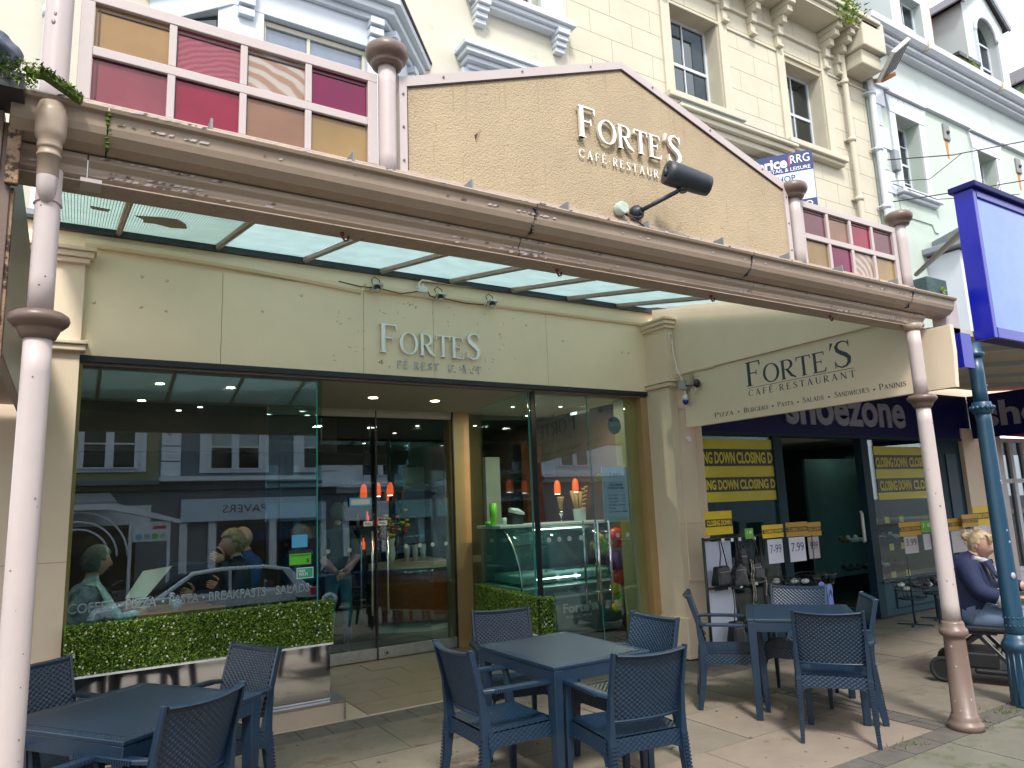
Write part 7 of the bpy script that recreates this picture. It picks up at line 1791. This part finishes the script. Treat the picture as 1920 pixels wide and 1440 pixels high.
# small hanging discs in the window, shoes on shelves
for i in range(12):
    x = 9.72 + (i % 3) * .33; z = 1.26 - (i // 3) * .38 ; y_ = 6.05 + .02 * (i % 2)
    box('price_disc', 'yellow_card', x - .055, y_, z - .045, x + .055, y_ + .006, z + .045, sz, bevel=.02)
for z in (.5, .88, 1.26, 1.64): box('display_shelf', 'teal_riser', 8.0, 7.9, z, 9.9, 8.2, z + .025, sz)
for i in range(20): box('price_disc', 'yellow_card', 8.1 + (i % 5) * .3, 7.88, 1.66 - (i // 5) * .38, 8.22 + (i % 5) * .3, 7.89, 1.75 - (i // 5) * .38, sz, bevel=.02)
for i in range(16):
    m = MB(); m.ball((8.15 + (i % 8) * .19, 8.0, (.93, 1.31)[i // 8]), .05, 10, 0, (.8, 1.9, .6)); m.build('shoe', random.choice(['leather', 'wood_counter', 'shirt_dark', 'case_white']), sz)
for i in range(24):
    x = 6.3 + (i % 8) * .16 if i < 8 else 9.65 + (i % 8) * .18; z = .8 if i < 8 else (.55, .95)[i // 16 % 2]
    m = MB(); m.ball((x, 6.5, z + .03), .05, 10, 0, (.8, 1.9, .6)); m.ball((x, 6.57, z + .06), .04, 10, 0, (.9, .9, 1)); m.build('shoe', random.choice(['leather', 'wood_counter', 'shirt_dark', 'case_white']), sz)
for z in (.75, 1.15, 1.55): box('display_shelf', 'teal_frame', 6.3, 6.9, z, 7.45, 7.2, z + .02, sz)
for i in range(14): box('price_disc', 'yellow_card', 6.4 + (i % 5) * .22, 6.88, 1.62 - (i // 5) * .4, 6.47 + (i % 5) * .22, 6.89, 1.69 - (i // 5) * .4, sz, bevel=.015)
# printed strips
def strip(x0, x1, z0, z1, m, txt=None, tx=None, par=sz, y_=SY - .004):
    box('window_strip', m, x0, y_ - .004, z0, x1, y_, z1, par)
def squeezed(txt, x0, x1, z0, z1, y_, mm='yellow_strip', par=sz, bold=.035): return put_text(txt, mm, x0, x1, z0, z1, y_, parent=par, extr=.001, bold=bold)
for x0, x1, zz in ((6.18, 7.49, [(2.24, 2.36), (1.905, 2.035), (1.62, 1.735)]), (9.66, 11.19, [(2.18, 2.30), (1.85, 1.975), (1.55, 1.645)])):
    for a, b_ in zz: strip(x0, x1, a, b_, 'yellow_strip')
    strip(x0, x1, zz[1][1] + .002, zz[0][0] - .002, 'strip_dark'); strip(x0, x1, zz[2][1] + .002, zz[1][0] - .002, 'strip_dark')
squeezed('SING DOWN', 6.19, 6.80, 2.065, 2.205, SY - .01); squeezed('CLOSING D', 6.83, 7.48, 2.065, 2.205, SY - .01)
squeezed('SING DOWN', 6.22, 6.82, 1.76, 1.875, SY - .01); squeezed('CLOSING D', 6.85, 7.49, 1.76, 1.875, SY - .01)
squeezed('CLOSING DOWN', 9.68, 10.46, 2.005, 2.145, SY - .01); squeezed('CLOSING D', 10.52, 11.18, 2.005, 2.145, SY - .01)
squeezed('CLOSING DOWN', 9.72, 10.50, 1.675, 1.815, SY - .01); squeezed('CLOSING', 10.56, 11.18, 1.675, 1.815, SY - .01)
# side board of the next canopy and the neighbouring shopfront
m = MB(); m.prism([(12.3, 5.85, 2.44), (12.3, 4.3, 2.46), (12.3, 4.3, 3.12), (12.3, 5.85, 3.12)], (.06, 0, 0)); m.build('side_board', 'navy_fascia', sz)
_t = textmesh('shoezone', 1, .03, 1, .001); xs = [v.co.x for v in _t.vertices]; ys = [v.co.y for v in _t.vertices]; _a, _b, _c, _d = min(xs), max(xs), min(ys), max(ys); o0 = origin_of(sz)
for v in _t.vertices: v.co = Vector((12.29 if v.co.z > 0 else 12.297, 5.65 - (v.co.x - _a) / (_b - _a) * 2.4, 2.60 + (v.co.y - _c) / (_d - _c) * .40)) - o0
_t.materials.clear(); _t.materials.append(M['grey_letter'])
for p in _t.polygons: p.material_index = 0
_o = bpy.data.objects.new('lettering', _t); COL.objects.link(_o); _o.parent = sz
nx = thing('next_shop', 'cream pillar and white many paned shop window with a red awning at the right edge', 'building', (13.5, 5.9, 0))
box('pillar', 'teal_frame', 11.33, 5.9, 0, 11.95, 6.0, 2.44, nx); box('pillar_panel', 'teal_riser', 11.5, 5.885, .3, 11.8, 5.899, 2.2, nx)
box('pillar', 'cream_pilaster', 11.96, 5.84, 0, 12.6, 6.05, 2.6, nx); box('pillar', 'pink_paint', 12.61, 5.8, 0, 13.1, 6.05, 2.6, nx)
m = MB()
for x in (13.11, 13.5, 13.95, 14.5): m.box(x, 5.86, 0.3, x + .10, 5.95, 2.45)
for z in (.3, 1.72, 2.40): m.box(13.211, 5.865, z, 16, 5.945, z + .07)
m.build('window_frame', 'white_trim', nx); box('window_pane', 'window_glass', 13.2, 5.90, .3, 16, 5.91, 2.4, nx); box('riser', 'white_trim', 13.11, 5.88, 0, 16, 5.96, .29, nx)
MB().prism([(13.0, 5.8, 2.50), (13.0, 4.6, 2.30), (13.0, 5.8, 2.80)], (4, 0, 0)).build('awning', 'awning_red', nx)
box('upper_front', 'cream_pilaster', 6.15, 6.05, 3.12, 16, 6.2, 3.9, nx)

# goods outside the shoe shop
rk = thing('bag_rack', 'white panelled black rack hung with handbags outside the shoe shop', 'rack', (6.2, 5.45, 0))
m = MB()
for x in (5.73, 6.62): m.tube([(x, 5.5, 0), (x, 5.5, 1.26)], .016, 8)
for z in (1.24, .74, .10): m.tube([(5.73, 5.48, z), (6.62, 5.48, z)], .014, 8)
m.build('rack_frame', 'wire_black', rk); box('rack_panel', 'rack_white', 5.76, 5.51, .12, 6.15, 5.53, .70, rk); box('rack_panel', 'rack_white', 5.76, 5.51, .77, 6.15, 5.53, 1.21, rk)
for i, (x, z) in enumerate(((5.96, 1.225), (6.10, 1.22), (6.22, 1.22), (6.45, 1.215), (6.0, .725), (6.18, .73), (6.42, .74))): box('price_tag', 'white_print', x - .02, 5.435, z - .016, x + .02, 5.44, z + .018, rk)
def bag(x, y_, zt, w_, h, drop, label, mm='leather', lean=0, slouch=.1):
    t = thing('handbag', label, 'handbag', (x, y_, zt - drop - h), 0, 'handbags hanging on the rack')
    bm_ = bmesh.new(); bmesh.ops.create_cube(bm_, size=1); bmesh.ops.subdivide_edges(bm_, edges=bm_.edges, cuts=5, use_grid_fill=True)
    zb = zt - drop - h
    for v in bm_.verts:
        p = v.co.copy(); ww = w_ * (.78 + .22 * (0.5 - p.z)) * (1 + .06 * noise.noise(p * 4)); z = zb + (p.z + .5) * h - abs(p.x) * slouch * h * (p.z > 0) + .02 * noise.noise(p * 3)
        v.co = Vector((x + p.x * ww + lean * (p.z) * h, y_ + p.y * .10 * (1 - p.z * .7), z)) - Vector(t.location)
    me = bpy.data.meshes.new('bag_body'); bm_.to_mesh(me); bm_.free(); me.materials.append(M[mm])
    for p in me.polygons: p.use_smooth = True
    o = bpy.data.objects.new('bag_body', me); COL.objects.link(o); o.parent = t; sb = o.modifiers.new('s', 'SUBSURF'); sb.levels = 1; sb.render_levels = 1
    zs_ = zb + h * .95
    for s_ in (-1, 1): MB().tube([(x + s_ * w_ * .28, y_ - .03, zs_ - .03), (x + s_ * w_ * .12, y_ - .03, zs_ + drop * .5), (x + s_ * .012, y_ - .01, zt)], .0065, 6).build('strap', mm, t)
    MB().beam((x - w_ * .36, y_ - .052, zb + h * .70), (x + w_ * .36, y_ - .052, zb + h * .70), .004, .006).build('zip', 'chain', t)
bag(5.86, 5.40, 1.23, .22, .20, .26, 'slouchy black handbag hanging upper left on the rack'); bag(6.06, 5.36, 1.23, .20, .24, .24, 'dark grey tote handbag with peaked top overlapping the left bag', 'leather', .15, .5)
bag(6.40, 5.42, 1.23, .15, .18, .26, 'small black handbag on the upper right of the rack'); bag(5.98, 5.38, .73, .19, .24, .32, 'black handbag hanging low on the bottom rail of the rack'); bag(6.24, 5.46, 1.23, .12, .3, .1, 'tall black bag hung behind the bright price tags', 'leather')
m = MB()
for x, z0_, z1_ in ((6.27, 1.0, .45), (6.30, .98, .55), (6.48, .80, .60)):
    for k in range(int((z0_ - z1_) / .016)): m.obox((x + .01 * math.sin(k * .4), 5.36, z0_ - k * .016), (.006, .004, .009), Matrix.Rotation(k * 1.3, 3, 'Z'))
m.build('bag_chain', 'chain', rk, kind='stuff')
def card(name, label, cat, x0, x1, z0, z1, y_, mm, txt=None, bands=True, group=None, ink='black_print', dim=False):
    t = thing(name, label, cat, ((x0 + x1) / 2, y_, z0), 0, group)
    box('card', mm, x0, y_, z0, x1, y_ + .006, z1, t)
    if txt and bands:
        h = (z1 - z0); box('print_band', 'black_print', x0, y_ - .002, z0 + h * .34, x1, y_ - .0005, z0 + h * .66, t)
        put_text(txt, mm, x0 + .02, x1 - .02, z0 + h * .38, z0 + h * .62, y_ - .004, parent=t, extr=.0006, bold=.04)
    elif txt: put_text(txt, ink, x0 + .03, x1 - .03, z0 + (z1 - z0) * .42, z0 + (z1 - z0) * .78, y_ - .002, parent=t, extr=.0005)
    return t
CG = 'yellow closing down cards'; PG = 'handwritten price sheets'
card('sale_card', 'large yellow CLOSING DOWN card above the handbag rack', 'sign', 5.72, 6.13, 1.285, 1.53, 5.44, 'yellow_card', 'CLOSING DOWN', group=CG)
card('sale_card', 'bright yellow CLOSING DOWN card above the first 7.99 price sheet', 'sign', 6.55, 6.90, 1.21, 1.35, 5.40, 'yellow_card', 'CLOSING DOWN', group=CG)
card('sale_card', 'ochre CLOSING DOWN card above the second 7.99 price sheet', 'sign', 6.98, 7.36, 1.20, 1.36, 5.42, 'ochre_card', 'CLOSING DOWN', group=CG)
card('sale_card', 'ochre CLOSING DOWN card third in the row, left of the shop door', 'sign', 7.40, 7.72, 1.18, 1.34, 5.5, 'ochre_card', 'CLOSING DOWN', group=CG)
card('sale_card', 'ochre CLOSING DOWN card over the wire baskets by the right window', 'sign', 8.93, 9.42, 1.10, 1.27, 5.25, 'ochre_card', 'CLOSING DOWN', group=CG)
card('sale_card', 'ochre CLOSING DOWN card just right of the pink column', 'sign', 9.60, 9.95, 1.14, 1.29, 5.0, 'ochre_card', 'CLOSING DOWN', group=CG); card('sale_card', 'second ochre CLOSING DOWN card right of the pink column behind the woman', 'sign', 9.85, 10.25, 1.17, 1.33, 4.95, 'ochre_card', 'CLOSING DOWN', group=CG)
card('sale_card', 'tall yellow CLOSING DOWN card beside the blue column', 'sign', 10.25, 10.66, 1.17, 1.42, 5.0, 'yellow_card', 'CLOSING DOWN', group=CG)
card('price_sheet', 'white price sheet reading 7.99 below the bright yellow card', 'price sign', 6.63, 6.88, .93, 1.19, 5.41, 'paper', '7-99', False, PG, 'ink'); card('price_sheet', 'bluish price sheet reading 7.99 right of the first one', 'price sign', 7.02, 7.30, .92, 1.19, 5.43, 'paper', '7.99', False, PG, 'ink')
card('price_sheet', 'dim grey price sheet beside the shop door post', 'price sign', 7.48, 7.68, .92, 1.17, 5.52, 'paper_warm', '9.99', False, PG); card('price_sheet', 'grey lilac price sheet above the wire baskets', 'price sign', 9.04, 9.34, .88, 1.11, 5.27, 'paper_warm', '3.99', False, PG)
card('price_sheet', 'narrow white price sheet under the green card', 'price sign', 9.50, 9.66, .90, 1.10, 5.28, 'paper', None, False, PG); card('price_sheet', 'grey price sheet behind the shoulder of the seated woman', 'price sign', 9.68, 10.2, .86, 1.14, 5.02, 'paper_warm', None, False, PG)
card('price_sheet', 'white acrylic price holder behind the head of the seated woman', 'price sign', 10.27, 10.6, .84, 1.16, 5.02, 'paper', None, False, PG)
card('green_card', 'small green price card between bags and yellow card', 'price sign', 6.27, 6.40, 1.22, 1.33, 5.40, 'green_card', '1 49', False, 'green price cards', 'white_print'); card('green_card', 'bright green price card right of the basket sign', 'price sign', 9.45, 9.70, 1.13, 1.27, 5.26, 'green_card', '2 · 60', False, 'green price cards', 'white_print')
def basket_stand(x, y_, z, r, label, flare=1.0, post=None):
    t = thing('wire_basket', label, 'basket', (x, y_, 0), 0, 'round wire baskets of shoes on stands')
    m = MB(); h = .20
    for k, (rr, zz) in enumerate(((r * .72, z), (r * .86, z + h * .5), (r, z + h))):
        m.tube([(x + rr * math.cos(math.tau * i / 24), y_ + rr * math.sin(math.tau * i / 24), zz) for i in range(25)], .005, 5)
    for i in range(22):
        a = math.tau * i / 22; m.tube([(x + r * .72 * math.cos(a), y_ + r * .72 * math.sin(a), z), (x + r * math.cos(a), y_ + r * math.sin(a), z + h)], .0028, 4)
    m.build('basket_wire', 'wire_black', t)
    m = MB(); m.lathe((x, y_, z - .012), [(r * .74, 0), (r * .76, .01)], 24); m.tube([(x, y_, z), (x, y_, .03)], .014, 8)
    for a in (0.4, 2.0, 3.5, 5.1): m.beam((x, y_, .02), (x + .2 * math.cos(a), y_ + .2 * math.sin(a), .015), .03, .02)
    m.build('stand', 'teal_frame', t)
    if post: MB().tube([(x, y_, z), (x, y_, post)], .006, 6).build('card_post', 'wire_black', t)
    m = MB()
    for i in range(7): m.ball((x + random.gauss(0, r * .35), y_ + random.gauss(0, r * .3), z + .10 + random.uniform(0, .08)), .06, 10, random.choice([0, 0, 0, 1]), (1, .6, .5))
    m.build('shoe', ['leather', 'case_white'], t)
basket_stand(9.10, 5.3, .34, .22, 'black wire basket of shoes on a teal stand under the ochre card', post=1.1); basket_stand(9.72, 5.35, .34, .18, 'second wire basket with white shoes just left of the pink column')
basket_stand(7.46, 5.45, .56, .22, 'wire basket behind the right table beside the flip flops', post=1.2); basket_stand(6.98, 5.55, .54, .20, 'wire basket below the price sheets behind the right table', post=.95)
t = thing('flip_flops', 'bright blue flip flops standing upright behind the right table', 'flip flops', (7.0, 5.0, .45))
for dx, dz in ((0, 0), (.10, -.03)):
    m = MB(); pts = [(.0, 0), (.035, .01), (.045, .08), (.04, .16), (.05, .22), (.04, .27), (.0, .285), (-.04, .265), (-.045, .2), (-.03, .12), (-.04, .04)]
    m.prism([(6.93 + dx + a, 5.0 - dx * .2, .46 + dz + c) for a, c in pts], (0, .018, 0)); m.build('sole', 'flip_blue', t, bevel=.004)
    MB().tube([(6.90 + dx, 4.985, .60 + dz), (6.93 + dx, 4.97, .68 + dz), (6.96 + dx, 4.985, .60 + dz)], .005, 6).build('strap', 'toy_purple', t)

# ================================================================== OPPOSITE SIDE OF THE STREET (seen in the glass)
op = thing('terrace_building', 'grey and white terrace across the street reflected in the cafe glass', 'building', (5, -14, 0))
OY = -14.0
def obx(n_, m_, x0, y0, z0, x1, y1, z1, par=op): return box(n_, m_, x0, y0, z0, x1, y1, z1, par)
obx('wall', 'opp_cream', -14, OY - .3, 4.1, 2.6, OY, 10); obx('wall', 'opp_grey', 2.6, OY - .3, 4.1, 9.9, OY, 10); obx('wall', 'opp_white', 9.9, OY - .3, 4.1, 40, OY, 10.5); obx('ground_floor', 'opp_grey', -14, OY - .3, 0, 40, OY - .15, 4.1)
for k in range(10): obx('quoin_stone', 'opp_white', 2.65, OY, 4.55 + k * .52, 3.25, OY + .06, 5.03 + k * .52); obx('quoin_stone', 'opp_white', 9.3, OY, 4.55 + k * .52, 9.9, OY + .06, 5.03 + k * .52)
obx('cornice', 'opp_white', 2.6, OY, 4.35, 9.9, OY + .35, 4.5); obx('cornice', 'opp_grey', -14, OY, 4.25, 2.6, OY + .3, 4.4); obx('cornice', 'opp_white', 9.9, OY, 4.3, 40, OY + .3, 4.45)
def owin(x0, x1, z0, z1, blind_=True, n=2):
    obx('window_surround', 'opp_white', x0 - .3, OY + .0, z0 - .1, x1 + .3, OY + .05, z1 + .3)
    f = obx('window_pane', 'window_glass', x0, OY + .052, z0, x1, OY + .06, z1)
    if blind_: obx('window_blind', 'blind', x0 + .08, OY + .0605, (z0 + z1) / 2, x1 - .08, OY + .064, z1 - .06)
    m = MB()
    for i in range(n + 1): x = x0 + (x1 - x0) * i / n; w_ = .12 if 0 < i < n else .06; m.box(x - w_, OY + .065, z0, x + w_, OY + .12, z1)
    for z in (z0, (z0 + z1) / 2 - .03, z1 - .06): m.box(x0, OY + .066, z, x1, OY + .10, z + .05)
    m.build('window_frame', 'opp_white', op)
owin(4.15, 5.85, 4.75, 6.35); owin(7.35, 9.0, 4.75, 6.35); owin(.35, 1.9, 4.8, 6.45, False); owin(-3.0, -1.4, 4.8, 6.4); owin(11, 12.8, 4.8, 6.4); owin(14.5, 16.2, 4.8, 6.4); owin(19, 20.6, 4.8, 6.4); owin(4.2, 5.8, 7.6, 9.0); owin(7.3, 9.0, 7.6, 9.0); owin(24, 26, 4.8, 6.4)
obx('shop_fascia', 'opp_sign', 3.3, OY - .14, 3.0, 9.4, OY + .12, 3.75)
_t = textmesh('PAVERS', 1, .0, 1.1, .001); xs = [v.co.x for v in _t.vertices]; ys = [v.co.y for v in _t.vertices]; _a, _b, _c, _d = min(xs), max(xs), min(ys), max(ys); o0 = origin_of(op)
for v in _t.vertices: v.co = Vector((6.05 - (v.co.x - _a) / (_b - _a) * 1.45, OY + (.13 if v.co.z > 0 else .122), 3.26 + (v.co.y - _c) / (_d - _c) * .27)) - o0
_t.materials.clear(); _t.materials.append(M['navy_text'])
for p in _t.polygons: p.material_index = 0
_o = bpy.data.objects.new('lettering', _t); COL.objects.link(_o); _o.parent = op
obx('shop_fascia', 'opp_white', 10.2, OY - .14, 2.9, 17, OY + .12, 3.7); obx('shop_fascia', 'opp_white', -6, OY - .14, 3.0, 2.4, OY + .12, 3.6)
for x in (3.4, 4.3, 6.3, 8.2, 9.3, 10.3, 12, 13.8, 16, -1, -3): obx('shop_pier', 'opp_white', x - .12, OY - .14, 0, x + .12, OY + .02, 3.0)
for a, b_ in ((4.5, 6.1), (6.5, 8.0), (10.5, 11.8), (12.2, 13.6), (-5.5, 2.0)): obx('shop_window', 'window_glass', a, OY - .10, .5, b_, OY - .09, 2.7); obx('shop_room', 'room_dark', a, OY - .145, .3, b_, OY - .14, 2.9)
vc_ = thing('street_canopy', 'white ironwork canopy with arched brackets across the street', 'canopy', (.5, -9.8, 0))
for x in (-1.8, -.2, 1.55, 2.5):
    MB().tube([(x, -9.9, 0), (x, -9.9, 2.8)], .045, 10).build('canopy_post', 'opp_white', vc_)
for r_ in (.75, .95, 1.2): 
    m = MB(); m.tube([(.3 + r_ * math.cos(math.pi * k / 18), -9.9, 1.9 + r_ * math.sin(math.pi * k / 18)) for k in range(19)], .03, 6); m.build('arch_bracket', 'opp_white', vc_)
MB().prism([(-6, -10.0, 3.3), (1.2, -10.0, 3.3), (2.8, -10.0, 2.8), (2.8, -10.0, 2.7), (1.0, -10.0, 3.15), (-6, -10.0, 3.15)], (0, .2, 0)).build('canopy_edge', 'opp_white', vc_)
MB().prism([(-6, -10, 3.32), (1.2, -10, 3.32), (1.2, -14, 4.0), (-6, -14, 4.0)], (0, 0, .05)).build('canopy_roof', 'lead', vc_)
hb_ = thing('hanging_board', 'white shop board with coloured marks hung under the canopy across the street', 'sign', (2.05, -9.9, 2.0)); box('board', 'opp_white', 1.6, -9.92, 2.25, 2.5, -9.86, 2.78, hb_)
for i, mm in enumerate(('cyan_sticker', 'dot_grey', 'lime_sticker', 'dot_grey')): box('logo', mm, 1.68 + i * .2, -9.855, 2.32, 1.82 + i * .2, -9.85, 2.45, hb_)
box('logo', 'red_print', 2.1, -9.855, 2.58, 2.42, -9.85, 2.66, hb_)
def make_car(name, label, x, y_, mm, L=4.1, face=1):
    t = thing(name, label, 'car', (x, y_, -.12)); z0 = -.12
    def X(v): return x + face * v
    prof = [(-2.0, .30), (-2.03, .62), (-1.95, .88), (-1.55, .98), (-.95, 1.03), (-.35, 1.40), (.2, 1.48), (1.0, 1.47), (1.45, 1.38), (1.85, 1.02), (2.03, .92), (2.05, .45), (1.98, .28)]
    side = [(a, c if c < 1.04 else 1.0) for a, c in prof]
    MB().prism([(X(a), y_ - .86, z0 + c) for a, c in [(-2.0, .28), (-2.03, .62), (-1.95, .86), (-1.5, .96), (-.95, 1.0), (1.86, 1.0), (2.03, .90), (2.05, .45), (1.98, .28)]], (0, 1.72, 0)).build('body', mm, t, bevel=.05, seg=3)
    MB().prism([(X(a), y_ - .72, z0 + c) for a, c in [(-1.0, .99), (-.35, 1.42), (.2, 1.48), (1.0, 1.47), (1.5, 1.37), (1.88, .99)]], (0, 1.44, 0)).build('cabin', mm, t, bevel=.05, seg=3)
    m = MB()
    for s_ in (-1, 1):
        yy = y_ + s_ * .722
        m.prism([(X(a), yy, z0 + c) for a, c in [(-.82, 1.02), (-.32, 1.36), (.22, 1.41), (.30, 1.41), (.30, 1.02)]], (0, s_ * .006, 0)); m.prism([(X(a), yy, z0 + c) for a, c in [(.36, 1.02), (.36, 1.41), (.98, 1.40), (1.35, 1.33), (1.55, 1.05), (1.5, 1.02)]], (0, s_ * .006, 0))
    m.prism([(X(-1.0), y_ - .62, z0 + 1.03), (X(-.38), y_ - .58, z0 + 1.41), (X(-.38), y_ + .58, z0 + 1.41), (X(-1.0), y_ + .62, z0 + 1.03)], (-face * .02, 0, .02)); m.build('window', 'car_glass', t)
    for a in (-1.3, 1.3):
        for s_ in (-1, 1):
            w2 = MB().lathe((X(a), y_ + s_ * .80, z0 + .32), [(.32, -.10), (.33, -.04), (.33, .04), (.32, .10)], 28, axis='y').build('wheel', 'tyre', t)
            MB().lathe((X(a), y_ + s_ * .87, z0 + .32), [(.21, -.06), (.22, .045), (.08, .05)], 20, axis='y').build('rim', 'brushed', w2)
    for s_ in (-1, 1):
        box('taillight', 'red_print', X(1.86), y_ + s_ * .60, z0 + .80, X(2.06), y_ + s_ * .88, z0 + .95, t, bevel=.02); box('headlight', 'white_plastic', X(-1.98), y_ + s_ * .55, z0 + .68, X(-1.80), y_ + s_ * .84, z0 + .80, t, bevel=.02); MB().ball((X(-.72), y_ + s_ * .93, z0 + 1.03), .09, 10, 0, (.7, 1, .7)).build('wing_mirror', mm, t)
    return t
make_car('parked_car', 'white hatchback parked at the kerb, reflected in the left window', 2.5, -3.6, 'car_white')
make_car('parked_car', 'dark blue car parked beyond the white one, reflected in the doors', 7.3, -3.7, 'car_blue'); make_car('parked_car', 'second white car at the left end of the kerb reflection', -2.3, -3.6, 'car_white', face=-1)
make_car('parked_car', 'dark car on the far side of the road', 9.5, -8.4, 'car_blue', face=-1)

# rain streaks and stains with shapes of their own on the pediment and the pink columns
st = MB()
rs_ = random.Random(11)
for i in range(46):
    x = rs_.uniform(1.4, 4.15); top = 3.76 + (x - 1.335) * .38 if x < 2.77 else 4.305 - (x - 2.77) * .333; top -= .02
    L_s = rs_.uniform(.04, .20); w_s = rs_.uniform(.002, .007); z = top if rs_.random() < .5 else rs_.uniform(3.36, 3.62)
    if z - L_s < 3.32: continue
    st.prism([(x - w_s, 3.0298, z), (x + w_s, 3.0298, z), (x + w_s * .3, 3.0298, z - L_s), (x - w_s * .3, 3.0298, z - L_s)], (0, -.0005, 0))
dm('streak', (.35, .27, .17), .9, var=.1); st.build('rain_streak', 'streak', ped, kind='stuff')
